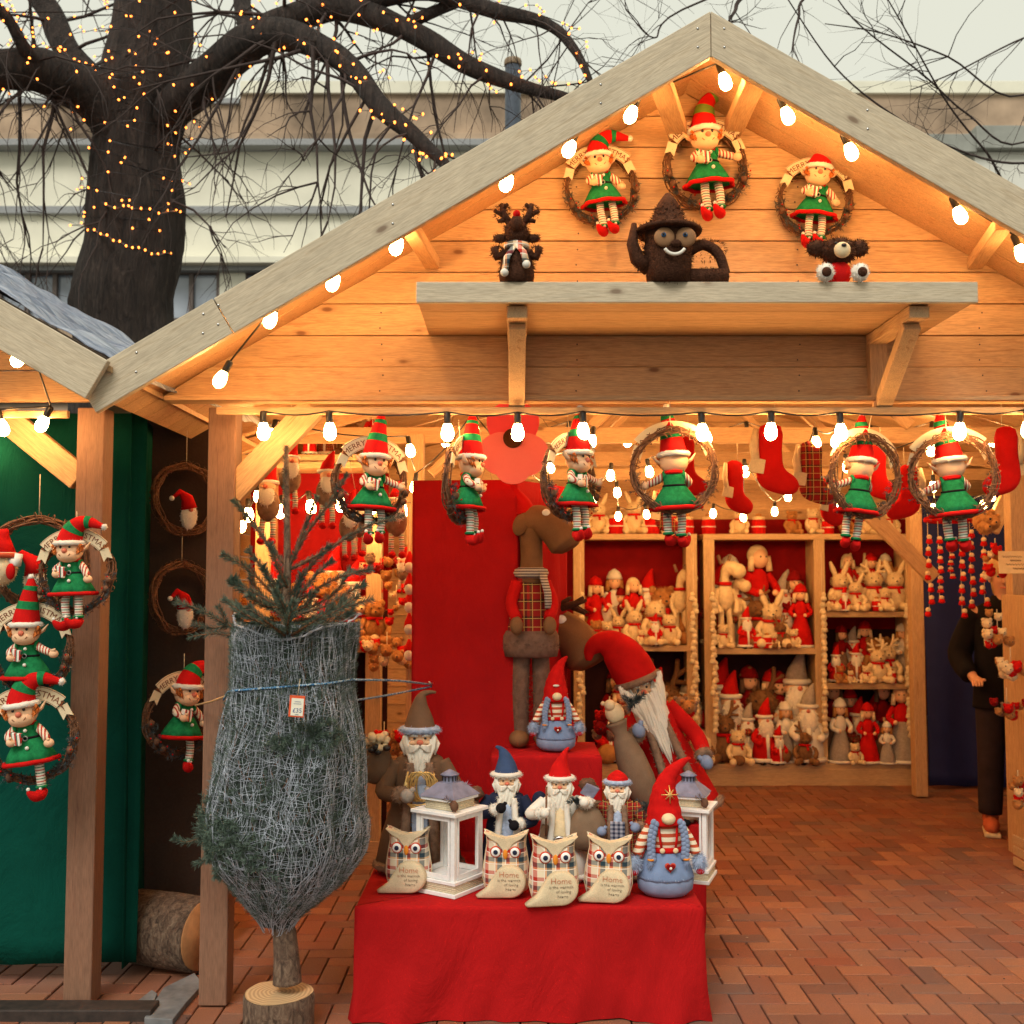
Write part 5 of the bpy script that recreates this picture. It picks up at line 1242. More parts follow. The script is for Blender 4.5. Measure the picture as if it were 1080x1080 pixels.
def ex4(t):
    s = fircluster(t, 'fir_bunch', (.21, -.1, .62), 9, .11, seed=7)
    mb = MB(); mb.box((-.19, -.04, .72), (.1, .03, .1), Euler((.2, .5, .1))); mb.build('small_mirror', M['zinc'], t, bevel=.004)
    mb = MB(); mb.ball((-.2, .0, .76), (.06, .05, .05), noise=.3); mb.build('pine_cone', M['cone'], t)
    mb = MB(); mb.box((0, -.15, .36), (.1, .02, .28)); mb.build('scarf', M['tartand'], t, bevel=.004)
santa('santa with grey blue mittens, blue fur hat and checked scarf', V((PX(650, 4.4), 4.4, TZ)), R(-6), .48, 'tartan', 'furb', 'red', [(0, -.01, .79), (0, 0, .83), (0, 0, .86), (.0, 0, .885)], [.08, .07, .045, .01], 'bluewool', 'bluefur', extras=ex4, pose={-1: ((.2, -.06, .46), (.13, -.17, .44)), 1: ((.2, -.06, .46), (.14, -.18, .47))})
for o in list(bpy.data.objects):
    if o.name.startswith('hat_brim') and o.parent and o.parent.parent and 'grey blue mittens' in o.parent.parent.get('label', ''): o.data.materials[0] = M['bluefur']
# the big leaning santa in red
def ex5(t):
    s = sackof(t, (-.2, -.24, .42), (.085, .08, .24)); fircluster(t, 'fir_bunch', (-.08, -.24, .72), 9, .07, seed=4)
    mb = MB(); mb.ball((-.19, -.2, .7), (.05, .04, .06)); mb.ball((-.2, -.22, .75), (.03, .03, .03)); mb.ball((-.23, -.21, .77), .012); mb.build('little_teddy', M['cream'], t)
big = santa('big santa in red leaning left behind the table, with a drooping red hat', V((.83, 5.12, .50)), R(0), .86, 'red', 'furb', 'red', [(0, .0, .79), (-.01, 0, .87), (-.03, 0, .95), (-.07, 0, 1.02), (-.13, 0, 1.05), (-.185, 0, 1.03), (-.21, 0, .985)], [.115, .118, .108, .085, .055, .035, .014], 'bluewool', None, extras=ex5, tilt=(0, R(-21)), leg=True, pose={-1: ((.16, -.07, .5), (.12, -.2, .56)), 1: ((.18, -.05, .42), (.17, -.15, .32))})
for o in big.children_recursive:
    if o.name.startswith('beard'): o.scale = (1.0, 1, 1)
beard([o for o in big.children if o.name.startswith('head')][0], (.0, -.05, 0), .115, .72, .33, 190, 5, depth=.075)

cloth_box('cloth_covered_stool', 'red cloth covered stool supporting the big leaning santa', .62, .87, 5.0, 5.28, .018, .5, .01, .003, 5, 'stool')
# ================================================================ GNOMES WITH BLUE SKIRTS (unit height)
def tomte(label, loc, rz, h, hatpath, hatr, star=False, braids=True):
    t = thing('gnome_doll', label, 'gnome doll', loc, rz, 'gnome dolls with blue skirts', h)
    mb = MB(); mb.lathe([(.08, 0), (.16, .01), (.205, .05), (.215, .11), (.2, .17), (.15, .2), (.05, .21)], 36, sy=.85); mb.build('base', M['bluewool'], t)
    mb = MB(); mb.lathe([(.212, .13), (.214, .15), (.2, .2), (.17, .27), (.14, .33), (.12, .345)], 40, sy=.87)
    for v in mb.v:
        a = math.atan2(v.y, v.x); k = 1 + .02 * math.sin(14 * a); v.x *= k; v.y *= k
    skirt = mb.build('skirt', M['denim'], t)
    mb = MB(); mb.fur((0, 0, .15), (.212, .185, .012), 900, .022, .0016); mb.build('fringe', M['bluefur'], skirt)
    mb = MB(); mb.ball((0, 0, .42), (.135, .115, .16), seg=24, rings=16); mb.build('striped_jumper', M['jumper'], t)
    mb = MB(); mb.torus((0, 0, .345), .128, .022, 'z', 30, 8, sy=.88); mb.build('belt', M['red'], t)
    for s in (-1, 1):
        mb = MB(); mb.tube([(s * .05, -.128, .35), (s * .062, -.128, .43), (s * .07, -.105, .52), (s * .07, -.05, .58)], .014, 8, .5); br_ = mb.build('brace_strap', M['red'], t)
        mb = MB(); mb.ball((s * .05, -.145, .355), (.02, .009, .02)); mb.build('button', M['cream'], br_)
    # heart
    def heart(sc_, y, x0=0, z0_=0): 
        pts = []
        for k in range(28):
            a = 2 * math.pi * k / 28; x = 16 * math.sin(a) ** 3; z = 13 * math.cos(a) - 5 * math.cos(2 * a) - 2 * math.cos(3 * a) - math.cos(4 * a); pts.append((x0 + x * sc_, z0_ + z * sc_))
        return pts
    mb = MB(); mb.prism(heart(.0026, 0, 0, .245)[::-1], -.197, -.17, puff=1); hr = mb.build('heart_patch', M['rust2'], t)
    mb = MB(); mb.prism(heart(.0021, 0, 0, .245)[::-1], -.203, -.18, puff=1); mb.build('heart', M['darkred'], hr)
    mb = MB(); mb.ball((0, -.2, .24), .011); mb.build('heart_button', M['white'], hr)
    mb = MB(); mb.ball((0, -.135, .585), (.052, .045, .042), seg=20, rings=14); mb.build('nose', M['cream'], t)
    sp, sr = smooth([V(p) for p in hatpath], hatr, 6); mb = MB(); mb.tube(sp, [r_ * (1 + .03 * math.sin(k * 1.7)) for k, r_ in enumerate(sr)], 26); hat = mb.build('hat', M['red'], t)
    if star:
        mb = MB(); q = V((.015, -.118, .76))
        for k in range(4):
            a = k * math.pi / 4; L = .065 if k % 2 == 0 else .045; d = V((math.cos(a), -.0, math.sin(a))) * L; mb.tube([q - d + V((0, 0 if d.z >= 0 else 0, 0)), q + V((0, -.012, 0)), q + d + V((0, .02 * (d.z > 0.01), 0))], .005, 5)
        mb.build('gold_star', M['gold'], hat)
    else:
        mb = MB(); mb.ball((-.01, -.125, .7), (.035, .012, .013)); mb.build('hat_tag', M['white'], hat)
    if braids:
        for s in (-1, 1):
            mb = MB()
            for k in range(9):
                z = .56 - k * .032; x = s * (.10 + .016 * math.sin(k * .4) + k * .003)
                mb.ball((x - .011, -.122, z), (.022, .018, .026), (0, .5, 0), 9, 6); mb.ball((x + .011, -.122, z - .014), (.022, .018, .026), (0, -.5, 0), 9, 6)
            b_ = mb.build('braid', M['bluewool'], t)
            mb = MB(); mb.fur((s * .135, -.122, .255), (.02, .016, .03), 90, .035, .003, droop=1); mb.ball((s * .135, -.122, .262), (.022, .018, .03)); mb.build('braid_tassel', M['bluewool'], b_)
            mb = MB(); mb.torus((s * .132, -.122, .287), .02, .008, 'z', 12, 6); mb.build('hair_tie', M['orange'], b_)
    for s in (-1, 1):
        pts = [V((s * .1, -.01, .52)), V((s * .17, -.03, .42)), V((s * .225, -.06, .31))]; mb = MB(); a_, b_ = smooth(pts, [.04, .04, .038], 6); mb.tube(a_, b_, 14); arm = mb.build('sleeve', M['jumperz'], t)
        mb = MB(); q = V((s * .245, -.07, .25)); mb.ball(q, (.045, .042, .055)); mb.fur(q, (.048, .045, .06), 520, .035, .0024, droop=.8, seed=s + 3); mb.build('fur_cuff', M['bluefur'], arm)
        mb = MB(); mb.ball((s * .25, -.075, .19), (.036, .028, .03)); mb.build('mitten', M['red'], arm)
    return t
M['rust2'] = fabric('rust cotton', S(190, 75, 55))
tomte('gnome doll with a gold star on its crooked red hat at the table corner', tb(703, 946) + V((0, .03, 0)), R(4), .50, [(0, 0, .53), (-.005, 0, .66), (0, 0, .78), (.04, 0, .88), (.1, -.01, .95), (.165, -.02, 1.0), (.2, -.02, 1.01)], [.145, .118, .088, .062, .04, .02, .008], star=True)
tomte('gnome doll with blue denim braces sitting on the red box beside the moose legs', V((PX(586, 4.72), 4.74, BZ + .004)), R(4), .40, [(0, 0, .53), (.0, 0, .68), (.01, 0, .8), (.05, .02, .9), (.09, .03, .96), (.13, .03, 1.0)], [.145, .12, .085, .05, .03, .01], braids=True)

# ================================================================ MOOSE
def moose(label, loc, rz, h, hat=True, antlers=True, group='moose plush figures by the pillar'):
    t = thing('moose_plush', label, 'moose plush', loc, rz, group, h)
    for s in (-1, 1):
        mb = MB(); a_, b_ = smooth([V((s * .038, 0, .02)), V((s * .042, .0, .2)), V((s * .036, 0, .4))], [.03, .034, .036], 5); mb.tube(a_, b_, 12); mb.fur((s * .04, 0, .2), (.034, .034, .2), 500, .014, .0016); leg = mb.build('leg', M['furb2'], t)
        mb = MB(); mb.ball((s * .05, -.03, .03), (.04, .06, .034)); mb.build('foot', M['mooseb'], leg)
    mb = MB(); mb.lathe([(.05, .36), (.095, .37), (.1, .42), (.088, .5), (.075, .58), (.055, .66), (.03, .69)], 28, sy=.72); mb.build('coat', M['tartan'], t)
    mb = MB(); mb.lathe([(.06, .345), (.105, .35), (.112, .38), (.112, .43), (.1, .452)], 28, sy=.78); mb.fur((0, 0, .4), (.108, .086, .05), 1200, .016, .0018); mb.build('coat_hem', M['furb2'], t)
    mb = MB(); a_, b_ = smooth([V((0, 0, .64)), V((.003, 0, .74)), V((.0, 0, .83)), V((.0, -.0, .88))], [.05, .044, .046, .05], 5); mb.tube(a_, b_, 16); mb.build('neck', M['mooseb'], t)
    mb = MB(); a_, b_ = smooth([V((-.03, 0, .885)), V((.03, -.01, .89)), V((.09, -.03, .855)), V((.135, -.04, .80)), (V((.15, -.045, .775)))], [.048, .062, .066, .07, .04], 6); mb.tube(a_, b_, 18); head = mb.build('head', M['mooseb'], t)
    for s in (-1, 1):
        mb = MB(); mb.ball((.055, -.01 + s * .056, .915), (.017, .012, .017)); mb.build('eye', M['eye'], head)
        mb = MB(); mb.ball((-.045, s * .04, .87), (.03, .016, .045), (0, .3, 0)); mb.build('ear', M['mooseb'], head)
        if antlers:
            mb = MB(); mb.tube([(0, s * .03, .93), (.03, s * .06, .96), (.1, s * .08, .98), (.17, s * .08, 1.0)], [.014, .016, .014, .006], 8)
            for dx, dz in ((.05, .05), (.1, .045), (.12, -.03)): mb.tube([(dx, s * .075, .965), (dx + .05, s * .08, .965 + dz)], [.012, .006], 7)
            mb.build('antler', M['dtwig'], head)
        mb = MB(); a_, b_ = smooth([V((s * .055, -.02, .64)), V((s * .082, -.05, .56)), V((s * .062, -.09, .5))], [.026, .024, .022], 5); mb.tube(a_, b_, 10); arm = mb.build('arm', M['red'], t)
        mb = MB(); mb.ball((s * .065, -.1, .475), (.026, .024, .036)); mb.build('hand', M['mooseb'], arm)
    mb = MB(); mb.torus((0, 0, .68), .05, .022, 'z', 20, 8); mb.tube([(.04, -.05, .68), (.06, -.075, .6), (.062, -.08, .54)], [.022, .02, .02], 8, .5); mb.build('scarf', M['knit'], t)
    if hat:
        sp, sr = smooth([V((-.02, 0, .92)), V((-.03, 0, .96)), V((-.055, 0, 1.0)), V((-.085, 0, 1.045)), V((-.1, 0, 1.06))], [.045, .028, .016, .012, .008], 5); mb = MB(); mb.tube(sp, sr, 14); ht = mb.build('hat', M['red'], t)
        mb = MB(); mb.ball((-.105, 0, 1.066), .014); mb.build('pompom', M['white'], ht)
    return t
M['knit'] = stripes('grey knit', 2, 90, [(0, S(200, 190, 175)), (.5, S(110, 95, 90))]); M['furb2'] = fabric('taupe fur', S(118, 90, 76), var=.4, big=40)
m1 = moose('tall moose plush in a red tartan coat standing on the red box', V((PX(560, 4.86), 4.88, BZ + .004)), R(4), 1.12, antlers=False)
dup(m1, 'second moose plush half hidden behind the tall one, dark antlers over its snout', V((PX(588, 5.25), 5.25, .72)), (0, 0, R(-6)), .98)
m2 = [o for o in bpy.data.objects if o.get('label', '').startswith('second moose')][0]
m2.location.z = .02; m2.scale = (1.52,) * 3; m2.location.x = PX(575, 5.3); m2.location.y = 5.3
hd = [c for c in m2.children if c.name.startswith('head')][0]
for s in (-1, 1):
    mb = MB(); mb.tube([(0, s * .03, .93), (.03, s * .05, .95), (.08, s * .06, .96), (.13, s * .06, .975)], [.012, .014, .012, .005], 8)
    for dx, dz in ((.04, .03), (.08, .03), (.09, -.02)): mb.tube([(dx, s * .055, .955), (dx + .04, s * .06, .955 + dz)], [.01, .005], 7)
    mb.build('antler', M['dtwig'], hd)
for c in m2.children:
    if c.name.startswith('hat'):
        for k in list(c.children): bpy.data.objects.remove(k)
        bpy.data.objects.remove(c)

# ================================================================ POPPY DECORATION
t = thing('felt_poppy', 'giant red felt poppy with a dark centre hanging above the pillar', 'decoration', P(541, 470, 4.75))
M['poppy'] = fabric('poppy felt', S(245, 85, 100), var=.05, bs=.1); M['poppy2'] = fabric('light poppy felt', S(255, 130, 130), var=.05, bs=.1)
for px, py, r_, y, mm in ((0, .092, .115, .008, 'poppy'), (-.05, -.035, .1, 0, 'poppy2'), (.055, -.04, .1, -.006, 'poppy2'), (0, -.085, .09, -.012, 'poppy2')):
    mb = MB(); mb.prism([(px + r_ * math.cos(a) * (1 + .05 * math.sin(3 * a)), py + r_ * .95 * math.sin(a)) for a in [2 * math.pi * k / 30 for k in range(30)]][::-1], y - .003, y + .003); mb.build('petal', M[mm], t)
mb = MB(); mb.prism([(.043 * math.cos(a), .03 + .043 * math.sin(a)) for a in [2 * math.pi * k / 24 for k in range(24)]][::-1], -.026, -.018); mb.build('flower_centre', fabric('dark brown felt', S(80, 45, 25)), t)

# ================================================================ NETTED FIR TREE
SY = 3.97; sp_ = PG(299, 1066, 0); scx = PX(299, SY)
t = thing('tree_stump', 'sawn log stump with rough bark used as the stand of the netted fir', 'stump', (scx, SY, .012))
mbk, n, b = newmat('stump bark'); c = coords(n, (1, 1, .5)); f = noise(n, c, 38, 8, .7, 1); n.links.new(ramp(n, f, [(.35, (.05, .03, .02)), (.5, (.16, .10, .065)), (.7, (.34, .24, .16))]), b.inputs['Base Color']); b.inputs['Roughness'].default_value = .9; bump(n, b, f, 1, .02)
mb = MB(); ns = 48; vs = []; prof_ = [.0, .01, .04, .08, .115, .128]
for z in prof_:
    for k in range(ns):
        a = 2 * math.pi * k / ns; r_ = .124 * (1 + .03 * math.sin(3 * a + 1) + .025 * mn.noise(V((math.cos(a) * 4, math.sin(a) * 4, z * 12)))) - (.004 if z > .12 else 0); vs.append((r_ * math.cos(a), r_ * math.sin(a), z))
mb.add(vs, [(j * ns + k, j * ns + (k + 1) % ns, (j + 1) * ns + (k + 1) % ns, (j + 1) * ns + k) for j in range(5) for k in range(ns)]); mb.build('bark', mbk, t)
mc_, n, b = newmat('sawn end grain'); c = coords(n); wv = N(n, 'ShaderNodeTexWave', wave_type='RINGS', rings_direction='Z'); n.links.new(c, wv.inputs[0]); wv.inputs['Scale'].default_value = 22; wv.inputs['Distortion'].default_value = 3; wv.inputs['Detail'].default_value = 3
n.links.new(ramp(n, wv.outputs['Fac'], [(0, (.42, .25, .12)), (1, (.62, .42, .22))]), b.inputs['Base Color']); b.inputs['Roughness'].default_value = .8
mb = MB(); vt = [(v[0] * .99, v[1] * .99, .1285) for v in vs[-ns:]]; mb.add(vt + [(0, 0, .1305)], [(k, (k + 1) % ns, ns) for k in range(ns)]); mb.build('cut_face', mc_, t)
fir = thing('netted_fir_tree', 'fir tree bundled in pale netting standing in a log stump', 'christmas tree', (scx, SY, .14)); B = V(fir.location); TI = Matrix.Translation(-B)
def FP(px, py, dy=0): return P(px, py, SY + dy)
mb = MB(); mb.M = TI; a_, b_ = smooth([FP(303, 1036), FP(302, 1008), FP(300, 985), FP(296, 960), FP(300, 900), FP(303, 800), FP(300, 700), FP(303, 600), FP(302, 470)], [.052, .045, .042, .035, .03, .025, .02, .014, .007], 6)
mb.tube(a_, b_, 14); mb.build('trunk', mbk, fir)
ol = [(655, 250, 376), (664, 243, 374), (680, 245, 372), (700, 247, 372), (720, 247, 373), (735, 243, 376), (755, 240, 380), (780, 235, 383), (810, 229, 384), (840, 223, 384), (870, 223, 384), (900, 232, 378), (930, 250, 362), (950, 262, 342), (968, 277, 320), (985, 285, 312)]
def tier(py):
    for a, b__ in zip(ol, ol[1:]):
        if a[0] <= py <= b__[0]:
            k = (py - a[0]) / (b__[0] - a[0]); return a[1] + (b__[1] - a[1]) * k, a[2] + (b__[2] - a[2]) * k
def surf(py, th, rr=1.0):
    l_, r_ = tier(py); cxp = (l_ + r_) / 2; z = PZ(py, SY); hw = (PX(r_, SY) - PX(l_, SY)) / 2 * rr
    w_ = 1 + .15 * mn.noise(V((math.cos(th) * 2, math.sin(th) * 2, z * 4))) + .05 * mn.noise(V((math.cos(th) * 6, math.sin(th) * 6, z * 9)))
    return V((PX(cxp, SY) + hw * math.cos(th) * w_, SY + hw * .85 * math.sin(th) * w_, z))
mcore = fabric('bundled fir core', (.05, .06, .058), var=.6, sc=120, bs=1, big=25)
mb = MB(); mb.M = TI; rows = [657 + i * 6 for i in range(54)]; nc = 56; vs = [surf(py, 2 * math.pi * k / nc, .965) for py in rows for k in range(nc)]
mb.add(vs, [(j * nc + k, (j + 1) * nc + k, (j + 1) * nc + (k + 1) % nc, j * nc + (k + 1) % nc) for j in range(len(rows) - 1) for k in range(nc)] ); mb.build('bundled_core', mcore, fir)
rf = random.Random(12); mb = MB(); mb.M = TI; mb2 = MB(); mb2.M = TI
for i in range(1700):                           # folded branches pressed against the net
    py = rf.uniform(670, 965); th = rf.uniform(math.pi * .92, 2.08 * math.pi); p = surf(py, th, .975); q = surf(max(657, py - rf.uniform(12, 36)), th + rf.uniform(-.2, .2), rf.uniform(.98, 1.03))
    (mb if rf.random() < .6 else mb2).needles(p, q, 34, .026, .001, 1.0, i, .8)
for i in range(260):                            # torn patches where sprays poke out of the net
    if i < 190: py = rf.gauss(880, 16); th = rf.uniform(1.02, 1.5) * math.pi
    else: py = rf.gauss(770, 8); th = rf.uniform(1.5, 1.75) * math.pi
    p = surf(py, th, 1.0); q = surf(py - rf.uniform(-14, 18), th + rf.uniform(-.25, .25), rf.uniform(1.05, 1.12)); mb.needles(p, q, 36, .024, .0011, 1.0, i + 5000, .8)
mb.build('needles', M['needle'], fir); mb2.build('needles', M['needleb'], fir)
mb = MB(); mb.M = TI
for i in range(230):
    py = rf.uniform(690, 960); th = rf.uniform(math.pi * .95, 2.05 * math.pi); p = surf(py, th, .99); q = surf(max(657, py - rf.uniform(8, 22)), th + rf.uniform(-.15, .15), 1.0); mb.tube([p, p.lerp(q, .5) + V((rf.uniform(-.005, .005), 0, 0)), q], .0015, 4)
mb.build('twigs', M['twig'], fir)['kind'] = 'stuff'
mnet = plain('pale netting', (.42, .46, .53), .6, var=.35, sc=20); mb = MB(); mb.M = TI
for i in range(270):                            # lengthwise strands
    th0 = 2 * math.pi * i / 270 + rf.uniform(-.03, .03); ph = rf.uniform(0, 6); pts = []; tw_ = rf.uniform(-.12, .12)
    pa, pb = 657, rf.uniform(935, 980)
    for k in range(26):
        q = k / 25; py = pa + (pb - pa) * q; pts.append(surf(py, th0 + tw_ * q + .05 * math.sin(ph + q * rf.choice((15, 19))) + .018 * math.sin(ph * 3 + q * 60) + .1 * mn.noise(V((th0 * 2, q * 6, 3))), 1.012))
    mb.tube(pts, rf.choice((.0006, .0008, .0011)), 3, cap=False)
for i in range(110):                            # crosswise and diagonal strands
    py0 = 660 + i * 2.85; sl = rf.uniform(-22, 22); pts = []; ph = rf.uniform(0, 6)
    for k in range(49):
        th = math.pi * .9 + 1.2 * math.pi * k / 48; py = min(982, max(656, py0 + sl * (k / 48 - .5) * 2 + 3 * math.sin(th * 7 + ph) + 1.5 * math.sin(th * 19 + ph))); pts.append(surf(py, th, 1.014))
    mb.tube(pts, .0007, 3, cap=False)
for i in range(46):                             # bunched strands low down
    th = rf.uniform(math.pi, 2 * math.pi); pts = []; py = rf.uniform(840, 900); d_ = rf.uniform(-.9, .9)
    for k in range(12): q = k / 11; pts.append(surf(min(983, py + 95 * q), th + d_ * q * q + .05 * math.sin(q * 9 + i), 1.02 + .02 * math.sin(q * 8 + i)))
    mb.tube(pts, .0012, 4, cap=False)
rim = [surf(660, th, 1.01 + .03 * math.sin(4 * th)) + V((0, 0, .035 * math.cos(th) ** 2 - .03 * max(0, -math.sin(th)) + .01 * math.sin(5 * th))) for th in [2 * math.pi * k / 60 for k in range(61)]]
for k in range(7): mb.tube([p + V([rf.uniform(-.004, .004) for _ in 'xyz']) for p in rim], .0012, 4, cap=False)
mb.build('netting', mnet, fir)
# open branches above the net
mb = MB(); mb.M = TI; mt_ = MB(); mt_.M = TI
def fbranch(pts, n=240, ln=.028, mbn=None, r0=.006):
    pts = [FP(*p) for p in pts]; a_, b_ = smooth(pts, [r0 * (1 - .6 * k / (len(pts) - 1)) for k in range(len(pts))], 4); mt_.tube(a_, b_, 6)
    for k in range(len(a_) - 1): (mbn or mb).needles(a_[k], a_[k + 1], int(2.0 * n / len(a_)) + 2, ln * 1.05, .0012, 1.0, k * 7 + int(pts[0].x * 100), 1.0)
fbranch([(303, 655), (303, 590), (301, 520), (302, 472)], 700, .022)
fbranch([(303, 598), (280, 570), (262, 545), (246, 528)], 500, .023); fbranch([(303, 600), (325, 560), (348, 530), (366, 500)], 450, .023); fbranch([(303, 602), (345, 580), (385, 556), (425, 544)], 500, .023)
fbranch([(308, 592), (318, 565), (326, 545), (334, 524)], 380, .022)
for pl in ([(303, 650), (270, 632), (245, 615), (248, 610)], [(303, 650), (340, 640), (372, 622), (384, 616)], [(303, 640), (285, 615), (278, 598)], [(305, 645), (320, 622), (340, 600), (350, 592)],
           [(303, 662), (270, 655), (246, 636)], [(303, 662), (335, 655), (360, 642), (392, 632)], [(300, 655), (292, 630), (296, 610)], [(306, 655), (312, 628), (318, 606)], [(303, 668), (262, 662), (250, 650)], [(303, 664), (350, 655), (372, 645)],
           [(303, 640, -.1), (282, 640, -.16), (262, 628, -.2)], [(306, 645, -.1), (322, 640, -.18), (330, 625, -.2)], [(306, 650, .1), (350, 628, .12), (370, 600, .14)], [(300, 650, .1), (270, 620, .1), (262, 598, .1)], [(295, 640), (262, 622), (244, 612)],
           [(300, 668, -.16), (262, 650, -.22), (236, 632, -.2)], [(306, 668, -.16), (345, 650, -.22), (378, 628, -.2)], [(300, 670, -.2), (280, 655, -.27), (262, 640, -.28)], [(308, 670, -.2), (330, 656, -.27), (352, 640, -.28)], [(303, 668, -.2), (304, 655, -.28), (310, 634, -.3)],
           [(300, 640, .05), (262, 600, .02), (235, 585, 0)], [(306, 640, .05), (350, 612, .02), (392, 600, 0)], [(303, 630), (325, 600), (348, 575)], [(303, 630), (282, 606), (262, 580)], [(303, 620, -.05), (290, 590, -.1), (285, 575, -.1)],
           [(303, 655, -.12), (300, 642, -.2), (290, 622, -.22)], [(310, 655, -.1), (345, 648, -.16), (365, 632, -.18)], [(290, 655, -.1), (265, 650, -.16), (250, 640, -.18)]):
    fbranch(pl, 330, .03)
fbranch([(262, 668), (238, 658), (215, 645), (186, 634)], 380, .03); fbranch([(240, 660), (222, 662), (204, 658)], 160, .026); fbranch([(250, 672), (228, 668), (200, 672)], 160, .026); fbranch([(238, 664), (236, 650), (230, 640)], 160, .026)
for pl in ([(250, 885), (225, 880), (198, 888), (184, 884)], [(245, 900), (222, 905), (206, 912)], [(245, 870), (222, 865), (208, 858)], [(255, 910), (232, 915), (228, 925)], [(250, 850), (228, 862), (218, 880)], [(250, 860), (226, 885), (240, 905)]):
    fbranch(pl, 260, .026)
mb.build('open_branches', M['needle'], fir); mt_.build('branch_wood', M['twig'], fir)['kind'] = 'stuff'
# rope holding it
mrp, n, b = newmat('blue flecked rope'); c = coords(n); n.links.new(ramp(n, noise(n, c, 160, 2), [(.42, (.02, .10, .24)), (.5, (.05, .22, .42)), (.6, (.5, .55, .55))], False), b.inputs['Base Color']); b.inputs['Roughness'].default_value = .8
pts = [hk + V((0, -.006, 0))] + [P(x, y, Y) for x, y, Y in ((420, 718, 4.35), (380, 717, 3.98))] + [surf(716 + 14 * (k / 12) ** 2, 2 * math.pi - (.12 + (math.pi - .2) * k / 12), 1.035) for k in range(13)]
pts += [P(236, 738, 4.0)]
a_, b_ = smooth(pts, [.0042] * len(pts), 4); mb = MB(); mb.tube(a_, b_, 7)
pts = [hk + V((0, -.006, -.008)), P(410, 733, 4.5), P(378, 738, 4.15), P(360, 740, 4.25)]; a_, b_ = smooth(pts, [.0042] * 4, 4); mb.tube(a_, b_, 7)
tag(mb.build('rope', mrp), 'blue flecked rope tying the netted fir to the red pillar', 'rope')
mb = MB(); mb.tube([P(206, 744, 4.12), P(222, 740, 4.08), P(241, 733, 4.02)], .0038, 7); tag(mb.build('rope', M['gold2'] if 'gold2' in M else plain('tan cord', (.45, .25, .1), .8)), 'short tan cord between the fir netting and the timber post', 'rope')
# price tag
t = thing('price_tag', 'orange bordered price tag hanging on the netted fir', 'price tag', P(313, 745, 3.70)); t.rotation_euler = (0, R(4), 0)
mb = MB(); mb.box((0, 0, 0), (.052, .002, .072)); mb.build('card', plain('orange card', S(215, 85, 40), .7, var=.05), t, bevel=.0008)
mb = MB(); mb.box((.002, -.0016, -.002), (.041, .0012, .058)); pc = mb.build('label', plain('off white paper', S(232, 228, 208), .8, var=.03), t)
mb = MB(); v_, f_ = text_mb('£35', .021, .0003); mb.add([(v.x + .003, -.0027 - v.z, v.y - .02) for v in v_], f_, False)
for zz, w_ in ((.016, .02), (.009, .026), (-.027, .012)):
    mb.tube([(-w_ / 2 + w_ * k / 14 + .002, -.003, zz + .0016 * math.sin(k * 2.3)) for k in range(15)], .0005, 4)
mb.build('lettering', plain('blue pen', S(60, 80, 140), .8), t)
mb = MB(); mb.tube([(0, 0, .034), (.002, 0, .06), (.0, .02, .09)], .001, 5); mb.build('tag_string', M['rope'], t)
# log behind the post
t = thing('cut_log', 'cut log lying on its side behind the timber post', 'log', P(196, 960, 4.55)); t.location.z = .165; t.rotation_euler = (0, 0, R(-22)); t.scale = (.85,) * 3
mb = MB(); mb.tube([(-.3, 0, 0), (-.1, 0, 0), (.1, 0, 0)], [.17, .175, .172], 28); mb.build('bark', mbk, t)
mb = MB(); mb.tube([(.1, 0, 0), (.106, 0, 0)], [.160, .158], 28); mb.build('cut_face', plain('weathered sawn end', (.38, .17, .06), .8, var=.3, sc=14), t)
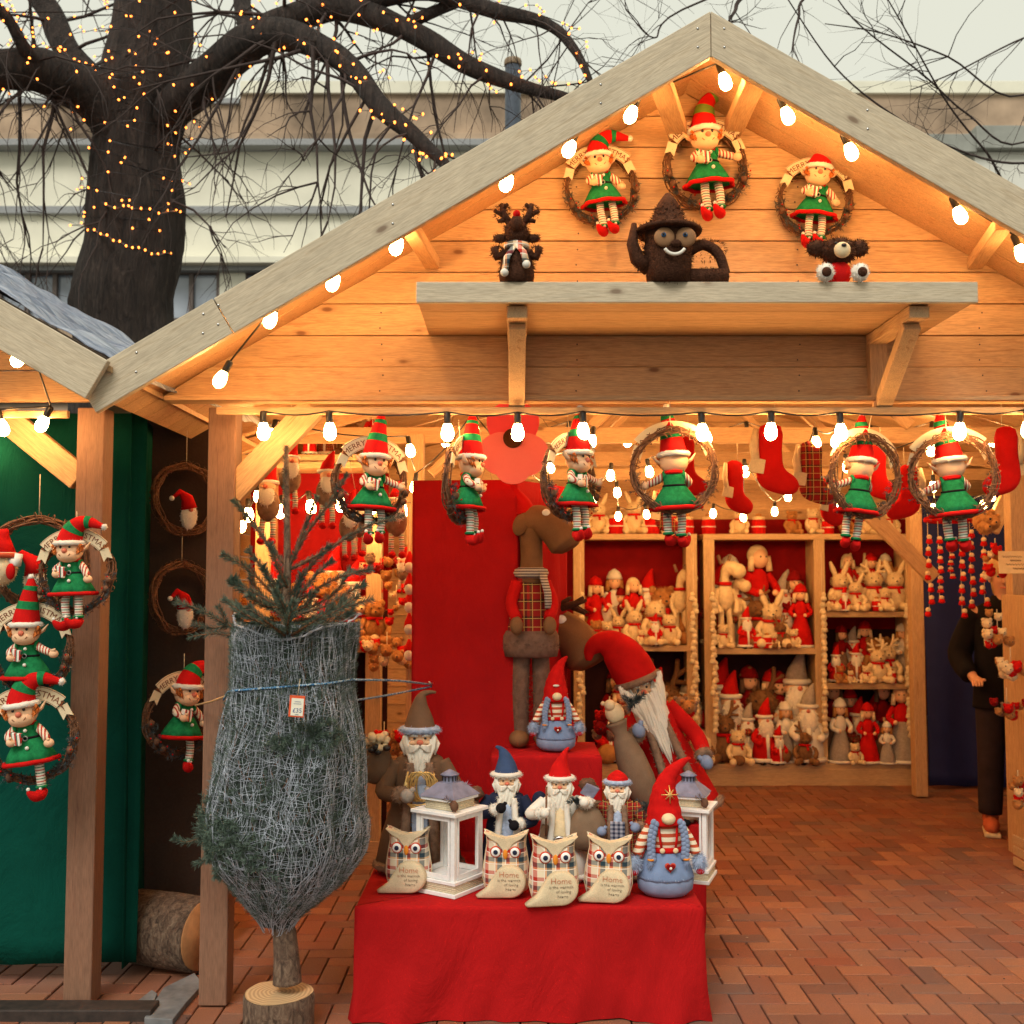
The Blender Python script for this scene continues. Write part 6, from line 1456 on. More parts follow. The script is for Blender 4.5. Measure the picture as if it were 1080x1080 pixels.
# ================================================================ SMALL TOYS (unit height, copies share meshes)
def limb(mb, pts, r): 
    a_, b_ = smooth([V(p) for p in pts], r, 3); mb.tube(a_, b_, 8); mb.ball(pts[-1], r[-1] * 1.15, seg=8, rings=6)
def plush(kind, mat, fur=700):
    t = thing({'rabbit': 'rabbit_plush', 'bear': 'bear_plush', 'reindeer': 'reindeer_plush'}[kind], 'x', 'plush toy')
    mb = MB(); mb.ball((0, 0, .26), (.2, .17, .25), seg=12, rings=9); mb.fur((0, 0, .26), (.2, .17, .25), fur, .045, .005)
    mb.build('body', mat, t)
    mb = MB(); mb.ball((0, -.03, .6), (.165, .15, .15), seg=12, rings=9); mb.ball((0, -.16, .56), (.075, .06, .055), seg=8, rings=6); mb.fur((0, -.03, .6), (.165, .15, .15), fur, .04, .005); hd = mb.build('head', mat, t)
    mb = MB(); mb.ball((0, -.22, .575), (.022, .015, .016), seg=6, rings=5)
    for s in (-1, 1): mb.ball((s * .065, -.155, .635), .015, seg=6, rings=5)
    mb.build('face_button', M['blackp'], hd)
    for s in (-1, 1):
        mb = MB()
        if kind == 'rabbit': limb(mb, [(s * .07, 0, .7), (s * .14, 0, .85), (s * .19, -.01, .97)], [.045, .06, .03])
        elif kind == 'bear': mb.ball((s * .13, 0, .72), (.06, .03, .06), seg=8, rings=6)
        else:
            limb(mb, [(s * .06, 0, .7), (s * .12, 0, .85), (s * .13, 0, .98)], [.03, .03, .022]); limb(mb, [(s * .12, 0, .83), (s * .22, 0, .9)], [.028, .022]); limb(mb, [(s * .1, 0, .77), (s * .21, 0, .76)], [.028, .022])
        mb.build('antler' if kind == 'reindeer' else 'ear', mat, hd)
        mb = MB(); limb(mb, [(s * .16, -.02, .42), (s * .25, -.08, .3), (s * .22, -.15, .2)], [.06, .055, .055]); mb.build('arm', mat, t)
        mb = MB(); limb(mb, [(s * .1, -.06, .1), (s * .17, -.2, .08), (s * .21, -.3, .085)], [.08, .075, .075]); mb.build('leg', mat, t)
    mb = MB(); mb.torus((0, -.01, .455), .13, .03, 'z', 16, 6); mb.tube([(.03, -.14, .45), (.05, -.19, .34)], .03, 6, .4); mb.build('scarf', M['red'], t)
    return t
def minisanta(mat='red', hat='red'):
    t = thing('santa_doll', 'x', 'doll'); mb = MB(); mb.lathe([(.1, .0), (.2, .03), (.19, .2), (.15, .4), (.12, .52), (.05, .56)], 16, sy=.8); mb.build('coat', M[mat], t)
    mb = MB(); mb.torus((0, 0, .05), .195, .035, 'z', 18, 7, sy=.8); mb.tube([(0, -.14, .08), (0, -.125, .45)], .03, 6); mb.build('trim', M['white'], t)
    mb = MB(); mb.ball((0, -.02, .65), (.11, .1, .12), seg=12, rings=9); hd = mb.build('head', M['skin'], t)
    mb = MB(); mb.ball((0, -.075, .54), (.12, .08, .17), seg=12, rings=9); mb.fur((0, -.075, .54), (.12, .08, .17), 260, .035, .008, droop=1.2); mb.build('beard', M['beard'], hd)
    mb = MB(); mb.ball((0, -.13, .66), .025, seg=8, rings=6); mb.build('nose', M['pink'], hd)
    mb = MB(); mb.tube([(0, 0, .7), (.01, 0, .82), (.04, 0, .93), (.07, 0, 1.0)], [.12, .085, .045, .012], 12); ht = mb.build('hat', M[hat], t)
    mb = MB(); mb.torus((0, 0, .715), .115, .028, 'z', 16, 7); mb.build('hat_brim', M['white'], ht)
    for s in (-1, 1):
        mb = MB(); limb(mb, [(s * .11, 0, .5), (s * .2, -.05, .38), (s * .15, -.16, .33)], [.05, .05, .045]); mb.build('arm', M[mat], t)
        mb = MB(); mb.ball((s * .07, -.08, .02), (.06, .1, .045), seg=8, rings=6); mb.build('boot', M['blackf'], t)
    return t
def lady(top='red', skirt='furg', hair='cream', capm=None):
    t = thing('cloth_doll', 'x', 'doll'); mb = MB(); mb.lathe([(.19, .0), (.2, .02), (.15, .25), (.08, .5), (.06, .52)], 20, sy=.85)
    for v in mb.v:
        a = math.atan2(v.y, v.x); k = 1 + .07 * math.sin(9 * a) * (1 - v.z * 2); v.x *= k; v.y *= k
    mb.build('skirt', M[skirt], t); mb = MB(); mb.torus((0, 0, .02), .195, .025, 'z', 18, 6, sy=.85); mb.build('hem', M['white'], t)
    mb = MB(); mb.ball((0, 0, .58), (.1, .08, .15), seg=12, rings=9); mb.build('jacket', M[top], t)
    mb = MB(); mb.ball((0, -.02, .82), (.085, .08, .095), seg=12, rings=9); hd = mb.build('head', M['skin'], t)
    mb = MB(); mb.ball((0, .015, .85), (.1, .085, .1), seg=12, rings=9); mb.tube([(-.085, -.02, .84), (-.1, -.03, .7)], .03, 7); mb.tube([(.085, -.02, .84), (.1, -.03, .7)], .03, 7); mb.build('hair', M[hair], hd)
    if capm: mb = MB(); mb.lathe([(.11, .86), (.1, .9), (.07, .96), (.01, 1.0)], 14); mb.build('cap', M[capm], hd)
    mb = MB()
    for s in (-1, 1): mb.ball((s * .03, -.095, .835), .009, seg=6, rings=5)
    mb.build('eyes', M['blackp'], hd)
    for s in (-1, 1):
        mb = MB(); limb(mb, [(s * .09, 0, .67), (s * .16, -.04, .55), (s * .1, -.14, .5)], [.04, .038, .035]); a = mb.build('arm', M[top], t); mb = MB(); mb.ball((s * .08, -.16, .5), .03, seg=8, rings=6); mb.build('hand', M['skin'], a)
    return t
def tin():
    t = thing('sweet_jar', 'x', 'jar'); mb = MB(); mb.lathe([(.3, 0), (.33, .03), (.33, .62), (.28, .7)], 20); mb.build('jar', M['red'], t)
    mb = MB(); mb.lathe([(.3, .7), (.31, .72), (.31, .82), (.26, .85), (0, .86)], 20); mb.build('lid', M['cream'], t)
    mb = MB(); mb.torus((0, 0, .35), .325, .03, 'z', 20, 6); mb.build('ribbon', M['white'], t); mb = MB(); mb.ball((0, 0, .92), (.16, .16, .1), seg=10, rings=6); mb.build('knob', M['toastf'], t); return t
def tallplush():
    t = thing('long_legged_reindeer', 'x', 'plush toy'); mb = MB(); mb.ball((0, 0, .56), (.1, .09, .16), seg=12, rings=9); mb.fur((0, 0, .56), (.1, .09, .16), 200, .02, .005); mb.build('body', M['cream'], t)
    mb = MB(); limb(mb, [(0, 0, .68), (0, 0, .78), (.04, -.04, .88), (.12, -.1, .84)], [.06, .05, .08, .075]); hd = mb.build('head', M['cream'], t)
    for s in (-1, 1):
        mb = MB(); limb(mb, [(s * .05, 0, .45), (s * .055, -.02, .2), (s * .06, -.04, .03)], [.035, .032, .045]); mb.build('leg', M['cream'], t)
        mb = MB(); limb(mb, [(s * .09, 0, .64), (s * .13, -.03, .5), (s * .1, -.08, .4)], [.03, .03, .03]); mb.build('arm', M['cream'], t)
        mb = MB(); limb(mb, [(s * .04, 0, .92), (s * .07, 0, 1.0)], [.02, .018]); mb.build('antler', M['furb'], hd)
    mb = MB(); mb.torus((0, 0, .7), .06, .025, 'z', 14, 6); mb.build('scarf', M['red'], t); return t
proto = {}
def get(kind):
    """the first call hands over the prototype itself, later ones a copy"""
    if kind not in proto:
        proto[kind] = {'rabbit': lambda: plush('rabbit', M['cream']), 'bear': lambda: plush('bear', M['cream']), 'honey': lambda: plush('bear', M['toastf']), 'rein': lambda: plush('reindeer', M['cream']), 'brown': lambda: plush('reindeer', M['mooseb']),
                       'santa': minisanta, 'wsanta': lambda: minisanta('white', 'furg'), 'gsanta': lambda: minisanta('tartan', 'red'), 'lady': lady, 'rlady': lambda: lady('red', 'red', 'cream', 'red'), 'wlady': lambda: lady('white', 'furg', 'toastf', 'white'), 'blady': lambda: lady('darkred', 'furb', 'brownf', 'darkred'),
                       'jar': tin, 'tall': tallplush}[kind](); return proto[kind], True
    return proto[kind], False
LOOK = dict(rabbit='cream rabbit plush', bear='cream teddy bear', honey='honey brown teddy bear', rein='cream antlered reindeer', brown='brown reindeer plush', santa='red coated santa doll', wsanta='white coated santa doll', gsanta='tartan coated santa doll',
            lady='fair doll in grey skirt', rlady='doll all in red', wlady='doll in white top', blady='dark haired doll', jar='red sweet jar', tall='long legged reindeer plush')
ORD = ['leftmost such', 'second such from left', 'third such from left', 'fourth such from left', 'fifth such from left', 'sixth such from left', 'seventh such from left', 'eighth such from left', 'ninth such from left']
def place(items, where, Y, zpy, front=0.0, group=None, fill=None):
    """items: (kind, px, height in px, back offset)"""
    items = [(k, x, h * 1.08, d) for k, x, h, d in items] + (fill or [])
    z = PZ(zpy, Y) if not isinstance(zpy, tuple) else zpy[0]
    seen = {}; 
    for kind, px, hp, dy in sorted(items, key=lambda q: q[1]): seen.setdefault(kind, []).append((px, hp, dy))
    for kind, l in seen.items():
        for i, (px, hp, dy) in enumerate(l):
            pre = 'only such' if len(l) == 1 else (ORD[i] if i < len(l) - 1 else 'rightmost such')
            lab = f'{LOOK[kind]}, {pre}, {where}'
            o, fresh = get(kind); YY = Y + dy; loc = V((PX(px, YY), YY, z)); sc = hp * YY / F; rz = rnd.uniform(-.35, .35)
            if fresh: o.location = loc; o.scale = (sc,) * 3; o.rotation_euler.z = rz; o['label'] = lab; o['group'] = group or 'toys on the shelves'
            else: dup(o, lab, loc, (0, 0, rz), sc, group or 'toys on the shelves')
zb = lambda py: (PZ(py, YS) + .002,)
# left unit of the back wall
place([('rabbit', 632, 40, .15), ('jar', 650, 22, .1), ('rabbit', 669, 42, .15), ('jar', 688, 22, .1), ('rabbit', 708, 36, .15), ('jar', 725, 20, .1), ('bear', 612, 30, .2)], 'on top of left toy shelf', YS, zb(563))
place([('rlady', 628, 66, .22), ('gsanta', 640, 50, .28), ('blady', 655, 54, .28), ('lady', 668, 68, .22), ('honey', 698, 72, .24), ('bear', 690, 56, .12), ('tall', 717, 76, .18), ('rabbit', 668, 44, .08), ('bear', 640, 30, .06), ('rabbit', 652, 36, .14), ('jar', 711, 16, .08), ('bear', 676, 20, .02)], 'left toy shelf upper bay', YS, zb(681), fill=[('honey', 622, 66, .3), ('wlady', 648, 78, .31), ('gsanta', 683, 78, .3), ('bear', 706, 42, .04), ('honey', 628, 34, .02), ('santa', 690, 34, .0), ('jar', 634, 15, .0)])
place([('honey', 666, 110, .24), ('brown', 700, 96, .24), ('santa', 640, 60, .1), ('honey', 712, 84, .12), ('gsanta', 690, 90, .12), ('bear', 724, 70, .06), ('brown', 718, 50, .0), ('rlady', 655, 76, .15)], 'left toy shelf lower bay', YS, zb(806), fill=[('bear', 676, 60, .0), ('santa', 700, 60, -.02), ('blady', 650, 96, .3), ('wsanta', 725, 92, .28)])
# right unit
place([('bear', 781, 32, .15), ('jar', 801, 20, .1), ('honey', 836, 30, .15), ('bear', 858, 33, .15), ('jar', 748, 20, .1), ('honey', 892, 30, .15), ('bear', 915, 30, .16), ('jar', 874, 18, .1), ('rabbit', 940, 32, .15)], 'on top of right toy shelf', YS, zb(563))
place([('tall', 764, 88, .12), ('tall', 776, 70, .2), ('lady', 800, 104, .26), ('rabbit', 813, 56, .12), ('santa', 786, 40, .05), ('brown', 797, 60, .2), ('rlady', 844, 62, .14), ('blady', 838, 74, .26), ('jar', 797, 16, .04), ('brown', 822, 32, .02), ('bear', 815, 20, .0), ('santa', 829, 44, .22), ('gsanta', 757, 80, .28)], 'right toy shelf upper left bay', YS, zb(684), fill=[('wsanta', 826, 80, .31), ('gsanta', 784, 84, .31), ('bear', 762, 32, .02), ('wlady', 770, 96, .32), ('jar', 808, 16, .0), ('bear', 836, 26, .02)])
place([('gsanta', 768, 86, .18), ('brown', 762, 60, .06), ('wsanta', 786, 56, .14), ('santa', 804, 62, .06), ('brown', 802, 88, .26), ('wlady', 826, 58, .1), ('wsanta', 838, 104, .24), ('wsanta', 850, 76, .06), ('blady', 820, 84, .28), ('santa', 758, 96, .28)], 'right toy shelf lower left bay', YS, zb(806), fill=[('bear', 776, 46, .0), ('santa', 818, 40, .0), ('blady', 788, 96, .31), ('brown', 846, 44, .0), ('rlady', 812, 92, .31)])
place([('rabbit', 885, 48, .1), ('lady', 894, 58, .25), ('rein', 921, 50, .12), ('rlady', 919, 56, .26), ('rabbit', 944, 50, .1), ('honey', 947, 56, .25), ('bear', 905, 18, .03), ('jar', 924, 14, .03), ('bear', 878, 22, .02)], 'right toy shelf top right bay', YS, zb(645), fill=[('rein', 905, 60, .3), ('bear', 933, 30, .02), ('santa', 890, 26, .0), ('wlady', 934, 60, .3), ('rabbit', 902, 40, .06)])
place([('santa', 880, 36, .1), ('blady', 886, 54, .24), ('gsanta', 901, 38, .12), ('honey', 922, 54, .25), ('rein', 924, 42, .05), ('rein', 934, 46, .14), ('bear', 895, 16, .02), ('wlady', 950, 56, .2), ('bear', 958, 20, .03), ('jar', 938, 14, .02)], 'right toy shelf middle right bay', YS, zb(721), fill=[('rlady', 911, 62, .3), ('honey', 942, 58, .3), ('bear', 912, 24, .0), ('honey', 884, 24, .0), ('wsanta', 897, 56, .3)])
place([('wlady', 883, 62, .08), ('blady', 876, 78, .25), ('gsanta', 902, 60, .22), ('rlady', 912, 58, .06), ('blady', 928, 78, .25), ('lady', 948, 78, .08), ('rlady', 942, 50, .26), ('santa', 960, 44, .2)], 'right toy shelf bottom right bay', YS, zb(806), fill=[('rlady', 894, 72, .3), ('wlady', 932, 44, .02), ('santa', 920, 70, .3), ('bear', 898, 28, .0), ('wlady', 957, 70, .3)])
# left shelf behind the fir
zl = lambda py: (PZ(py, YL) + .002,)
place([('honey', 282, 52, .12), ('santa', 262, 40, .1), ('honey', 316, 46, .18), ('gsanta', 343, 50, .12), ('brown', 370, 44, .14), ('lady', 392, 50, .12), ('santa', 325, 36, .05)], 'on top of shelf behind fir', YL, zl(479))
place([('honey', 268, 70, .15), ('honey', 340, 90, .12), ('santa', 328, 60, .05), ('honey', 358, 74, .1), ('gsanta', 372, 80, .15), ('bear', 382, 60, .05), ('rlady', 385, 90, .25), ('brown', 366, 50, .0)], 'bay behind the fir branches', YL, zl(680), fill=[('honey', 300, 80, .2), ('santa', 350, 100, .28), ('honey', 395, 60, .0), ('gsanta', 285, 90, .2)])

# ================================================================ HANGING BUNCHES AND STRINGS
def cluster(label, loc, n, r, mats, sp, seed, top=.12, cat='toy bunch'):
    """a bunch of small round plush heads tied together and hung up"""
    t = thing('plush_bunch', label, cat, loc, 0, 'hanging bunches of small plush toys'); rr = random.Random(seed); mb = MB(); mb.tube([(0, 0, top), (0, 0, 0)], .003, 5); mb.build('hanging_string', M['rope'], t)
    for i in range(n):
        c = V((rr.uniform(-sp[0], sp[0]), rr.uniform(-.05, .03), rr.uniform(-sp[1], sp[1]))); mb = MB(); q = r * rr.uniform(.8, 1.2); mb.ball(c, q, seg=10, rings=8); mb.ball(c + V((0, -q * .85, -.1 * q)), q * .45, seg=8, rings=6)
        for s in (-1, 1): mb.ball(c + V((s * q * .75, 0, q * .75)), q * .38, seg=7, rings=5)
        mb.fur(c, q, 90, q * .3, q * .05, seed=i); b_ = mb.build('toy_head', M[mats[i % len(mats)]], t)
        mb = MB(); mb.ball(c + V((0, -q * 1.3, 0)), q * .14, seg=6, rings=4); mb.build('nose', M['blackp'], b_)
    return t
YR = 5.9
cluster('bunch of honey coloured bear heads at the lower left of the red pillar', P(408, 690, YR), 16, .030, ['toastf', 'toastf', 'cream', 'toastf', 'red'], (.12, .07), 1)
cluster('lowest bunch of honey coloured bear heads above the beige santa\'s bag', P(405, 785, YR), 13, .030, ['toastf', 'toastf', 'toastf', 'red'], (.10, .09), 2)
cluster('bunch of red and honey plush heads beside the fir branches', P(402, 598, YR), 13, .026, ['red', 'toastf', 'furb', 'darkred'], (.13, .05), 3)
cluster('thin upright bunch of small plush heads next to the red pillar edge', P(418, 640, YR + .2), 10, .02, ['red', 'toastf', 'cream'], (.05, .14), 4)
cluster('bunch of tan plush toys leaning at the right of the big red santa', P(722, 770, 5.6), 14, .034, ['toastf', 'furb', 'red', 'toastf'], (.06, .16), 6)
cluster('bunch of brown plush heads low between the red box and the big santa', P(643, 760, 5.5), 9, .03, ['darkred', 'red', 'furb'], (.07, .08), 7)
cluster('cream and red bunch hung on the right rack under the price board', P(1052, 665, 6.2), 14, .024, ['cream', 'toastf', 'cream', 'red'], (.07, .10), 8)
cluster('second bunch on the right rack, cream heads with red hats', P(1066, 705, 6.15), 12, .026, ['cream', 'toastf', 'cream', 'red'], (.07, .05), 9)
cluster('dark red and tan bunch on the right rack at knee height of the customer', P(1062, 748, 6.15), 11, .024, ['furb', 'red', 'toastf', 'darkred'], (.09, .05), 10)
cluster('lowest bunch on the right rack near the wooden crate', P(1074, 835, 6.2), 7, .028, ['toastf', 'red', 'cream'], (.03, .07), 11)
cluster('red and cream bunch hung at the head of the right rack', P(1050, 590, 6.2), 12, .022, ['cream', 'red', 'toastf', 'red'], (.05, .11), 12)
cluster('round cream plush pair under the rightmost elf wreath', P(1040, 552, 6.0), 4, .05, ['toastf'], (.03, .03), 13)
def ostring(label, loc, L, seed, cols=('red', 'cream'), n=7, r=.022):
    t = thing('ornament_string', label, 'ornament string', loc, 0, 'hanging strings of little ornaments'); rr = random.Random(seed); mb = MB(); mb.tube([(0, 0, .02), (0, 0, -L)], .0022, 5); mb.build('cord', M['rope'], t)
    for i in range(n):
        z = -L + (L * .75) * i / (n - 1); x = rr.uniform(-.018, .018); mb = MB(); mb.lathe([(r * .3, -r), (r, -r * .6), (r * .8, r * .3), (r * .2, r)], 10, (x, -.01, z)); a = mb.build('bell', M[cols[0]], t)
        mb = MB(); mb.ball((x, -.01, z + r * 1.1), r * .75, seg=8, rings=6); mb.build('head', M[cols[1]], a)
    return t
a = ostring('string of red and cream bells, leftmost under the ring of dangling strings', P(978, 545, 7.0), .62, 1)
for px, py, Y, s_, lab in ((989, 550, 6.9, .5, 'second from the left'), (1012, 545, 6.9, .62, 'third from the left'), (1022, 540, 7.0, .6, 'fourth from the left'), (1001, 552, 7.1, .35, 'short one in the middle'), (1036, 535, 6.8, .6, 'rightmost')):
    dup(a, f'string of red and cream bells before the blue curtain, {lab}', P(px, py, Y), (0, 0, rnd.uniform(0, 3)), (1, 1, s_ / .62))
a = ostring('string of beige hearts hanging down the left toy shelf\'s right upright', P(731, 585, YS - .06), 1.35, 5, ('burlap', 'cream'), 22, .026)
dup(a, 'string of beige hearts down the left upright of the right toy shelf', P(751, 585, YS - .06), (0, 0, .6))
dup(a, 'string of beige hearts down the middle upright of the right toy shelf', P(866, 585, YS - .06), (0, 0, 1.6))
dup(a, 'string of beige hearts down the right upright of the right toy shelf', P(957, 590, YS - .06), (0, 0, 2.6))
dup(a, 'string of beige hearts down the left upright of the left toy shelf', P(612, 585, YS - .06), (0, 0, 3.1))
# little santa hangers beside the pillar
t0 = thing('santa_hanger', 'vertical string of little hanging santas along the left edge of the red pillar', 'ornament string', P(432, 595, 5.5))
mb = MB(); mb.tube([(0, 0, .3), (0, 0, -.6)], .002, 5); mb.build('cord', M['rope'], t0)
for i, z in enumerate((.02, -.09, -.18, -.29, -.42)):
    mb = MB(); mb.lathe([(.028, -.03), (.024, 0), (.006, .045)], 12, (0, 0, z)); a = mb.build('hat', M['red'], t0); mb = MB(); mb.ball((0, -.012, z - .035), (.024, .02, .03), noise=.05); mb.build('beard', M['beard'], a)
# red topped sign band under the ring of strings
t = thing('hanging_ring', 'red hoop from which the strings of bells dangle', 'hoop', P(1003, 548, 7.0)); mb = MB(); mb.torus((0, 0, 0), .15, .02, 'z', 30, 8); mb.build('hoop', M['red'], t); mb = MB(); mb.tube([(0, 0, .5), (0, 0, .12), (.14, 0, 0)], .003, 5); mb.tube([(0, 0, .12), (-.14, 0, 0)], .003, 5); mb.build('hanger', M['rope'], t)
# gnome and elf dolls hanging inside on the left
def hanger_doll(label, loc, rz, hatcol='red', body='furb', legs=True, sc=1):
    t = thing('hanging_gnome', label, 'hanging doll', loc, rz, 'dolls hanging inside the stall', sc)
    mb = MB(); mb.ball((0, 0, -.02), (.05, .04, .07)); mb.build('body', M[body], t)
    mb = MB(); mb.ball((0, -.02, .055), (.035, .032, .035)); hd = mb.build('head', M['skin'], t)
    mb = MB(); mb.ball((0, -.035, .02), (.035, .02, .045)); mb.fur((0, -.035, .02), (.035, .02, .045), 200, .012); mb.build('beard', M['beard'], hd); mb = MB(); mb.ball((0, -.055, .055), .01); mb.build('nose', M['pink'], hd)
    mb = MB(); mb.tube([(0, 0, .07), (.005, 0, .11), (.02, 0, .15), (.03, 0, .17)], [.04, .028, .014, .004], 12); ht = mb.build('hat', M[hatcol], t); mb = MB(); mb.torus((0, 0, .075), .038, .009, 'z'); mb.build('hat_brim', M['white'], ht)
    if legs:
        for s in (-1, 1):
            mb = MB(); mb.tube([(s * .02, 0, -.07), (s * .024, -.01, -.12), (s * .022, -.01, -.16)], .012, 9); lg = mb.build('leg', M['legs'], t); mb = MB(); mb.ball((s * .022, -.025, -.17), (.017, .03, .016)); mb.build('shoe', M['red'], lg)
    mb = MB(); mb.tube([(.03, 0, .17), (0, 0, .32)], .0015, 4); mb.build('hanging_loop', M['rope'], t); return t
a = hanger_doll('hanging gnome with a red hat just left of the leftmost hanging elf wreath', P(345, 515, 4.9), .3)
for px, py, Y, lab, s_ in ((306, 500, 4.95, 'hanging gnome behind the tip of the fir tree', 1.0), (368, 552, 5.1, 'hanging gnome below and left of the first hanging elf wreath', .95), (380, 548, 5.4, 'hanging gnome directly behind the first hanging elf wreath', 1.0), (418, 545, 5.3, 'hanging gnome with long striped legs at the left of the pillar', 1.1), (283, 528, 5.2, 'plump hanging gnome under the wide timber brace', 1.15), (425, 600, 5.8, 'small hanging gnome beside the pillar\'s left edge', .7)):
    dup(a, lab, P(px, py, Y), (0, 0, rnd.uniform(-.5, .5)), s_)

# ================================================================ STOCKINGS
def stocking(label, loc, rz, mat, cuffm='cream', sc=1, group='stockings hanging inside the stall'):
    t = thing('stocking', label, 'stocking', loc, rz, group, sc)
    ol_ = [(-.045, .15), (.045, .15), (.047, .05), (.055, -.03), (.1, -.07), (.12, -.1), (.11, -.135), (.07, -.15), (.02, -.14), (-.03, -.12), (-.06, -.08), (-.06, -.02), (-.05, .05)]
    dn = []
    for i in range(len(ol_)):
        p0_, p1_, p2_, p3_ = [V(ol_[(i + k) % len(ol_)]) for k in (-1, 0, 1, 2)]
        for k in range(3): q = k / 3; r_ = .5 * ((2 * p1_) + (p2_ - p0_) * q + (2 * p0_ - 5 * p1_ + 4 * p2_ - p3_) * q * q + (3 * p1_ - p0_ - 3 * p2_ + p3_) * q ** 3); dn.append((r_.x, r_.y))
    mb = MB(); mb.prism(dn, -.028, .028, puff=1); st = mb.build('sock', M[mat], t)
    mb = MB(); mb.tube([(-.06, 0, .14), (-.075, -.01, .06), (-.07, -.02, .0)], [.02, .03, .028], 10, .5); mb.build('cuff_strap', M[cuffm], t)
    mb = MB(); mb.prism([(-.11, -.05), (-.04, -.06), (-.03, .0), (-.09, .015)][::1], -.036, -.026); tg = mb.build('felt_tag', M['burlap'], t, bevel=.002)
    mb = MB(); mb.tube([(.02, 0, .145), (.02, 0, .26)], .002, 5); mb.build('hanging_loop', M['rope'], t); return t
s1 = stocking('big deep red stocking with a cream tag between the two back to front elf wreaths', P(813, 486, 4.7), 0, 'red', sc=1.0)
s2 = stocking('red tartan stocking left of the second back to front elf wreath', P(856, 500, 5.0), 0, 'tartan', sc=.95)
dup(s1, 'small red stocking just right of the first back to front elf wreath', P(775, 515, 5.3), (0, 0, .4), .85)
dup(s1, 'big plain red stocking at the right edge', P(1062, 488, 4.4), (0, 0, 3.14), (.85, 1, .92))
dup(s1, 'red stocking hanging between the last two back to front elf wreaths', P(958, 520, 5.2), (0, 0, 2.9), .85)
dup(s1, 'red stocking mostly hidden behind the second back to front elf wreath', P(925, 500, 5.4), (0, 0, -.2), .9)
dup(s1, 'red stocking hidden behind the first back to front elf wreath', P(722, 492, 5.0), (0, 0, .1), .9)
dup(s2, 'tartan stocking behind the first back to front elf wreath\'s lower ring', P(700, 540, 6.0), (0, 0, .2), .8)
dup(s1, 'red stocking toe showing under the tartan stocking', P(874, 530, 5.2), (0, 0, .5), .75)

# ================================================================ RIGHT RACK, SIGN, CRATE, PERSON
t = thing('display_rack', 'narrow upright wooden display rack at the right edge', 'rack', (PX(1072, 6.35), 6.35, .014)); 
mb = MB(); mb.box((-.0, 0, .75), (.03, .34, 1.5)); mb.build('side_board', M['pine_z'], t, bevel=.003); mb = MB(); mb.box((.4, .16, .75), (.8, .02, 1.5)); mb.build('back_board', M['dark_z'], t)
mb = MB(); mb.box((.05, -.15, .8), (.12, .03, 1.6)); mb.build('front_post', M['pine_z'], t, bevel=.003)
for z in (.3, .75, 1.15): mb = MB(); mb.box((.41, 0, z), (.77, .3, .02)); mb.build('shelf_board', M['pale_x'], t, bevel=.002)
t = thing('crate', 'pale wooden crate at the foot of the right rack', 'crate', (PX(1086, 6.1), 6.05, .015))
for z in (.03, .09, .15):
    mb = MB(); mb.box((0, -.12, z), (.2, .012, .045)); mb.build('slat', M['pale_x'], t, bevel=.002); mb = MB(); mb.box((-.1, 0, z), (.012, .24, .045)); mb.build('slat', M['pale_x'], t, bevel=.002)
mb = MB(); mb.box((0, 0, .012), (.19, .23, .01)); mb.build('crate_floor', M['pale_x'], t)
t = thing('paper_sign', 'small handwritten paper sign at the right edge above the hanging bunches', 'sign', P(1071, 593, 6.1)); mb = MB(); mb.box((0, 0, 0), (.19, .003, .125)); mb.build('card', plain('cream card', S(240, 205, 150), .8, var=.04), t)
mb = MB()
for zz, w_, x_ in ((.032, .11, -.02), (.01, .06, .0), (-.012, .13, .01), (-.035, .07, .02)):
    mb.tube([(x_ - w_ / 2 + w_ * k / 24, -.003, zz + .006 * math.sin(k * 2.1) * (1 if k % 3 else .3)) for k in range(25)], .001, 4)
mb.build('handwriting', M['ink'], t)
# customer
pp = V((PX(1058, 6.95), 6.95, .014)); per = thing('person', 'customer in a dark coat and dark trousers standing behind the right rack', 'person', pp, R(-20))
def skin(name, verts, edges, mat, par, sub=2):
    me = bpy.data.meshes.new(name); me.from_pydata([v[0] for v in verts], edges, []); me.materials.append(mat); me.polygons.foreach_set('use_smooth', [])
    o = bpy.data.objects.new(name, me); scene.collection.objects.link(o); o.parent = par; sm = o.modifiers.new('skin', 'SKIN'); sm.use_smooth_shade = True
    sv = me.skin_vertices[0] if me.skin_vertices else None
    if sv is None:
        import bmesh
        bm = bmesh.new(); bm.from_mesh(me); bm.verts.layers.skin.verify(); bm.to_mesh(me); bm.free(); sv = me.skin_vertices[0]
    for i, v in enumerate(verts): sv.data[i].radius = (v[1], v[2] if len(v) > 2 else v[1])
    sv.data[0].use_root = True; s_ = o.modifiers.new('sub', 'SUBSURF'); s_.levels = s_.render_levels = sub; return o
skinm = fabric('human skin', S(215, 160, 125), rough=.6, var=.05, sc=200, bs=.05)
vb = [((0, 0, .92), .14, .11), ((0, 0, 1.12), .13, .1), ((0, 0, 1.33), .15, .11), ((0, 0, 1.43), .07, .06), ((0, -.01, 1.5), .05, .05), ((0, -.02, 1.57), .075, .09), ((0, -.02, 1.66), .07, .085),
      ((-.09, 0, .86), .085, .09), ((-.1, -.01, .48), .055, .06), ((-.11, .02, .09), .038, .04), ((-.11, -.1, .04), .035, .03), ((.09, 0, .86), .085, .09), ((.1, -.01, .48), .055, .06), ((.11, .02, .09), .038, .04), ((.11, -.1, .04), .035, .03),
      ((-.18, 0, 1.38), .055), ((-.25, .03, 1.12), .045), ((-.2, -.15, .98), .032), ((-.18, -.21, .96), .03, .022), ((.18, 0, 1.38), .055), ((.25, .0, 1.12), .045), ((.2, -.2, 1.1), .032), ((.18, -.26, 1.12), .03, .022)]
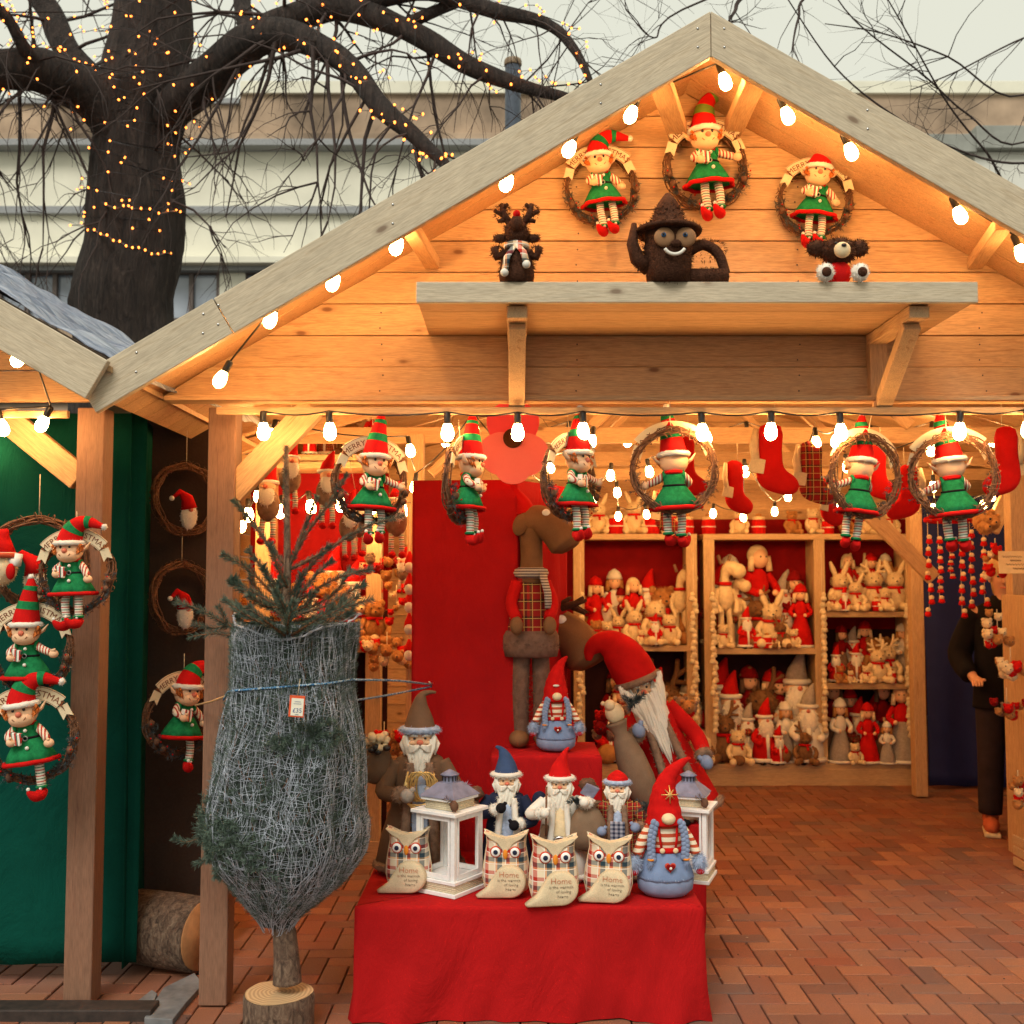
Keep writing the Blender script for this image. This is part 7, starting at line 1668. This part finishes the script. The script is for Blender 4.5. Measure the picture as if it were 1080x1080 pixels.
ed = [(0, 1), (1, 2), (2, 3), (3, 4), (4, 5), (5, 6), (0, 7), (7, 8), (8, 9), (9, 10), (0, 11), (11, 12), (12, 13), (13, 14), (2, 15), (15, 16), (16, 17), (17, 18), (2, 19), (19, 20), (20, 21), (21, 22)]
for hi, s in ((18, -1), (22, 1)):
    h0_ = V(vb[hi][0])
    for k, (dx, L) in enumerate(((-.026, .06), (-.009, .07), (.009, .066), (.026, .052))):
        i0 = len(vb); vb += [(tuple(h0_ + V((dx, -.025, .0))), .0095), (tuple(h0_ + V((dx, -.025 - L * .6, -.004))), .0085), (tuple(h0_ + V((dx * .9, -.025 - L * .85, -.025))), .0075)]; ed += [(hi, i0), (i0, i0 + 1), (i0 + 1, i0 + 2)]
    i0 = len(vb); vb += [(tuple(h0_ + V((-s * .035, -.0, .01))), .0105), (tuple(h0_ + V((-s * .045, -.04, .012))), .009)]; ed += [(hi, i0), (i0, i0 + 1)]
skin('body', vb, ed, skinm, per)
coat = fabric('black coat', (.009, .007, .008), var=.3)
mb = MB(); mb.lathe([(.2, .78), (.2, .8), (.185, 1.0), (.18, 1.15), (.2, 1.32), (.16, 1.42), (.085, 1.46), (.07, 1.49)], 30, sy=.75); 
for s, pts in ((-1, [(-.15, 0, 1.38), (-.265, .03, 1.12), (-.215, -.14, .99)]), (1, [(.15, 0, 1.38), (.265, 0, 1.12), (.205, -.18, 1.095)])):
    a_, b_ = smooth([V(p) for p in pts], [.085, .075, .055], 6); mb.tube(a_, b_, 14)
mb.build('coat', coat, per)
mb = MB()
for s in (-1, 1):
    a_, b_ = smooth([V((s * .085, 0, .9)), V((s * .1, -.01, .5)), V((s * .11, .015, .12))], [.105, .08, .07], 6); mb.tube(a_, b_, 14)
mb.build('trousers', fabric('dark trousers', (.03, .02, .022), var=.3), per)
mb = MB(); mb.ball((0, .012, 1.655), (.098, .112, .095)); mb.tube([(0, .05, 1.62), (0, .07, 1.5)], [.08, .06], 12); mb.build('hair', fabric('fair hair', S(205, 165, 110), var=.3, sc=150), per)
for s in (-1, 1):
    mb = MB(); mb.ball((s * .11, -.05, .055), (.05, .13, .05)); mb.ball((s * .11, .02, .09), (.05, .06, .06)); sh_ = mb.build('shoe', fabric('tan suede', S(185, 95, 62), var=.15), per); mb = MB(); mb.box((s * .11, -.05, .014), (.095, .25, .026)); mb.build('sole', M['cream'], sh_, bevel=.008)
    mb = MB(); mb.ball((s * .034, -.098, 1.61), (.01, .006, .006)); mb.build('eye', M['blackp'], per)
    mb = MB(); mb.ball((s * .08, -.02, 1.6), (.012, .022, .03)); mb.build('ear', skinm, per)
mb = MB(); mb.tube([(0, -.1, 1.6), (0, -.125, 1.575), (0, -.105, 1.565)], [.01, .014, .01], 8); mb.build('nose', skinm, per); mb = MB(); mb.tube([(-.025, -.098, 1.54), (0, -.108, 1.538), (.025, -.098, 1.54)], .005, 6); mb.build('mouth', M['pink'], per)
for o in bpy.data.objects:
    if o.type == 'MESH' and o.get('kind') is None and o.parent is None and 'label' not in o: o['kind'] = 'structure'
